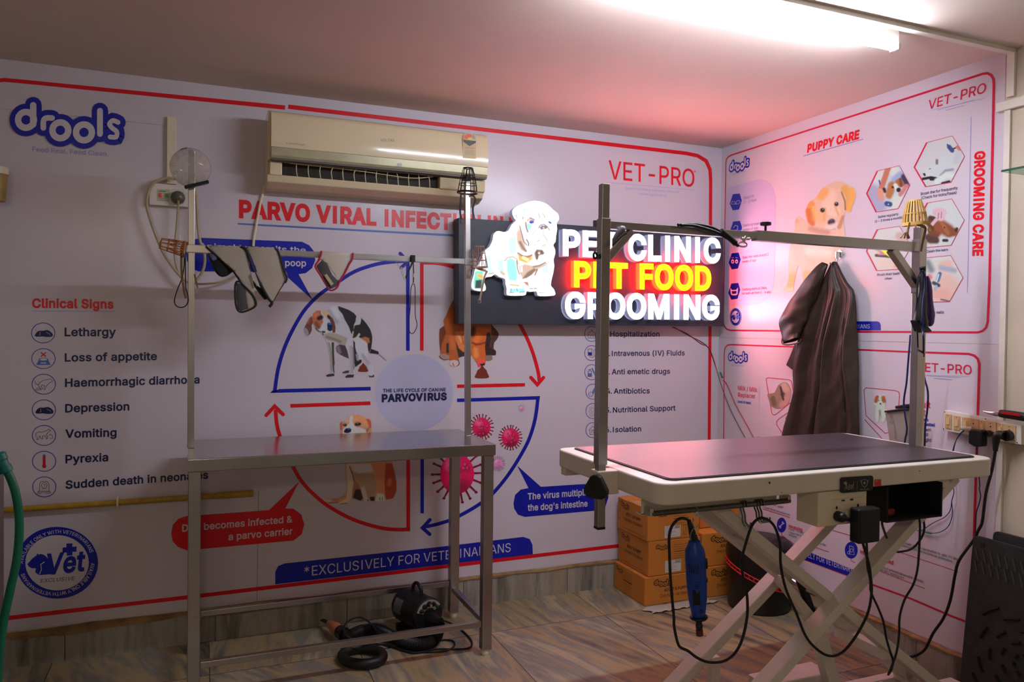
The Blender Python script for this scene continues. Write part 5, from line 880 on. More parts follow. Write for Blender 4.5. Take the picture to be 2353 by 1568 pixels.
# arms
ay = -1.677
p = MB().bar((-1.728, ay, .843), (-1.728, ay, 1.895), .026, .026, STEEL, (0, 1, 0)).build('upright_post', gt, bevel=.002)
MB().span((-1.7415, ay-.0135, .836), (-1.7145, ay+.0135, .8435), BLACK).build('post_cap', p, bevel=.001)
MB().bar((-1.728, ay, 1.035), (-1.728, ay, 1.79), .032, .032, STEEL, (0, 1, 0)).build('post_sleeve', gt, bevel=.002)
MB().span((-1.75, ay-.025, .945), (-1.675, ay+.025, 1.018), WHITEMET).build('post_clamp', gt, bevel=.003)
p = MB().bar((-.388, ay, .99), (-.388, ay, 1.845), .032, .03, STEEL, (0, 1, 0)).build('upright_post', gt, bevel=.002)
MB().bar((-.388, ay, 1.60), (-.388, ay, 1.80), .038, .036, STEEL, (0, 1, 0)).build('post_sleeve', gt, bevel=.002)
MB().bar((-.352, ay+.012, .99), (-.352, ay+.012, 1.60), .012, .030, CREAM, (0, 1, 0)).build('cable_channel', gt, bevel=.002)
MB().bar((-1.715, ay, 1.771), (-1.13, ay, 1.771), .024, .024, STEELX).build('overhead_bar', gt, bevel=.002)
MB().bar((-1.155, ay, 1.771), (-.405, ay, 1.771), .032, .034, STEELX).build('overhead_sleeve', gt, bevel=.002)
MB().bar((-1.63, ay, 1.757), (-1.722, ay, 1.66), .02, .022, STEEL, (0, 1, 0)).build('corner_brace', gt, bevel=.002)
MB().bar((-.53, ay, 1.757), (-.40, ay, 1.63), .028, .028, STEEL, (0, 1, 0)).build('corner_brace', gt, bevel=.002)
kb_ = MB().lathe([(.004, 0), (.004, .02), (.017, .022), (.019, .026), (.018, .032), (.006, .034)], (-1.108, ay, 1.786), (0, 0, 1), BLACK, 20).build('clamp_knob', gt, smooth=True)
def tri_knob(c, ax, r, th, parent):
    z = Vector(ax).normalized(); x = z.cross(Vector((0, 0, 1))).normalized(); y = x.cross(z)
    pts = []
    for i in range(3):
        a = math.radians(90+120*i)
        for da, rr in ((-26, .93), (-9, 1.0), (9, 1.0), (26, .93)): t = a+math.radians(da); pts.append(Vector(c)+(x*math.cos(t)+y*math.sin(t))*r*rr)
    MB().prism(pts, z, th, BLACK).build('clamp_knob', parent, bevel=.004, seg=3)
tri_knob((-1.752, ay-.03, .972), (-.82, -.57, 0), .041, .022, gt)
MB().tube([(-1.752, ay-.03, .972), (-1.728, ay-.013, .972)], .006, CHROME, 10).build('knob_stem', gt)
# name plate and stickers
PL = lambda x, y, d: on(x, y, 1, -1.9385-d)
K2 = lambda pts: crop(1860, 1080, 6.92, pts)
P = Print(PL); P.poly(sm(K2([(486, 150), (510, 122), (980, 92), (1010, 105), (1018, 150), (1010, 300), (985, 332), (520, 372), (488, 350)]), 1), BLACK, .0008)
SIL = ink('silver', (150, 146, 140)); a, b = K2([(556, 318), (705, 308)]); P.text('ABK', a, b, 11, SIL, .0014, 0, shear=.15); P.line(K2([(760, 175), (755, 330)]), .5, SIL, .0014)
P.poly(K2([(540, 205), (580, 185), (600, 215), (585, 260), (560, 232)]), SIL, .0014); P.line(K2([(690, 250), (710, 185)]), .8, SIL, .0014)
P.line(K2([(875, 152), (925, 175), (915, 240), (875, 285), (835, 240), (825, 175)]), 1.1, SIL, .0014, True); P.disc(K2([(875, 210)])[0], 2.4, 3, SIL, .0014, 12); P.line(K2([(835, 240), (808, 160)]), .9, SIL, .0014); P.line(K2([(915, 240), (940, 160)]), .9, SIL, .0014)
a, b = K2([(805, 325), (940, 316)]); P.text('AEOLUS', a, b, 2.6, SIL, .0014, .01); P.build('name_plate', gt)
P = Print(PL); P.poly(K2([(1042, 155), (1142, 152), (1140, 258), (1040, 262)]), ink('sticker_red', (190, 38, 28)), .0008); P.line(K2([(1055, 180), (1080, 180)]), .8, WHT, .0012); P.line(K2([(1060, 185), (1058, 200)]), .8, WHT, .0012); P.build('red_sticker', gt)
P = Print(PL); P.disc((1768.5, 1110), 2.2, 2.8, NAVY, .0008, 10); P.disc((1796, 1132), 1.2, 1.2, BLK, .0008, 8); P.disc((2113, 1083), 2, 1, BLK, .0008, 8); P.build('paint_chip', gt)
# socket box under the rim, holder tray, lift cylinder
sb = MB().span((-1.105, -1.932, .848), (-.905, -1.84, .956), CREAM).build('socket_box', gt, bevel=.003)
PS = lambda x, y, d: on(x, y, 1, -1.9325-d)
P = Print(PS); P.poly(K2([(510, 480), (565, 475), (562, 500), (510, 504)]), BLK, .0006); P.poly(K2([(648, 462), (700, 457), (698, 486), (648, 490)]), BLK, .0006); P.line(K2([(370, 478), (840, 430)]), .5, GREYI, .0006); P.line(K2([(560, 635), (665, 625), (660, 725), (550, 740)]), .5, GREYI, .0006, True); P.disc(K2([(435, 605)])[0], 2, 4, BLK, .0006, 10); P.disc(K2([(773, 568)])[0], 2.2, 4, BLK, .0006, 10); P.build('socket_face', sb)
mb = MB(); x0, x1, y0, y1, z0, z1 = -.815, -.56, -1.93, -1.77, .835, .952
mb.span((x0, y0, z0), (x1, y1, z0+.006), BLACKM); mb.span((x0, y0, z0), (x0+.008, y1, z1), BLACKM); mb.span((x1-.008, y0, z0), (x1, y1, z1), BLACKM); mb.span((x0, y1-.006, z0), (x1, y1, z1), BLACKM); mb.build('holder_tray', gt, bevel=.003)
MB().span((-.90, -1.86, .935), (-.82, -1.83, .955), WHITEMET).build('tray_bracket', gt)
MB().span((-.56, -1.90, .925), (-.49, -1.84, .955), WHITEMET).build('tray_bracket', gt)
q = on(1836, 1325, 1, -1.65); q2 = on(1862, 1402, 1, -1.65); q3 = on(1918, 1590, 1, -1.65)
cy_ = MB().tube([q, q2], .0165, BLACK, 16).build('lift_piston', gt, smooth=True)
MB().lathe([(.024, 0), (.026, .006), (.024, .014)], q2, (q2-q), BLACK, 16).build('piston_collar', cy_, smooth=True)
MB().bar(q2, q3, .05, .042, WHITEMET, (0, 1, 0)).build('lift_cylinder', gt, bevel=.004)
MB().bar(on(1790, 1330, 1, -1.65), on(1862, 1420, 1, -1.66), .03, .04, WHITEMET, (0, 1, 0)).build('lift_arm', gt, bevel=.004)
mo = MB().tube([(-.93, -1.70, .10), (-.68, -1.66, .10)], .052, BLACK, 24).build('pump_motor', gt, smooth=True)
MB().tube([(-.66, -1.66, .10), (-.62, -1.655, .10)], .03, BLACKM, 18).build('motor_cap', mo, smooth=True)
MB().span((-1.0, -1.60, .055), (-.70, -1.50, .19), WHITEMET).build('pump_housing', gt, bevel=.005)
MB().bar((-.72, -1.68, .09), (-.44, -1.62, .09), .05, .05, WHITEMET).build('pump_link', gt, bevel=.004)
# ================================================================ THINGS ON THE BACK WALL AND THE STEEL TABLE
def OY(y): return lambda px, py: on(px, py, 1, y)
def OX(x): return lambda px, py: on(px, py, 0, x)
def cable(name, pts, r, mt, label, cat, parent=None, k=5, group=None):
    o = MB().tube(pts, r, mt, 8, smoothpts=k).build(name, parent, smooth=True)
    if parent is None: tag(o, label, cat, group)
    return o
CAB = mat('cream_cable', (178, 166, 130), .5, var=.06, scale=20)
sx = thing('power_socket', 'cream power socket box with red and green lamps under the left trunking', 'power socket', (-3.0, -.01, 2.02))
MB().span((-3.082, -.032, 1.975), (-2.915, 0, 2.07), WHITEPL).build('socket_box', sx, bevel=.003)
L1 = lambda pts: crop(360, 330, 10.456, pts)
PB = lambda x, y, d: on(x, y, 1, -.0325-d)
P = Print(PB); P.poly(L1([(10, 1095), (315, 1105), (310, 1395), (10, 1380)]), ink('socket_plate', (190, 180, 165)), .0004); P.line(L1([(50, 1144), (215, 1152)]), 1.6, GRN, .001); P.line(L1([(40, 1312), (280, 1325)]), .6, GREYI, .0008); P.line(L1([(100, 1355), (230, 1362)]), .6, GREYI, .0008)
P.line(L1([(358, 1105), (640, 1118), (640, 1400), (350, 1390)]), .4, GREYI, .0006, True); P.build('face_plate', sx)
for q, mt in (((90, 1240), mat('red_lamp', (190, 20, 20), .3, emit=.25)), ((237, 1245), mat('green_lamp', (10, 110, 50), .3, emit=.15))):
    c = L1([q])[0]; MB().span(on(c[0]-3.2, c[1]-4.5, 1, -.034), on(c[0]+3.2, c[1]+4.5, 1, -.037), mt).build('indicator_lamp', sx, bevel=.001)
c = on(409, 455, 1, -.04); PLG = mat('grey_translucent_plug', (92, 88, 80), .35, var=.1)
pl_ = MB().lathe([(.028, 0), (.030, .006), (.028, .022), (.018, .034), (.004, .038)], on(409, 455, 1, -.033), (0, -1, 0), PLG, 26).build('plug', sx, smooth=True)
b_ = OY(-.05)
cable('power_cable', [on(410, 462, 1, -.07), b_(409, 480), b_(407, 510), b_(403, 550), b_(401, 580), b_(405, 610), b_(420, 640), b_(450, 652), b_(480, 652), b_(510, 648), b_(540, 636), b_(560, 620), b_(575, 600)], .0048, CAB, '', '', sx)
o = cable('power_cable', [b_(405, 412), b_(385, 409), b_(365, 414), b_(350, 424), b_(340, 445), b_(337, 470), b_(344, 500), b_(358, 540), b_(375, 580), b_(398, 615), b_(420, 640), b_(440, 650), b_(455, 640), b_(467, 620), b_(471, 595), b_(467, 572), b_(460, 555), b_(455, 520), b_(453, 480), b_(450, 440), b_(446, 420)], .0062, CAB, 'thick cream cable looped round the left post beside the socket box', 'cable')
# gas pipe
YP = mat('yellow_pipe_paint', (176, 140, 40), .5, var=.2, scale=30)
t = thing('gas_pipe', 'yellow pipe running low along the left part of the back wall', 'pipe', (-3.3, -.02, .67))
MB().tube([(-4.6, -.022, .668), (-3.6, -.022, .668), (-2.80, -.022, .668)], .0125, YP, 14).build('pipe', t, smooth=True)
MB().tube([(-2.80, -.022, .668), (-2.795, -.022, .668), (-2.64, -.020, .668)], [.0125, .015, .015], YP, 14).build('pipe_sleeve', t, smooth=True)
MB().tube([(-3.202, -.02, .645), (-3.202, -.036, .655), (-3.202, -.038, .668), (-3.202, -.036, .681), (-3.202, -.02, .692)], .004, CREAM, 8).build('pipe_clip', t, smooth=True)
# sink edge, hose
SNK = node_mat('sink_steel', lambda nt, N, L, b: brushed(nt, N, L, b, base=(.35, .34, .33), r0=.3, r1=.5))
ex_ = on(11, 1200, 1, -1.0).x; mb = MB(); mb.span((-3.95, -1.30, .40), (ex_, -1.0, 1.055), SNK)
tag(mb.build('steel_tub', None, bevel=.012), 'edge of a steel pet washing tub behind the green hose at far left', 'tub')
h_ = OY(-1.15); GRH = mat('green_hose', (10, 104, 76), .35, var=.08, scale=60); TEAL = mat('teal_fitting', (10, 110, 100), .4, var=.1)
t = thing('garden_hose', 'green garden hose with a teal connector curving down from the tub at far left', 'hose', h_(30, 1250))
MB().tube([h_(8, 1075), h_(20, 1090), h_(35, 1130), h_(43, 1180), h_(44, 1230), h_(38, 1290), h_(25, 1350), h_(10, 1420), h_(0, 1490), h_(-8, 1600)], .0115, GRH, 16, smoothpts=6).build('hose_pipe', t, smooth=True)
MB().lathe([(.012, 0), (.017, .003), (.017, .03), (.020, .033), (.020, .05), (.014, .055)], h_(12, 1082), h_(-6, 1042)-h_(12, 1082), TEAL, 20).build('hose_connector', t, smooth=True)
MB().lathe([(.0125, 0), (.018, .002), (.018, .02), (.0125, .022)], h_(16, 1086), h_(-6, 1042)-h_(16, 1086), TEAL, 20).build('hose_collar', t, smooth=True)
t = thing('wall_fitting', 'tan cylindrical fitting on the wall, cut off by the left edge of the view', 'fitting', WB(-10, 430))
TAN = mat('tan_fitting', (150, 124, 62), .4, var=.25, scale=20); MB().tube([on(-12, 384, 1, -.08), on(-12, 400, 1, -.08)], .047, CREAM, 20).build('fitting_cap', t, smooth=True); MB().tube([on(-12, 400, 1, -.08), on(-12, 462, 1, -.08)], [.045, .038], TAN, 20).build('fitting_body', t, smooth=True); MB().span(on(-28, 395, 1, -.07), on(-14, 455, 1, 0), CREAM).build('fitting_arm', t)
# clear dome on the left post
CLR = mat('clear_plastic', (205, 200, 190), .08, spec=.6); CLR.node_tree.nodes['Principled BSDF'].inputs['Alpha'].default_value = .22
dm = thing('clear_dome', 'clear slotted plastic dome with a black handle on top of the left steel post', 'dome', on(438, 430, 1, -.36))
c = on(438, 385, 1, -.352); ax = (CAM-c).normalized(); r = .077
mb = MB(); mb.lathe([(r, 0), (r*1.0, .004), (r*.94, .020), (r*.78, .036), (r*.5, .048), (r*.2, .054), (.0001, .055)], c, ax, CLR, 48); mb.build('bowl', dm, smooth='all', solid=.0015)
xx = ax.cross(Vector((0, 0, 1))).normalized(); yy = xx.cross(ax)
SLOT = mat('clear_slot_rim', (186, 180, 168), .15); SLOT.node_tree.nodes['Principled BSDF'].inputs['Alpha'].default_value = .55
for i in range(12):
    a = 2*math.pi*i/12+.1; rd = xx*math.cos(a)+yy*math.sin(a); tg = ax.cross(rd); q = c+rd*r*.80+ax*.036
    MB().tube([q+(rd*math.cos(2*math.pi*j/12)*.011+tg*math.sin(2*math.pi*j/12)*.0045)-ax*(.006*math.cos(2*math.pi*j/12)) for j in range(12)], .0008, SLOT, 5, closed=True).build('slot_rim', dm)
    if i % 2 == 0:
        q = c+rd*r*.38+ax*.052; MB().tube([q+(rd*math.cos(2*math.pi*j/10)+tg*math.sin(2*math.pi*j/10))*.005 for j in range(10)], .0007, SLOT, 5, closed=True).build('hole_rim', dm)
MB().tube([c+(xx*math.cos(2*math.pi*j/40)+yy*math.sin(2*math.pi*j/40))*r for j in range(40)], .0016, SLOT, 6, closed=True).build('bowl_rim', dm, smooth=True)
MB().bar(on(424, 431, 1, -.37), on(480, 418, 1, -.37), .03, .012, BLACK, (0, 0, 1)).build('handle', dm, bevel=.004)
MB().bar(on(430, 432, 1, -.355), on(472, 424, 1, -.355), .012, .006, CHROME, (0, 0, 1)).build('hinge_plate', dm, bevel=.002)
MB().bar(on(415, 344, 1, -.36), on(430, 340, 1, -.36), .01, .005, BLACK, (0, 0, 1)).build('top_clip', dm, bevel=.001)
# ---- basket muzzles
WICK = mat('tan_wicker', (186, 130, 72), .5, var=.2, scale=60); WICKY = mat('yellow_basket_plastic', (206, 162, 84), .45, var=.08, scale=30); LEA = mat('brown_leather', (112, 80, 44), .55, var=.2, scale=40); LEAD = mat('pale_leather', (150, 120, 96), .55, var=.15, scale=40)
def basket(root, o, ax, r0, r1, L, mt, nr=14, nh=3, wr=.0016, sq=1.0, cross=False):
    """open basket muzzle: rim radius r0 at o, nose radius r1 at o+ax*L"""
    z = Vector(ax).normalized(); a = Vector((0, 0, 1)) if abs(z.z) < .9 else Vector((1, 0, 0)); x = a.cross(z).normalized(); y = z.cross(x); o = Vector(o)
    pos = lambda t, a: o+z*(L*t)+(x*math.cos(a)+y*math.sin(a)*sq)*(r0+(r1-r0)*t*t*.6+(r1-r0)*t*.4)
    mb = MB()
    for k in range(nr):
        a = 2*math.pi*k/nr
        mb.tube([pos(t, a+(t*.45 if cross and k % 2 else 0)) for t in (0, .25, .5, .75, 1)]+[o+z*L*1.04+(pos(1, a)-o-z*L)*.2], wr, mt, 5)
    mb.build('bars', root)
    for j in range(nh):
        t = j/(nh-1) if nh > 1 else 0
        MB().tube([pos(t, 2*math.pi*k/24) for k in range(24)], wr*(2.6 if j == 0 else 1.1), mt, 6, closed=True).build('hoop', root, smooth=True)
m1 = thing('basket_muzzle', 'orange tan basket muzzle with leather strap on the left end of the cross bar', 'muzzle', on(415, 570, 1, -.36))
basket(m1, on(421, 572, 1, -.36), on(380, 562, 1, -.37)-on(421, 572, 1, -.36), .030, .021, .085, mat('orange_wicker', (176, 108, 56), .5, var=.2, scale=60), 18, 4, .0016, 1, True)
y_ = OY(-.355)
def strap(name, pts, w_, mt, parent, nrm=(0, -1, 0), th=.0018, k=4):
    pts, _ = crv(pts, k); mb = MB(); nrm = Vector(nrm); n = len(pts); vs = []
    for i, p in enumerate(pts):
        t = (pts[min(i+1, n-1)]-pts[max(i-1, 0)]).normalized(); s_ = t.cross(nrm).normalized()*w_/2
        vs += [p-s_+nrm*th, p+s_+nrm*th, p+s_, p-s_]
    fs = []
    for i in range(n-1):
        for j in range(4): fs.append((i*4+j, i*4+(j+1) % 4, i*4+4+(j+1) % 4, i*4+4+j))
    fs += [(3, 2, 1, 0), ((n-1)*4, (n-1)*4+1, (n-1)*4+2, (n-1)*4+3)]
    mb.add(vs, fs, mt); return mb.build(name, parent)
strap('rim_strap', [y_(420, 592), y_(417, 575), y_(423, 560), y_(432, 560)], .012, LEA, m1)
strap('neck_strap', [y_(417, 582), y_(417, 620), y_(420, 650), y_(423, 670), y_(427, 686)], .009, LEA, m1)
strap('buckle_strap', [y_(447, 630), y_(450, 645), y_(454, 662)], .007, LEA, m1, (0, 1, 0))
for q in ((450, 669), (456, 669)): MB().tube([y_(q[0]+3*math.cos(a), q[1]+4*math.sin(a)) for a in [i*.785 for i in range(8)]], .0008, CHROME, 5, closed=True).build('buckle', m1, smooth=True)
for q in ((408, 572), (408, 578)): MB().lathe([(.004, 0), (.0045, .002), (.001, .003)], y_(*q), (0, -1, 0), CHROME, 10).build('rivet', m1, smooth=True)
cable('lead_loop', [y_(423, 582), y_(423, 610), y_(418, 640), y_(408, 665), y_(401, 690), y_(404, 702), y_(415, 707), y_(427, 703), y_(432, 692), y_(431, 678), y_(427, 662), y_(426, 640), y_(426, 600), y_(427, 578)], .0022, BLACKM, 'thin black cord loop hanging beside the left steel post', 'lead')
# soft collars over the bar
COLP = mat('translucent_collar_plastic', (168, 160, 146), .35, var=.12, scale=5); PADB = mat('black_mesh_pad', (12, 13, 14), .8, var=.2); PADG = mat('grey_mesh_pad', (76, 72, 74), .8, var=.2, scale=30); TRB = mat('black_binding', (26, 29, 32), .7, var=.2); TRP = mat('pink_binding', (176, 20, 62), .6, var=.12); LABL = mat('care_label', (176, 170, 156), .6, var=.05)
V6 = lambda pts, y: [on(*q, 1, y) for q in crop(460, 550, 6.36, pts)]
def sheet(name, pts, y, mt, parent, bulge=0, th=.0015, step=30):
    """a flexible sheet cut to an outline, bowed towards the room"""
    px_ = crop(460, 550, 6.36, pts); P2 = [Vector(p) for p in px_]; n = len(P2); g = list(P2); xs = [p.x for p in P2]; ys = [p.y for p in P2]
    A = np.array(px_); s_ = step/6.36; yv = min(ys)+s_/2
    while yv < max(ys):
        xv = min(xs)+s_/2
        while xv < max(xs):
            c_ = (A[:, 1] > yv) != (np.roll(A[:, 1], 1) > yv); a_ = A[c_]; b2 = np.roll(A, 1, 0)[c_]
            if len(a_) and np.count_nonzero(xv < (b2[:, 0]-a_[:, 0])*(yv-a_[:, 1])/(b2[:, 1]-a_[:, 1])+a_[:, 0]) % 2: g.append(Vector((xv, yv)))
            xv += s_
        yv += s_
    r = delaunay_2d_cdt(g, [], [list(range(n))], 1, 1e-6); w_ = max(xs)-min(xs)
    vs = [on(v.x, v.y, 1, y-bulge*math.sin(math.pi*min(1, max(0, (v.x-min(xs))/w_)))) for v in r[0]]
    mb = MB(); mb.flat = True; mb.add(vs, [tuple(f) for f in r[2]], mt); return mb.build(name, parent, smooth='all', solid=th)
c1 = thing('pet_collar_cone', 'grey plastic pet cone with black binding, leftmost of the three cones on the bar', 'pet cone', on(540, 570, 1, -.36))
sheet('plastic_sheet', [(120, 95), (600, 100), (690, 250), (740, 470), (790, 700), (800, 840), (770, 800), (600, 600), (470, 440), (300, 290)], -.362, COLP, c1, .012)
sheet('mesh_pad', [(115, 215), (200, 215), (290, 290), (460, 460), (400, 520), (320, 545), (250, 500), (190, 380), (150, 300)], -.355, PADB, c1, .008)
sheet('pocket', [(120, 200), (200, 200), (285, 280), (180, 320)], -.358, mat('violet_plastic', (98, 96, 140), .5), c1, .008)
MB().tube(V6([(80, 100), (190, 200), (300, 290), (400, 385), (470, 450), (540, 545), (610, 650), (700, 740), (775, 830), (815, 920), (800, 985), (700, 1040), (600, 1065), (545, 1030), (520, 940), (510, 800), (512, 680), (535, 620), (590, 625)], -.366), .0042, TRB, 8, smoothpts=3).build('binding', c1, smooth=True)
MB().tube(V6([(115, 210), (150, 310), (190, 400), (250, 500), (320, 542), (400, 520), (470, 465)], -.358), .003, TRB, 8, smoothpts=3).build('binding', c1, smooth=True)
sheet('lower_flap', [(530, 640), (600, 650), (660, 720), (690, 1020), (600, 1050), (548, 1020), (530, 850)], -.362, PADG, c1, .004)
sheet('lower_flap', [(662, 720), (700, 750), (770, 840), (805, 930), (790, 980), (692, 1022)], -.361, COLP, c1, .004)
MB().tube(V6([(440, 390), (470, 365), (475, 410), (455, 400)], -.372), .002, TRB, 6, smoothpts=3).build('snap_tab', c1)
c2 = thing('pet_collar_cone', 'grey plastic pet cone with black binding and white tag, middle of three on the bar', 'pet cone', on(610, 575, 1, -.36))
sheet('plastic_sheet', [(690, 105), (1110, 130), (1180, 260), (1230, 440), (1270, 570), (1050, 940), (990, 850), (900, 650), (800, 400)], -.365, COLP, c2, .010)
sheet('mesh_pad', [(765, 590), (830, 680), (900, 720), (1000, 870), (940, 885), (860, 790), (790, 690)], -.36, PADB, c2, .004)
MB().tube(V6([(590, 105), (650, 130), (690, 190), (730, 310), (780, 450), (860, 620), (940, 760), (1010, 880), (1050, 930), (1010, 990)], -.372), .0062, TRB, 8, smoothpts=3).build('binding', c2, smooth=True)
MB().tube(V6([(1095, 130), (1140, 180), (1180, 300), (1220, 440), (1265, 550), (1262, 600), (1240, 640)], -.375), .0038, TRB, 8, smoothpts=3).build('binding', c2, smooth=True)
MB().tube(V6([(1258, 600), (1150, 770), (1052, 938)], -.374), .0016, TRB, 6).build('edge_seam', c2)
sheet('care_tag', [(755, 495), (795, 482), (866, 665), (822, 690)], -.382, LABL, c2, 0, .001)
c3 = thing('pet_collar_cone', 'small grey pet cone with crimson binding hanging from the middle of the bar', 'pet cone', on(770, 590, 1, -.36))
sheet('plastic_sheet', [(1790, 175), (2225, 205), (2225, 320), (2130, 500), (2030, 620), (1850, 360), (1790, 310), (1740, 310)], -.364, mat('bright_collar_plastic', (186, 178, 166), .3, var=.08, scale=5), c3, .008)
sheet('mesh_pad', [(1705, 380), (1780, 305), (1850, 350), (1930, 520), (2025, 620), (1990, 690), (1920, 725), (1860, 690), (1700, 430)], -.368, PADG, c3, .01)
MB().tube(V6([(1770, 170), (1765, 220), (1730, 310), (1690, 370), (1690, 420), (1760, 530), (1850, 680), (1900, 745), (1960, 735), (2010, 690), (2040, 610), (2110, 500), (2180, 360), (2225, 290), (2232, 200)], -.374), .0042, TRP, 8, smoothpts=3).build('binding', c3, smooth=True)
sheet('care_tag', [(1808, 530), (1850, 508), (1950, 650), (1910, 682)], -.386, mat('beige_label', (176, 166, 132), .6, var=.05), c3, 0, .001)
# strap lead with clip
W7 = lambda pts, y=-.352: [on(*q, 1, y) for q in crop(890, 560, 7.127, pts)]
l1 = thing('dog_lead', 'black webbing lead with a steel snap hook looped over the bar', 'dog lead', W7([(420, 200)])[0])
strap('webbing', W7([(415, 190), (410, 260), (400, 330), (365, 410), (320, 510), (290, 590)], -.362), .0075, BLACKM, l1); strap('webbing', W7([(440, 190), (425, 280), (425, 380), (430, 480), (428, 560), (425, 640)], -.360), .005, BLACKM, l1)
MB().span(on(943, 586.5, 1, -.345), on(954, 603, 1, -.349), BLACKM).build('bar_wrap', l1)
MB().tube(W7([(420, 650), (390, 720), (382, 830), (380, 950), (370, 1100), (355, 1250), (355, 1400), (375, 1460), (410, 1475), (450, 1440), (485, 1350), (480, 1280), (458, 1180), (455, 1000), (455, 800), (450, 700), (430, 650)]), .0018, BLACKM, 7, smoothpts=3).build('cord_loop', l1, smooth=True)
MB().tube(W7([(285, 600), (265, 545), (240, 470), (225, 400), (240, 395), (262, 460), (285, 550), (295, 590)], -.364), .0022, CHROME, 7, smoothpts=3).build('snap_hook', l1, smooth=True)
MB().tube(W7([(150, 300), (175, 360), (220, 400), (260, 395), (300, 350), (325, 305)]), .0009, CHROME, 6, smoothpts=3).build('wire_ring', l1, smooth=True)
MB().tube(W7([(425, 490), (430, 550)], -.364), .0042, CHROME, 10).build('slide_bead', l1, smooth=True)
MB().tube(W7([(405, 640), (425, 665), (440, 645)], -.362), .0025, CHROME, 8).build('end_ferrule', l1, smooth=True)
# muzzles on the right post
M5 = lambda pts, y=-.35: [on(*q, 1, y) for q in crop(1030, 380, 4.612, pts)]
m2 = thing('basket_muzzle', 'black wire muzzle with dangling straps capping the right steel post', 'muzzle', M5([(190, 150)])[0])
basket(m2, M5([(203, 290)], -.33)[0], (0.02, 0, 1), .046, .022, .115, BLACK, 12, 4, .0018)
MB().lathe([(.024, 0), (.02, .016), (.008, .024), (0, .026)], M5([(190, 160)], -.33)[0], (0, 0, 1), BLACK, 16).build('nose_cap', m2, smooth=True)
strap('strap', M5([(135, 290), (130, 380), (125, 460), (128, 520), (140, 580)]), .0085, BLACKM, m2); strap('strap', M5([(230, 320), (270, 330), (285, 370), (265, 430), (260, 490), (270, 545)]), .0085, BLACKM, m2)
MB().bar(*M5([(135, 575), (142, 620)], -.353), .012, .006, BLACK, (0, 1, 0)).build('buckle', m2, bevel=.001); MB().bar(*M5([(268, 540), (268, 578)], -.353), .01, .006, BLACK, (0, 1, 0)).build('buckle', m2, bevel=.001)
m3 = thing('basket_muzzle', 'pale tan basket muzzle with a strap hanging at the right end of the bar', 'muzzle', M5([(330, 1000)])[0])
basket(m3, M5([(335, 1085)], -.375)[0], Vector((.0, -.01, .1))*1.0+Vector((-.012, 0, 0)), .040, .028, .098, LEAD, 15, 4, .0015, .9, True)
strap('rim_strap', M5([(265, 1075), (330, 1100), (400, 1120)], -.405), .011, LEAD, m3); strap('side_strap', M5([(262, 1095), (225, 1110), (215, 1130)], -.38), .006, LEAD, m3)
strap('neck_strap', M5([(412, 1120), (385, 1180), (365, 1270), (345, 1370), (330, 1430)], -.40), .009, LEAD, m3); MB().tube(M5([(318, 1425), (345, 1420), (345, 1458), (320, 1460)], -.402), .0012, CHROME, 6, closed=True).build('buckle', m3)
# ================================================================ BLOW DRYER UNDER THE STEEL TABLE
D6 = lambda pts, z: [on(*q, 2, z) for q in crop(700, 1280, 4.706, pts)]
dr = thing('pet_dryer', 'black cylindrical blow dryer with silver dial panel and coiled hose under the steel table', 'pet dryer', D6([(1250, 780)], 0)[0])
f0 = D6([(1335, 632)], .118)[0]; f1 = D6([(1075, 500)], .118)[0]; axd = (f0-f1).normalized(); Lb = (f0-f1).length; R_ = .079
SHL = mat('dryer_black', (20, 20, 22), .45, var=.15, scale=30, bump=.05, bscale=300)
MB().lathe([(.02, -.012), (R_*.6, -.010), (R_*.9, 0), (R_, .015), (R_, .09), (R_*.985, .092), (R_*.985, Lb-.02), (R_*1.02, Lb-.018), (R_*1.02, Lb), (R_*.96, Lb+.006), (.02, Lb+.008)], f1, axd, SHL, 40).build('barrel', dr, smooth=True)
xd = axd.cross(Vector((0, 0, 1))).normalized(); yd = xd.cross(axd)
if xd.dot(AX) < 0: xd = -xd
fc = f0+axd*.0095
mb = MB(); vs = []; n = 20
for i in range(n+1):
    a = math.radians(32+126*i/n)
    for rr in (.036, .073): vs += [fc+(xd*math.cos(a)+yd*math.sin(a))*rr]
vs += [v-axd*.004 for v in vs]; m_ = 2*(n+1); fs = []
for i in range(n):
    a = 2*i; fs += [(a, a+1, a+3, a+2), (a+m_, a+2+m_, a+3+m_, a+1+m_), (a, a+2, a+2+m_, a+m_), (a+1, a+1+m_, a+3+m_, a+3)]
fs += [(0, m_, m_+1, 1), (m_-2, m_-1, 2*m_-1, 2*m_-2)]
mb.add(vs, fs, mat('satin_panel', (176, 174, 172), .35, .3, var=.04)); dp = mb.build('dial_panel', dr)
for a, rr, mt, nm in ((146, .010, BLACK, 'knob'), (120, .012, BLACK, 'knob'), (93, .013, CHROME, 'knob'), (66, .011, BLACK, 'knob'), (42, .008, mat('green_button', (10, 90, 56), .4), 'button')):
    q = fc+(xd*math.cos(math.radians(a))+yd*math.sin(math.radians(a)))*.055; kk = MB().lathe([(rr, 0), (rr, .004), (rr*.7, .006), (rr*.65, .014), (0, .015)], q, axd, BLACK if mt is CHROME else mt, 18).build(nm, dp, smooth=True)
    if mt is CHROME: MB().lathe([(rr*.5, 0), (rr*.5, .006), (0, .007)], q+axd*.013, axd, CHROME, 14).build('dial_cap', kk, smooth=True)
MB().lathe([(.036, 0), (.032, .01), (.027, .04), (.025, .065)], fc-yd*.018+xd*.012, axd, BLACK, 24).build('outlet', dr, smooth=True)
hc = f1+axd*(Lb*.55)+Vector((0, 0, R_)); ha = axd
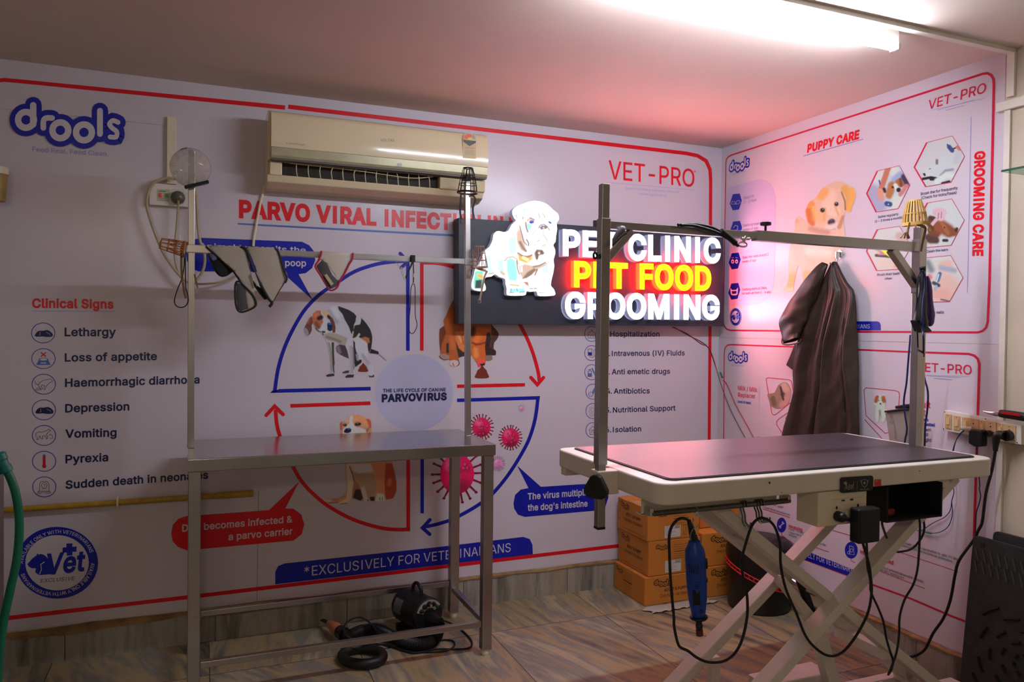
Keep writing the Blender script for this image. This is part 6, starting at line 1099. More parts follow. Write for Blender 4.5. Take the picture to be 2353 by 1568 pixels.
MB().tube([hc-axd*.035-V(0, 0, .006), hc-axd*.034+V(0, 0, .02), hc-axd*.018+V(0, 0, .042), hc+axd*.006+V(0, 0, .045), hc+axd*.03+V(0, 0, .026), hc+axd*.036-V(0, 0, .006)], .0085, BLACK, 12, smoothpts=5).build('handle', dr, smooth=True)
mb = MB(); vs = []
for i in range(7):
    a = math.radians(190-(50*i/6))
    for l in (.03, .09): vs.append(f1+axd*l+(xd*math.cos(a)+yd*math.sin(a))*(R_+.0006))
mb.add(vs, [(2*i, 2*i+1, 2*i+3, 2*i+2) for i in range(6)], mat('silver_label', (96, 94, 92), .5, var=.2, scale=80)); mb.build('rating_label', dr, solid=.0004)
MB().box(f1+axd*.03-V(0, 0, .098), (.11, .02, .035), BLACK).build('stand', dr, bevel=.004); MB().box(f1+axd*(Lb-.04)-V(0, 0, .098), (.11, .02, .035), BLACK).build('stand', dr, bevel=.004)
HOS = mat('black_hose', (20, 20, 21), .5, var=.2, scale=60)
hp = [fc-yd*.018+xd*.012+axd*.06]+D6([(1450, 800)], .07)+D6([(1400, 900)], .035)+D6([(1270, 950)], .03)+D6([(1080, 920)], .03)+D6([(920, 850)], .032)+D6([(760, 800)], .04)+D6([(620, 800)], .05)+D6([(500, 850)], .055)+D6([(430, 850)], .055)
pts, _ = crv(hp, 24); rs = [.0262+.0016*(1 if i % 2 else -1) for i in range(len(pts))]; MB().tube(pts, rs, HOS, 16).build('hose', dr, smooth=True)
rg = [D6([(625+222*math.cos(a), 1075+85*math.sin(a))], .024)[0] for a in [2*math.pi*i/30 for i in range(30)]]
MB().tube(rg, .0215, HOS, 16, closed=True).build('hose_coil', dr, smooth=True)
n0 = D6([(440, 850)], .055)[0]; n1 = D6([(330, 770)], .05)[0]; n2 = D6([(262, 720)], .045)[0]; n3 = D6([(190, 680)], .04)[0]
MB().tube([n0, n0.lerp(n1, .5)], [.031, .030], BLACK, 20).build('hose_cuff', dr, smooth=True)
NOZ = mat('clear_orange_nozzle', (196, 120, 84), .4, var=.15, trans=.15); MB().tube([n0.lerp(n1, .35), n1, n1.lerp(n2, .4), n2], [.026, .027, .022, .014], NOZ, 20).build('nozzle', dr, smooth=True); MB().bar(n2, n3, .022, .006, BLACK).build('nozzle_tip', dr, bevel=.002)
cb = [D6([q], z)[0] for q, z in (((1500, 690), .03), ((1620, 740), .006), ((1750, 840), .005), ((1810, 930), .005), ((1770, 990), .005), ((1600, 1000), .005), ((1400, 1000), .006), ((1200, 1040), .006), ((1050, 1010), .006), ((900, 960), .006), ((780, 945), .008), ((650, 950), .05), ((450, 850), .10), ((430, 750), .115), ((500, 680), .12), ((600, 655), .12), ((690, 700), .10), ((820, 830), .07), ((1000, 860), .065), ((900, 770), .075), ((780, 725), .085), ((650, 740), .10), ((560, 790), .10))]
cable('power_cord', cb, .0042, BLACKM, '', '', dr, 5)
cable('power_cord', [D6([q], .005)[0] for q in ((1420, 920), (1500, 900), (1600, 910), (1620, 960), (1550, 1010), (1400, 1030), (1250, 1030), (1120, 1000), (900, 970))], .0042, BLACKM, '', '', dr, 5)
# ================================================================ CARTONS, SHEET, BIN
def cardboard(name, c):
    return mat(name, c, .75, var=.10, scale=5, bump=.12, bscale=14)
CBM = cardboard('cardboard', (196, 122, 42)); CB2 = cardboard('cardboard_brown', (176, 116, 62)); TAPE = mat('packing_tape', (184, 138, 80), .25, var=.1)
PRN = ink('carton_print', (66, 44, 28), .6); WLB = ink('carton_label', (205, 200, 190), .5)
def carton(label, x0, x1, y0, y1, z0, z1, front='logo', side='logo', yaw=0, group=None):
    """box whose left end shows at x0 and whose long face shows at y0"""
    t = thing('carton', label, 'cardboard box', ((x0+x1)/2, (y0+y1)/2, z0), group)
    mb = MB(); mb.span((x0, y0, z0+.001), (x1, y1, z1-.001), CBM); o = mb.build('box', t, bevel=.003)
    MB().span((x0+.002, (y0+y1)/2-.022, z1-.0012), (x1-.002, (y0+y1)/2+.022, z1-.0002), TAPE).build('tape', t)
    h = z1-z0
    if front != 'none':
        w_ = x1-x0
        Pf = Print(lambda x, y, d: Vector((x0+x, y0-d, z1-y))); Pf.flat = True
        if front == 'logo':
            drools_at(Pf, .055, .03, .00013); text_at(Pf, 'ADULT & PUPPY', .12, .085, .15, .016, .02); text_at(Pf, 'CHUNKS IN GRAVY', .095, .115, .20, .016, 0)
        else:
            drools_at(Pf, .045, .035, .00009)
            for i in range(7): Pf.line([(.16, .03+i*.012), (.16+.10-.01*(i % 3), .03+i*.012)], .003 if i == 3 else .0012, PRN, .0008)
            Pf.poly([(.105, h-.075), (.205, h-.075), (.205, h-.012), (.105, h-.012)], WLB, .0008)
            for i in range(6): Pf.line([(.112, h-.068+i*.009), (.112+.04+.02*(i % 2), h-.068+i*.009)], .0012, PRN, .0012)
            for i in range(10): Pf.line([(.170+i*.0032, h-.072), (.170+i*.0032, h-.058)], .0012+.0006*(i % 2), PRN, .0012)
            for q in (.225, .255): Pf.line([(q, h-.07), (q+.02, h-.07), (q+.02, h-.02), (q, h-.02)], .0012, PRN, .0008, True); Pf.line([(q+.004, h-.03), (q+.016, h-.06)], .0015, PRN, .0010)
        Pf.build('printing', t)
    Ps = Print(lambda x, y, d: Vector((x0-d, y1-x, z1-y))); Ps.flat = True; w_ = y1-y0
    if side == 'logo':
        drools_at(Ps, .03, .03, .00011, True); text_at(Ps, 'ADULT & PUPPY', .09, .085, .15, .017, .02); text_at(Ps, 'CHUNKS IN GRAVY', .07, .115, .19, .017, 0)
        for i in range(3):
            for j in (0, 1): Ps.line([(.012+j*.008, .03+i*.045), (.020+j*.008, .015+i*.045)], .002, PRN, .0008)
        Ps.line([(.05, h-.018), (w_-.03, h-.018)], .0016, PRN, .0008)
    else:
        drools_at(Ps, .02, .03, .00009, True)
        for i in range(7): Ps.line([(.10, .025+i*.012), (.10+.10-.01*(i % 3), .025+i*.012)], .005 if i == 4 else .0012, PRN, .0008)
        for q in (.12, .16): Ps.line([(q, h-.04), (q+.02, h-.04), (q+.02, h-.012), (q, h-.012)], .0012, PRN, .0008, True)
    Ps.build('printing', t)
    return t
def text_at(P, s_, x, y, w_, h, bold):
    vs, fs = glyphs(s_, bold); a = min(v[0] for v in vs); b = max(v[0] for v in vs)
    P.add([P.W(x+(v[0]-a)/(b-a)*w_, y-v[1]*h, .0008) for v in vs], fs, PRN)
def drools_at(P, x, y, k, black=True):
    W0 = P.W; P.W = lambda X, Y, d: W0(x+(X-75)*k, y-.018+(Y-230)*k, d); drools(P, lambda a, b: (a, b), 1, CBM, PRN, .0008); P.W = W0
carton('bottom carton of the left stack, its logo and lettering facing the room', -.712, -.365, -.345, -.03, 0, .150, 'logo', 'info')
carton('middle carton of the left stack with a white barcode label on its long side', -.688, -.36, -.338, -.03, .150, .336, 'info', 'logo')
carton('top carton of the left stack, partly under the white table edge', -.695, -.37, -.338, -.03, .336, .512, 'info', 'logo')
carton('bottom carton of the right stack beside the black bin', -.352, -.022, -.352, -.03, 0, .166, 'logo', 'info')
carton('upper carton of the right stack, showing the logo beside the blue tool', -.352, -.022, -.345, -.03, .166, .350, 'logo', 'info')
carton('plain orange carton end at the back on top of the right stack', -.30, -.03, -.25, -.03, .350, .50, 'none', 'info')
mb = MB(); nx, ny = 26, 8; vs = []
for i in range(nx+1):
    for j in range(ny+1):
        x = -.74+.42*i/nx; y = -.455+.098*j/ny+.02*(i/nx)*(1-j/ny); vs.append((x+.02*math.sin(j), y, .0025+(.008*abs(math.sin(i*.9+j*.4))*(1-j/ny))))
mb.add(vs, [(i*(ny+1)+j, (i+1)*(ny+1)+j, (i+1)*(ny+1)+j+1, i*(ny+1)+j+1) for i in range(nx) for j in range(ny)], mat('white_sack', (176, 170, 156), .6, var=.12, scale=12))
o = mb.build('plastic_sheet', None, smooth='all', solid=.001); tag(o, 'crumpled white plastic sheet on the floor in front of the cartons', 'sheet')
bn = thing('waste_bin', 'black round bin with a red patterned band beside the cartons', 'bin', (-.13, -.56, 0))
MB().lathe([(.10, 0), (.15, .0), (.158, .01), (.162, .16), (.168, .19), (.172, .30), (.165, .34), (.14, .36), (.02, .365)], (-.135, -.545, 0), (0, 0, 1), mat('bin_black', (14, 14, 16), .35, var=.2, scale=20), 48).build('bin_body', bn, smooth=True)
RB = mat('red_band', (196, 26, 26), .5, var=.1)
zb = lambda a: .172-.045*math.cos(a)+.045*math.sin(a)
rb_ = lambda a, z: Vector((-.135+.171*math.cos(a), -.545+.171*math.sin(a), z))
for dz in (0, .020): MB().tube([rb_(2*math.pi*i/60, zb(2*math.pi*i/60)+dz) for i in range(60)], .0035, RB, 6, closed=True).build('band_edge', bn, smooth=True)
mb = MB()
for i in range(44): a = 2*math.pi*i/44; q = rb_(a, zb(a)); mb.bar(q, q+V(0, 0, .020), .007, .003, RB, (math.cos(a), math.sin(a), 0))
mb.build('band_lattice', bn)
# ================================================================ HUNG ON THE GROOMING TABLE
yT = -1.835
def R3(pts, y=-1.86): return [on(*q, 1, y) for q in crop(1560, 1120, 3.5, pts)]
# S hooks on the rail
def s_hook(x, drop, label):
    q = Vector((x, yT, .912)); pts = [q+V(0, -.011, -.004), q+V(0, -.006, .010), q+V(0, .004, .011), q+V(0, .010, .002), q+V(0, .008, -.015), q+V(0, 0, -drop*.6), q+V(0, -.004, -drop), q+V(.008, -.012, -drop-.012), q+V(.016, -.018, -drop-.006), q+V(.018, -.018, -drop+.004)]
    o = MB().tube(pts, .0028, DSTEEL, 8, smoothpts=4).build('s_hook', None, smooth=True); tag(o, label, 'hook', 'steel hooks on the rail under the white table')
hx = lambda px: on(px, 1165, 1, yT).x
s_hook(hx(1706), .055, 'empty steel S hook, leftmost of the pair left of the cord bunch'); s_hook(hx(1712), .053, 'empty steel S hook touching the leftmost hook on the rail')
for px_, lb in ((1738, 'steel hook carrying the black cord, first of the bunch of three'), (1744, 'steel hook carrying the black cord, middle of the bunch of three'), (1750, 'steel hook carrying the black cord, last of the bunch of three')): s_hook(hx(px_), .045, lb)
# rotary tool
BLU = mat('blue_tool_plastic', (18, 62, 158), .35, var=.06, scale=20)
rt = thing('rotary_tool', 'blue corded rotary nail grinder hanging from a wire hook under the white table', 'rotary tool', (hx(1600), -1.85, .7))
C3b = lambda pts, y=-1.86: [on(*q, 1, y) for q in crop(1400, 1120, 5.226, pts)]
A_, B_ = C3b([(1020, 630)])[0], C3b([(1072, 1540)])[0]; axr = (B_-A_).normalized(); Lr = (B_-A_).length
MB().lathe([(.012, 0), (.017, .004), (.0185, .012), (.028, .030), (.0300, .050), (.0300, .125), (.0295, .130), (.0300, .134), (.0285, .165), (.0275, .180), (.021, .222), (.018, .236), (.0165, Lr-.002), (.012, Lr)], A_, axr, BLU, 32).build('body', rt, smooth=True)
vw = (CAM-A_); vw = (vw-axr*vw.dot(axr)).normalized(); sd = axr.cross(vw).normalized()
if sd.dot(AX) < 0: sd = -sd
def onb(t, s_, r_): return A_+axr*t+(vw*math.sqrt(max(0, r_*r_-s_*s_))+sd*s_)
for i in range(5): MB().bar(onb(.066, -.018+i*.006, .0302), onb(.092, -.018+i*.006, .0302), .0018, .002, BLACKM, vw).build('vent_slot', rt)
for i in range(4): MB().bar(onb(.118+i*.006, -.006, .0302), onb(.118+i*.006, .006, .0302), .0012, .002, BLACKM, vw).build('vent_slot', rt)
for i in range(2): MB().bar(onb(.205+i*.006, .004, .0262), onb(.205+i*.006, .015, .0262), .0012, .002, BLACKM, vw).build('vent_slot', rt)
MB().box(onb(.165, -.003, .0282), (.020, .002, .044), BLACKM, Matrix((sd, vw, -axr)).transposed()).build('rating_label', rt)
MB().box(A_+axr*.072+sd*.030, (.010, .018, .028), BLACK, Matrix((sd, vw, -axr)).transposed()).build('switch', rt, bevel=.003); MB().box(A_+axr*.122+sd*.029, (.007, .014, .012), mat('dark_violet', (40, 20, 60), .4), Matrix((sd, vw, -axr)).transposed()).build('lock_button', rt, bevel=.002)
MB().lathe([(.012, 0), (.026, .002), (.027, .006), (.024, .010), (.010, .012), (.009, .026), (.0105, .028), (.0105, .038), (.008, .042), (.005, .042)], B_, axr, BLACK, 24).build('chuck', rt, smooth=True)
MB().lathe([(.0075, 0), (.0105, .001), (.0105, .018), (.006, .0185)], B_+axr*.043, axr, mat('brown_sanding_drum', (92, 44, 34), .8, var=.3, scale=200), 18).build('sanding_drum', rt, smooth=True)
bt = C3b([(955, 400)])[0]; MB().tube([A_, A_.lerp(bt, .4), bt], [.0125, .010, .006], BLACK, 14).build('strain_relief', rt, smooth=True)
cp = C3b([(955, 400), (900, 375), (840, 380), (780, 430), (735, 510), (718, 620), (722, 800), (735, 1100), (755, 1350), (775, 1560)])+[on(x, y, 1, -1.86) for x, y in [(1549, 1440), (1556, 1474), (1563, 1488), (1580, 1496), (1600, 1511), (1622, 1521), (1645, 1523), (1668, 1518), (1690, 1500), (1706, 1468), (1717, 1415), (1716, 1365), (1707, 1325), (1705, 1285), (1715, 1245), (1728, 1208), (1744, 1192), (1762, 1194), (1780, 1211), (1792, 1250), (1794, 1300), (1806, 1355), (1830, 1410), (1850, 1460), (1874, 1490), (1905, 1508), (1935, 1500), (1965, 1465), (1992, 1415), (2002, 1370), (2001, 1330), (1990, 1275), (1975, 1228), (1962, 1205)]]
cp[10:] = [p for p in cp[10:]]
MB().tube(cp, .0043, RUBBER, 8, smoothpts=4).build('cord', rt, smooth=True)
MB().tube([Vector((hx(1597), yT, .924)), Vector((hx(1600), yT-.010, .91))]+C3b([(1025, 320), (1005, 440), (1035, 485), (1060, 470), (1070, 450)], -1.85), .0016, CHROME, 6, smoothpts=3).build('wire_hook', rt, smooth=True)
MB().tube(C3b([(980, 640), (975, 580), (1000, 510), (1040, 490), (1050, 520), (1035, 570)], -1.873), .0008, CAB, 5, smoothpts=3).build('string_tie', rt)
# plug and adapter in the socket box of the table
K2p = lambda pts, y=-1.95: [on(*q, 1, y) for q in crop(1860, 1080, 6.92, pts)]
pg = thing('mains_plug', 'round black plug in the left socket under the white table rim', 'plug', K2p([(440, 740)])[0])
MB().lathe([(.016, 0), (.0165, .004), (.0155, .022), (.012, .028), (0, .030)], K2p([(440, 735)], -1.933)[0], (0, -1, 0), BLACK, 24).build('plug_body', pg, smooth=True); MB().tube([K2p([(490, 750)], -1.955)[0], K2p([(580, 780)], -1.958)[0], K2p([(650, 800)], -1.955)[0]], [.008, .007, .006], BLACK, 12).build('strain_relief', pg, smooth=True)
c_ = K2p([(650, 805), (720, 870), (760, 950)], -1.95)+[on(x, y, 1, -1.94) for x, y in ((1975, 1228), (1988, 1265), (1998, 1305), (2001, 1335))]
MB().tube(c_, .0042, RUBBER, 8, smoothpts=4).build('cord', pg, smooth=True)
ad = thing('power_adapter', 'black power adapter block plugged in the right socket under the white table rim', 'adapter', K2p([(900, 870)])[0])
q0, q1 = K2p([(735, 620), (1065, 1130)], -1.97); MB().span((q0.x, -1.985, q1.z), (q1.x, -1.945, q0.z), BLACK).build('adapter_body', ad, bevel=.007, seg=3)
MB().lathe([(.015, 0), (.015, .014)], K2p([(760, 690)], -1.933)[0], (0, -1, 0), BLACK, 20).build('plug_boss', ad, smooth=True)
MB().tube([on(x, y, 1, -1.965) for x, y in ((1991, 1244), (1992, 1262), (1993, 1300), (2000, 1335))]+[on(x, y, 1, -1.93) for x, y in ((2001, 1360), (2018, 1398), (2030, 1430), (2036, 1465), (2046, 1500), (2052, 1520), (2048, 1540), (2042, 1549))]+[on(x, y, 1, -1.94) for x, y in ((2042, 1549), (2050, 1530), (2060, 1500), (2066, 1460), (2067, 1420), (2078, 1380), (2098, 1345), (2108, 1310), (2112, 1262), (2114, 1210), (2112, 1192))], .0036, RUBBER, 8, smoothpts=4).build('cord', ad, smooth=True)
cable('tray_cable', [on(x, y, 1, -1.86) for x, y in ((2031, 1192), (2028, 1210))]+[on(x, y, 1, -1.70) for x, y in ((2052, 1264), (2078, 1267), (2100, 1258), (2118, 1235), (2124, 1215), (2122, 1195))], .0040, RUBBER, 'black cable bowing out behind the leg below the black holder tray', 'cable')
rd_ = MB().bar((-.79, -1.90, .862), (-.74, -1.88, .858), .03, .022, mat('red_handle', (130, 16, 18), .4, var=.2)); tag(rd_.build('grooming_tool', None, bevel=.006), 'small red handled tool lying in the black holder tray', 'tool')
# overhead loop lead
OV = lambda pts, y=-1.70: [on(*q, 1, y) for q in crop(1340, 400, 2.941, pts)]
ld = thing('grooming_loop', 'thick black tubular grooming loop with a steel swivel draped over the overhead bar', 'grooming loop', OV([(900, 370)])[0])
for dy, pts in ((0, [(640, 344), (720, 338), (800, 346), (870, 362), (930, 392), (985, 430), (1045, 478)]), (1, [(660, 346), (740, 348), (820, 368), (890, 390), (950, 420), (1000, 452), (1048, 486)])):
    MB().tube(OV(pts, -1.705-.006*dy), .0052, RUBBER, 10, smoothpts=4).build('tubing', ld, smooth=True)
MB().tube(OV([(930, 385), (985, 430), (1030, 470)], -1.712), .0095, BLACK, 12, smoothpts=4).build('sleeve', ld, smooth=True)
MB().tube(OV([(1040, 478), (1070, 460), (1100, 468), (1104, 486), (1080, 492), (1050, 484)], -1.712), .0030, CHROME, 8, closed=True, smoothpts=4).build('snap_ring', ld, smooth=True)
MB().tube(OV([(1085, 462), (1090, 440), (1100, 425)], -1.70), .006, CHROME, 10).build('swivel', ld, smooth=True); MB().tube(OV([(1070, 436), (1122, 438)], -1.69), .005, CHROME, 10).build('eye_bolt', ld, smooth=True)
cl = thing('spring_clip', 'grey spring clip hanging at the left corner brace of the overhead bar', 'clip', OV([(240, 400)])[0])
MB().tube(OV([(205, 470), (220, 430), (245, 395), (265, 372), (280, 378)], -1.70), [.004, .008, .011, .012, .006], mat('grey_clip', (112, 110, 118), .35, var=.1), 12, smoothpts=3).build('clip_jaw', cl, smooth=True)
MB().tube(OV([(200, 480), (225, 455), (262, 418), (292, 398)], -1.712), .004, BLACK, 8, smoothpts=3).build('clip_lever', cl, smooth=True)
cl = thing('post_latch', 'small dark latch with a ring beside the left overhead post', 'latch', OV([(80, 550)])[0])
MB().tube(OV([(78, 530), (70, 550), (78, 570), (95, 560), (90, 540)], -1.69), .004, BLACK, 8, closed=True, smoothpts=3).build('latch_ring', cl, smooth=True); MB().span(OV([(92, 545)], -1.67)[0], OV([(118, 572)], -1.69)[0], BLACK).build('latch_plate', cl, bevel=.002)
# basket on the right post
N6 = lambda pts, y=-1.70: [on(*q, 1, y) for q in crop(2040, 440, 4.354, pts)]
m4 = thing('basket_muzzle', 'yellow tan plastic basket muzzle upside down over the top of the right post', 'muzzle', N6([(265, 300)])[0])
bo_ = N6([(272, 325)], -1.685)[0]; bt_ = N6([(265, 95)], -1.685)[0]
rr0 = (N6([(398, 300)], -1.685)[0]-N6([(148, 345)], -1.685)[0]).length/2*.66; rr1 = (N6([(335, 95)], -1.685)[0]-N6([(195, 95)], -1.685)[0]).length/2*.66
z = (bt_-bo_).normalized(); LL = (bt_-bo_).length; xm = z.cross(Vector((0, 1, 0))).normalized(); ym = z.cross(xm)
for k in range(20):
    a = 2*math.pi*k/20; f = lambda t: bo_+z*LL*t+(xm*math.cos(a)+ym*math.sin(a))*(rr0*(1-t)+rr1*t)*(1+.10*math.sin(math.pi*t))
    MB().bar(f(0), f(.5), .0048, .002, WICKY, (xm*math.cos(a)+ym*math.sin(a))).build('slat', m4); MB().bar(f(.5), f(1), .0042, .002, WICKY, (xm*math.cos(a)+ym*math.sin(a))).build('slat', m4)
for t, r_, w_ in ((0, rr0, .012), (.45, (rr0*.55+rr1*.45)*1.1, .003)):
    MB().lathe([(r_*.99, -w_/2), (r_*1.03, -w_/2), (r_*1.03, w_/2), (r_*.99, w_/2), (r_*.99, -w_/2)], bo_+z*LL*t, z, WICKY, 40, cap=False).build('hoop', m4, smooth=True)
MB().lathe([(rr1*1.02, -.003), (rr1*1.02, .002), (rr1*.8, .004), (0, .005)], bo_+z*LL, z, WICKY, 32).build('nose_plate', m4, smooth=True)
strap('tab', N6([(215, 310), (205, 360), (200, 380)], -1.74), .010, WICKY, m4)
MB().tube(N6([(200, 378), (185, 410), (160, 420), (130, 465)], -1.73), .003, LEAD, 6, smoothpts=3).build('raffia_tie', m4, smooth=True); MB().tube(N6([(200, 378), (180, 420), (165, 470)], -1.73), .0025, LEAD, 6, smoothpts=3).build('raffia_tie', m4, smooth=True); MB().tube(N6([(200, 380), (195, 430), (210, 470)], -1.72), .005, LEA, 6, smoothpts=3).build('strap_end', m4, smooth=True)
MB().tube(N6([(395, 290), (420, 330), (455, 370), (450, 400), (420, 410), (405, 380), (430, 350), (400, 330), (370, 310)], -1.72), .0032, WICKY, 7, smoothpts=4).build('raffia_bow', m4, smooth=True)
strap('leather_strap', N6([(290, 330), (340, 345), (375, 370), (365, 430), (345, 510), (328, 600)], -1.71), .011, LEA, m4)
# purple clipper
VIO = mat('violet_plastic_shell', (58, 26, 108), .3, var=.08, scale=20)
cp_ = thing('pet_clipper', 'purple and black pet clipper hanging by its cord from the right overhead post', 'clipper', N6([(380, 1100)])[0])
def body(pts, rs, mt, nm, y=-1.70, n=20): return MB().tube(N6(pts, y), rs, mt, n, smoothpts=5).build(nm, cp_, smooth=True)
body([(372, 850), (378, 920), (385, 1000), (388, 1080), (392, 1160), (398, 1240), (402, 1320), (400, 1350)], [.012, .019, .0205, .0205, .023, .025, .020, .010], VIO, 'shell')
body([(352, 800), (350, 900), (348, 1000), (340, 1100), (332, 1200), (330, 1290), (345, 1360)], [.007, .013, .014, .017, .020, .024, .020], BLACK, 'grip', -1.712)
MB().prism(N6([(290, 1290), (330, 1400), (360, 1415), (440, 1408), (446, 1398), (405, 1350), (420, 1290)], -1.725), (0, 1, 0), .03, BLACK).build('blade_head', cp_, bevel=.003)
MB().tube(N6([(330, 1275), (350, 1280), (352, 1310), (332, 1312)], -1.732), .0016, mat('violet_trim', (70, 50, 120), .4), 6, closed=True).build('button', cp_)
body([(345, 760), (352, 790), (350, 830)], [.012, .009, .007], BLACKM, 'cord_boot', -1.71, 12)
NVC = mat('navy_cable', (22, 28, 84), .4, var=.1)
MB().tube(N6([(350, 800), (330, 790), (312, 830), (300, 880), (292, 960), (290, 1100), (282, 1200), (290, 1350), (300, 1500)], -1.705)+[on(x, y, 0, -.28) for x, y in ((2111, 880), (2110, 940), (2106, 1000), (2104, 1050))], .0028, RUBBER, 7, smoothpts=4).build('cord', cp_, smooth=True)
MB().tube(N6([(345, 790), (370, 850), (375, 950), (355, 1100), (350, 1250), (352, 1400), (358, 1500)], -1.735)+[on(x, y, 0, -.27) for x, y in ((2123, 860), (2132, 900), (2131, 940), (2126, 980), (2125, 1012), (2124, 1034), (2124, 1060))], .0036, NVC, 8, smoothpts=4).build('cord', cp_, smooth=True)
cable('hanging_cable', [on(x, y, 0, -.26) for x, y in ((2092, 770), (2087, 830), (2083, 880), (2077, 920), (2079, 950), (2084, 985), (2080, 1010), (2077, 1032))], .0036, NVC, 'dark blue cable hanging just left of the right overhead post', 'cable')
# silver power pack on the right side of the table
pk = thing('power_pack', 'silver boxed control unit with a black top leaning behind the table by the right post', 'control unit', on(2065, 1000, 0, -.16))
Z8 = lambda pts, y: [on(*q, 0, -.17-(.01 if y < -1.625 else 0)) for q in crop(2020, 900, 9.8, pts)]
PAL = mat('dull_aluminium', (166, 158, 148), .4, .4, var=.08, scale=12)
MB().prism(Z8([(130, 475), (560, 420), (640, 900), (660, 1500), (290, 1500)], -1.62), (1, 0, 0), .05, PAL).build('casing', pk, bevel=.003)
MB().prism(Z8([(108, 435), (560, 375), (640, 380), (640, 425), (560, 415), (120, 478)], -1.63), (1, 0, 0), .07, BLACK).build('top_edge', pk, bevel=.002)
MB().prism(Z8([(350, 325), (600, 285), (640, 290), (640, 370), (360, 395)], -1.62), (1, 0, 0), .03, BLACK).build('handle', pk, bevel=.003)
PK = lambda x, y, d: on(x, y, 0, -.171-d); P = Print(PK); GP = ink('pack_print', (120, 110, 104), .5)
for i, (a, b) in enumerate((((240, 520), (300, 720)), ((290, 520), (310, 740)), ((325, 615), (365, 1080)), ((345, 780), (400, 1080)), ((250, 640), (262, 730)))): P.line(crop(2020, 900, 9.8, [a, b]), .8, GP, .0006)
P.ring(crop(2020, 900, 9.8, [(265, 560)])[0], 2.2, 3, .6, GP, .0008, 12); P.build('printing', pk)
# ================================================================ BROWN APRON ON ITS HOOK
CL = mat('brown_satin', (48, 33, 25), .46, var=.10, scale=3, bump=.10, bscale=26, spec=.5)
ap = thing('grooming_apron', 'dark brown satin apron hanging in folds from a chrome hook on the right wall', 'apron', WR(1932, 600, .05))
hk = thing('wall_hook', 'diamond shaped chrome hook above the brown apron on the right wall', 'hook', WR(1930, 590, .002))
A7 = lambda q: (1780+q[0]/3.3375, 560+q[1]/3.3375)
MB().prism([WR(*A7(q), .002) for q in [(505, 42), (540, 78), (508, 118), (468, 90)]], (-1, 0, 0), .004, CHROME).build('hook_plate', hk, bevel=.001)
MB().tube([WR(*A7((506, 66)), .018), WR(*A7((506, 112)), .018)], .011, CHROME, 20).build('hook_barrel', hk, smooth=True)
MB().tube([WR(*A7((503, 110)), .02), WR(*A7((500, 140)), .025), WR(*A7((498, 165)), .04), WR(*A7((498, 155)), .06)], .005, CHROME, 10, smoothpts=3).build('hook_arm', hk, smooth=True)
rows = [(142, 496, 513), (170, 470, 530), (230, 440, 562), (300, 410, 606), (355, 385, 654), (400, 365, 667), (450, 340, 675), (500, 320, 678), (600, 285, 682), (700, 250, 686), (760, 226, 688), (870, 205, 692), (975, 196, 698), (1060, 200, 700), (1130, 200, 702), (1200, 186, 704), (1300, 160, 708), (1400, 128, 712), (1500, 103, 714), (1620, 80, 716), (1750, 70, 716)]
ry = [r[0] for r in rows]; N_u, N_v = 90, 130; vs = []
for j in range(N_v+1):
    y = ry[0]+(ry[-1]-ry[0])*(j/N_v)**1.15; xl = np.interp(y, ry, [r[1] for r in rows]); xr = np.interp(y, ry, [r[2] for r in rows]); v = min(1, (y-142)/500)
    for i in range(N_u+1):
        u = i/N_u; x = xl+(xr-xl)*u
        ph = u+.05*math.sin(y*.006+u*3); amp = .006+.022*v
        d = .045+.02*v+amp*(.62*math.sin(ph*2*math.pi*2.3+.8)+.26*math.sin(ph*2*math.pi*5.3+2+y*.0012)*(1-.5*v)+.10*math.sin(ph*2*math.pi*11+y*.002)*(1-.6*v))
        d -= .030*v*math.exp(-((u-.50+.00012*(y-600))/.030)**2); d -= .028*max(0, min(1, (y-560)/300))*math.exp(-((u-.80)/.022)**2)*(1 if y < 1300 else .5)
        d += .0022*math.sin(x*.05+y*.018)*math.sin(y*.013)*v; d *= (1-.35*(abs(u-.5)*2)**6)
        vs.append(WR(*A7((x, y)), max(.008, d)))
mb = MB(); mb.flat = True; mb.add(vs, [(j*(N_u+1)+i, j*(N_u+1)+i+1, (j+1)*(N_u+1)+i+1, (j+1)*(N_u+1)+i) for j in range(N_v) for i in range(N_u)], CL); mb.build('body', ap, smooth='all', solid=.0015)
MB().prism([WR(*A7(q), .035) for q in [(200, 770), (165, 860), (133, 932), (160, 952), (190, 975), (225, 900), (235, 790)]], (-1, 0, 0), .006, CL).build('hem_flap', ap, bevel=.002)
# sleeve
cs = [((448, 158), 22, .05), ((415, 220), 42, .06), ((370, 310), 62, .065), ((325, 400), 75, .07), ((285, 480), 82, .075), ((250, 560), 90, .08), ((232, 630), 82, .085), ((235, 700), 66, .09), ((250, 745), 58, .10)]
pc, rr_ = crv([Vector((c[0][0], c[0][1], c[2]*1000)) for c in cs], 7, False, [c[1] for c in cs]); n = 26; vs = []; m_ = len(pc)
for i, p in enumerate(pc):
    t = (pc[min(i+1, m_-1)]-pc[max(i-1, 0)]); nx_, ny_ = -t.y, t.x; l_ = math.hypot(nx_, ny_); nx_, ny_ = nx_/l_, ny_/l_
    for k in range(n):
        a = 2*math.pi*k/n; w_ = rr_[i]*(1+.06*math.sin(3*a+i*.12)+.04*math.sin(5*a-i*.2)+.02*math.sin(i*.5+a)); x = p.x+nx_*w_*math.cos(a); y = p.y+ny_*w_*math.cos(a)
        vs.append(WR(*A7((x, y)), p.z/1000+w_*.00045*math.sin(a)*(1+.10*math.sin(i*.45+a*3))))
mb = MB(); mb.add(vs, [(i*n+k, i*n+(k+1) % n, (i+1)*n+(k+1) % n, (i+1)*n+k) for i in range(m_-1) for k in range(n)], CL); mb.build('sleeve', ap, smooth='all', solid=.0015)
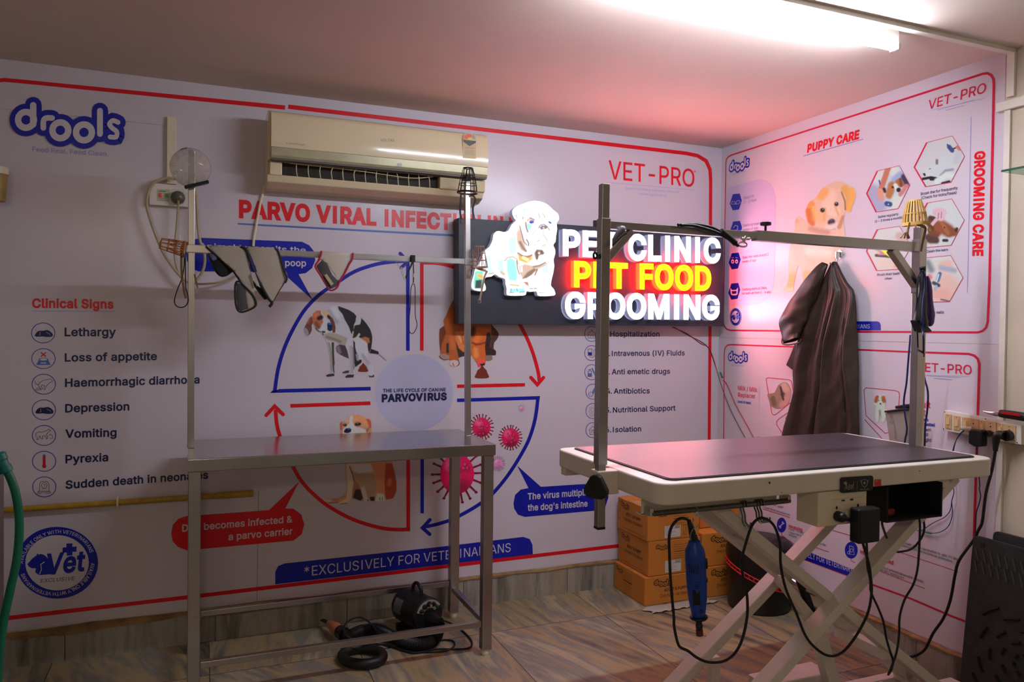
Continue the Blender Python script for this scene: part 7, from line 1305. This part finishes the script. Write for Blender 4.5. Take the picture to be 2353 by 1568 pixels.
MB().tube([WR(*A7(q), d) for q, d in (((190, 720), .11), ((215, 765), .135), ((260, 778), .13), ((305, 760), .10), ((295, 735), .08))], .0035, mat('brown_seam', (92, 66, 48), .5), 7, smoothpts=4).build('cuff_seam', ap, smooth=True)
# ================================================================ RIGHT WALL SWITCHBOARD
S3 = lambda q: (2130+q[0]/3.733, 880+q[1]/3.733)
SWI = mat('beige_switch', (206, 170, 122), .4, var=.05, scale=30); SWH = mat('dark_hole', (30, 24, 22), .6)
sw = thing('switchboard', 'cream wall switchboard with a row of beige switches and sockets on the right wall', 'switchboard', WR(2270, 980, .015))
q = [WR(*S3(p), .004) for p in [(200, 232), (860, 360), (860, 530), (188, 405)]]
MB().prism(q, (-1, 0, 0), .030, WHITEPL).build('back_plate', sw, bevel=.002)
def smod(x0, x1, y0, y1, kind):
    sl = .165; pts = [(x0, y0), (x1, y0+(x1-x0)*sl), (x1, y1+(x1-x0)*sl), (x0, y1)]
    o = MB().prism([WR(*S3(p), .0345) for p in pts], (-1, 0, 0), .003, SWI).build('switch_plate' if kind == 's' else 'socket_plate', sw, bevel=.0006)
    cx_ = (x0+x1)/2; cy_ = (y0+y1)/2+(x1-x0)*sl/2; w_ = (x1-x0); h_ = y1-y0
    if kind == 's':
        MB().prism([WR(*S3(p), .0375) for p in [(cx_-w_*.27, cy_-h_*.24), (cx_+w_*.27, cy_-h_*.24), (cx_+w_*.27, cy_+h_*.24), (cx_-w_*.27, cy_+h_*.24)]], (-1, 0, .12), .003, mat('switch_rocker', (222, 186, 136), .35)).build('rocker', o, bevel=.0006)
        holes = [(0, -.40, 4), (0, .40, 4)]
    else: holes = [(0, -.38, 5), (0, -.17, 8), (-.2, .18, 7), (.22, .20, 7)]
    for hx_, hy_, r_ in holes: MB().tube([WR(*S3((cx_+hx_*w_, cy_+hy_*h_)), .0372), WR(*S3((cx_+hx_*w_, cy_+hy_*h_)), .0385)], r_*.00033, SWH, 12).build('hole', o)
for m_ in ((208, 264, 262, 385, 's'), (282, 337, 277, 400, 's'), (357, 407, 290, 412, 's'), (409, 500, 297, 425, 'k'), (503, 552, 315, 440, 's'), (554, 650, 322, 455, 'k'), (655, 708, 340, 465, 's'), (710, 818, 350, 480, 'k')): smod(*m_)
for p in ((203, 249), (193, 393), (554, 308), (826, 510)): MB().tube([WR(*S3(p), .034), WR(*S3(p), .0355)], .0022, SWH, 12).build('screw', sw)
wp = thing('mains_plug', 'small white plug with a thin blue wire in the switchboard', 'plug', WR(*S3((430, 395)), .04))
MB().tube([WR(*S3((475, 392)), .055), WR(*S3((440, 390)), .056), WR(*S3((375, 384)), .056)], [.010, .009, .007], mat('white_plug', (206, 198, 184), .35, trans=.1), 14).build('plug_body', wp, smooth=True)
bc = thing('wire', 'thin blue twin wire dropping from the white plug behind the table', 'wire', WR(*S3((300, 560)), .04))
for dx in (0, 12): MB().tube([WR(*S3(p), .04) for p in [(385, 395), (345, 430+dx), (310, 490), (285+dx/2, 560), (270+dx, 640)]]+[WR(*S3(p), .025) for p in [(255+dx/2, 760), (262, 880), (268, 940), (250, 1010)]]+([WR(*S3(p), .01) for p in [(215, 1090), (170, 1150), (90, 1190), (30, 1225), (-20, 1260), (-60, 1270)]] if dx == 0 else [WR(*S3(p), .012) for p in [(235, 1080), (232, 1150), (200, 1230), (140, 1275), (60, 1290), (0, 1280), (-40, 1270), (-80, 1262)]]), .0016, NVC, 6, smoothpts=4).build('strand', bc, smooth=True)
MB().tube([WR(*S3((55, 1290)), .013), WR(*S3((0, 1277)), .013)], .004, GW, 8).build('tape', bc)
aw = thing('power_adapter', 'black adapter cube plugged in the middle of the switchboard', 'adapter', WR(*S3((540, 470)), .05))
MB().prism([WR(*S3(p), .05) for p in [(482, 402), (500, 392), (590, 400), (600, 415), (596, 540), (530, 540), (480, 510)]], (-1, 0, 0), .035, BLACK).build('adapter_body', aw, bevel=.005, seg=3)
MB().tube([WR(*S3((600, 430)), .040), WR(*S3((600, 430)), .065)], .012, BLACK, 18).build('plug_boss', aw, smooth=True)
MB().tube([WR(*S3(p), .07) for p in [(536, 538), (533, 570), (534, 620), (540, 680)]]+[WR(*S3(p), .05) for p in [(528, 860), (524, 900), (535, 960), (525, 1020), (500, 1100), (494, 1180), (490, 1290), (488, 1400)]], .0022, NVC, 7, smoothpts=4).build('cord', aw, smooth=True)
bp_ = thing('mains_plug', 'big black angled plug with thick cable at the right end of the switchboard', 'plug', WR(*S3((730, 470)), .05))
MB().tube([WR(*S3((765, 448)), .038), WR(*S3((762, 450)), .058)], .020, BLACK, 24).build('plug_disc', bp_, smooth=True)
MB().tube([WR(*S3(p), .068) for p in [(765, 450), (720, 440), (700, 470), (692, 540), (690, 578)]], [.016, .016, .014, .010, .008], BLACK, 16, smoothpts=3).build('plug_body', bp_, smooth=True)
pts = [WR(*S3(p), .068) for p in [(690, 575), (678, 650), (655, 760), (625, 870), (605, 960), (590, 1080), (575, 1190), (540, 1260), (500, 1340)]]+[WR(*q, .10) for q in HH([(1650, 700), (1620, 800)])]+[WR(*q, .07) for q in HH([(1550, 980), (1500, 1110), (1430, 1210), (1380, 1310), (1340, 1350), (1280, 1375), (1200, 1378), (1120, 1376)])]
MB().tube(pts, .0055, RUBBER, 10, smoothpts=4).build('cable', bp_, smooth=True)
# trimmer on the switchboard
tr = thing('pet_trimmer', 'silver tipped black and red trimmer lying on top of the switchboard', 'trimmer', WR(*S3((690, 270)), .04))
T_ = lambda p, d=.045: WR(*S3(p), d)
MB().tube([T_((552, 240)), T_((600, 252)), T_((660, 258)), T_((705, 260))], [.0015, .008, .013, .0135], CHROME, 18, smoothpts=3).build('steel_tip', tr, smooth=True)
MB().tube([T_((700, 260)), T_((740, 266)), T_((800, 274)), T_((900, 290)), T_((960, 300))], [.0145, .016, .0165, .0165, .013], BLACK, 20, smoothpts=3).build('handle', tr, smooth=True)
MB().prism([T_((735, 238), .063), T_((900, 262), .063), T_((900, 285), .063), T_((738, 262), .063)], (-1, 0, 0), .002, mat('trimmer_red', (170, 16, 24), .3)).build('red_inlay', tr, bevel=.0006)
# glass shelf
GL = mat('green_glass', (120, 190, 170), .05, trans=.85, ior=1.45); gs = thing('glass_shelf', 'clear glass shelf with a green edge at the far upper right of the right wall', 'shelf', (-.06, -1.9, 2.07))
yg = on(2300, 397, 0, -.125).y; MB().span((-.125, -2.9, 2.052), (-.001, yg, 2.060), GL).build('glass_pane', gs, bevel=.001)
for y in (yg-.06, -2.5): MB().span((-.02, y-.008, 2.044), (-.0, y+.008, 2.068), CHROME).build('shelf_clip', gs, bevel=.001)
# rubber mats
RM = mat('black_rubber_mat', (46, 47, 46), .62, var=.2, scale=30, bump=.08, bscale=90)
def rmat(label, top, foot, y0, y1, zt, pat=True):
    """mat leaning on the right wall: top edge at x=-top, foot at x=-foot"""
    t = thing('rubber_mat', label, 'rubber mat', (-foot, (y0+y1)/2, 0), 'black rubber mats leaning on the right wall')
    n_ = Vector((-zt, 0, foot-top)).normalized()
    def Q(a, b): return Vector((-foot+(foot-top)*b, y0+(y1-y0)*a, zt*b))
    pl = rrect(0, abs(y1-y0), 0, zt, .02, 5); W_m = abs(y1-y0)
    MB().prism([Q(x/W_m, z/zt) for x, z in pl], n_, .012, RM).build('mat_sheet', t, bevel=.002)
    if pat:
        MB().tube([Q(.052, .955)+n_*.0125, Q(.052, .955)+n_*.0135], .009, SWH, 16).build('mat_hole', t)
        for i in range(9):
            for j in range(2): a = .02+.038*i; MB().bar(Q(a, .93-.07*j)+n_*.0125, Q(a+.02, .86-.07*j)+n_*.0125, .006, .004, mat('rib_grey', (70, 72, 68), .5), n_).build('tread_rib', t)
        for k in range(8):
            for l in range(5):
                a0 = math.radians(k*45+l*19); r_ = .06+.060*l; ca, sa = .32+r_*math.cos(a0), .38+r_*1.0*math.sin(a0)
                if .03 < ca < .98 and .04 < sa < .74 and .32+r_*math.cos(a0+.34) > .02:
                    pts = [Q(.32+r_*math.cos(a0+s_), .38+r_*math.sin(a0+s_))+n_*.0125 for s_ in (0, .12, .24, .34)]
                    MB().tube(pts, .0062, mat('groove_black', (7, 7, 7), .8), 6).build('tread_groove', t)
    return t
rmat('black rubber mat with curved grooves, the front one leaning on the right wall', .06, .13, -1.685, -2.45, .665)
rmat('black rubber mat seen as a thin edge behind the grooved one', .032, .085, -1.745, -2.45, .695, False)
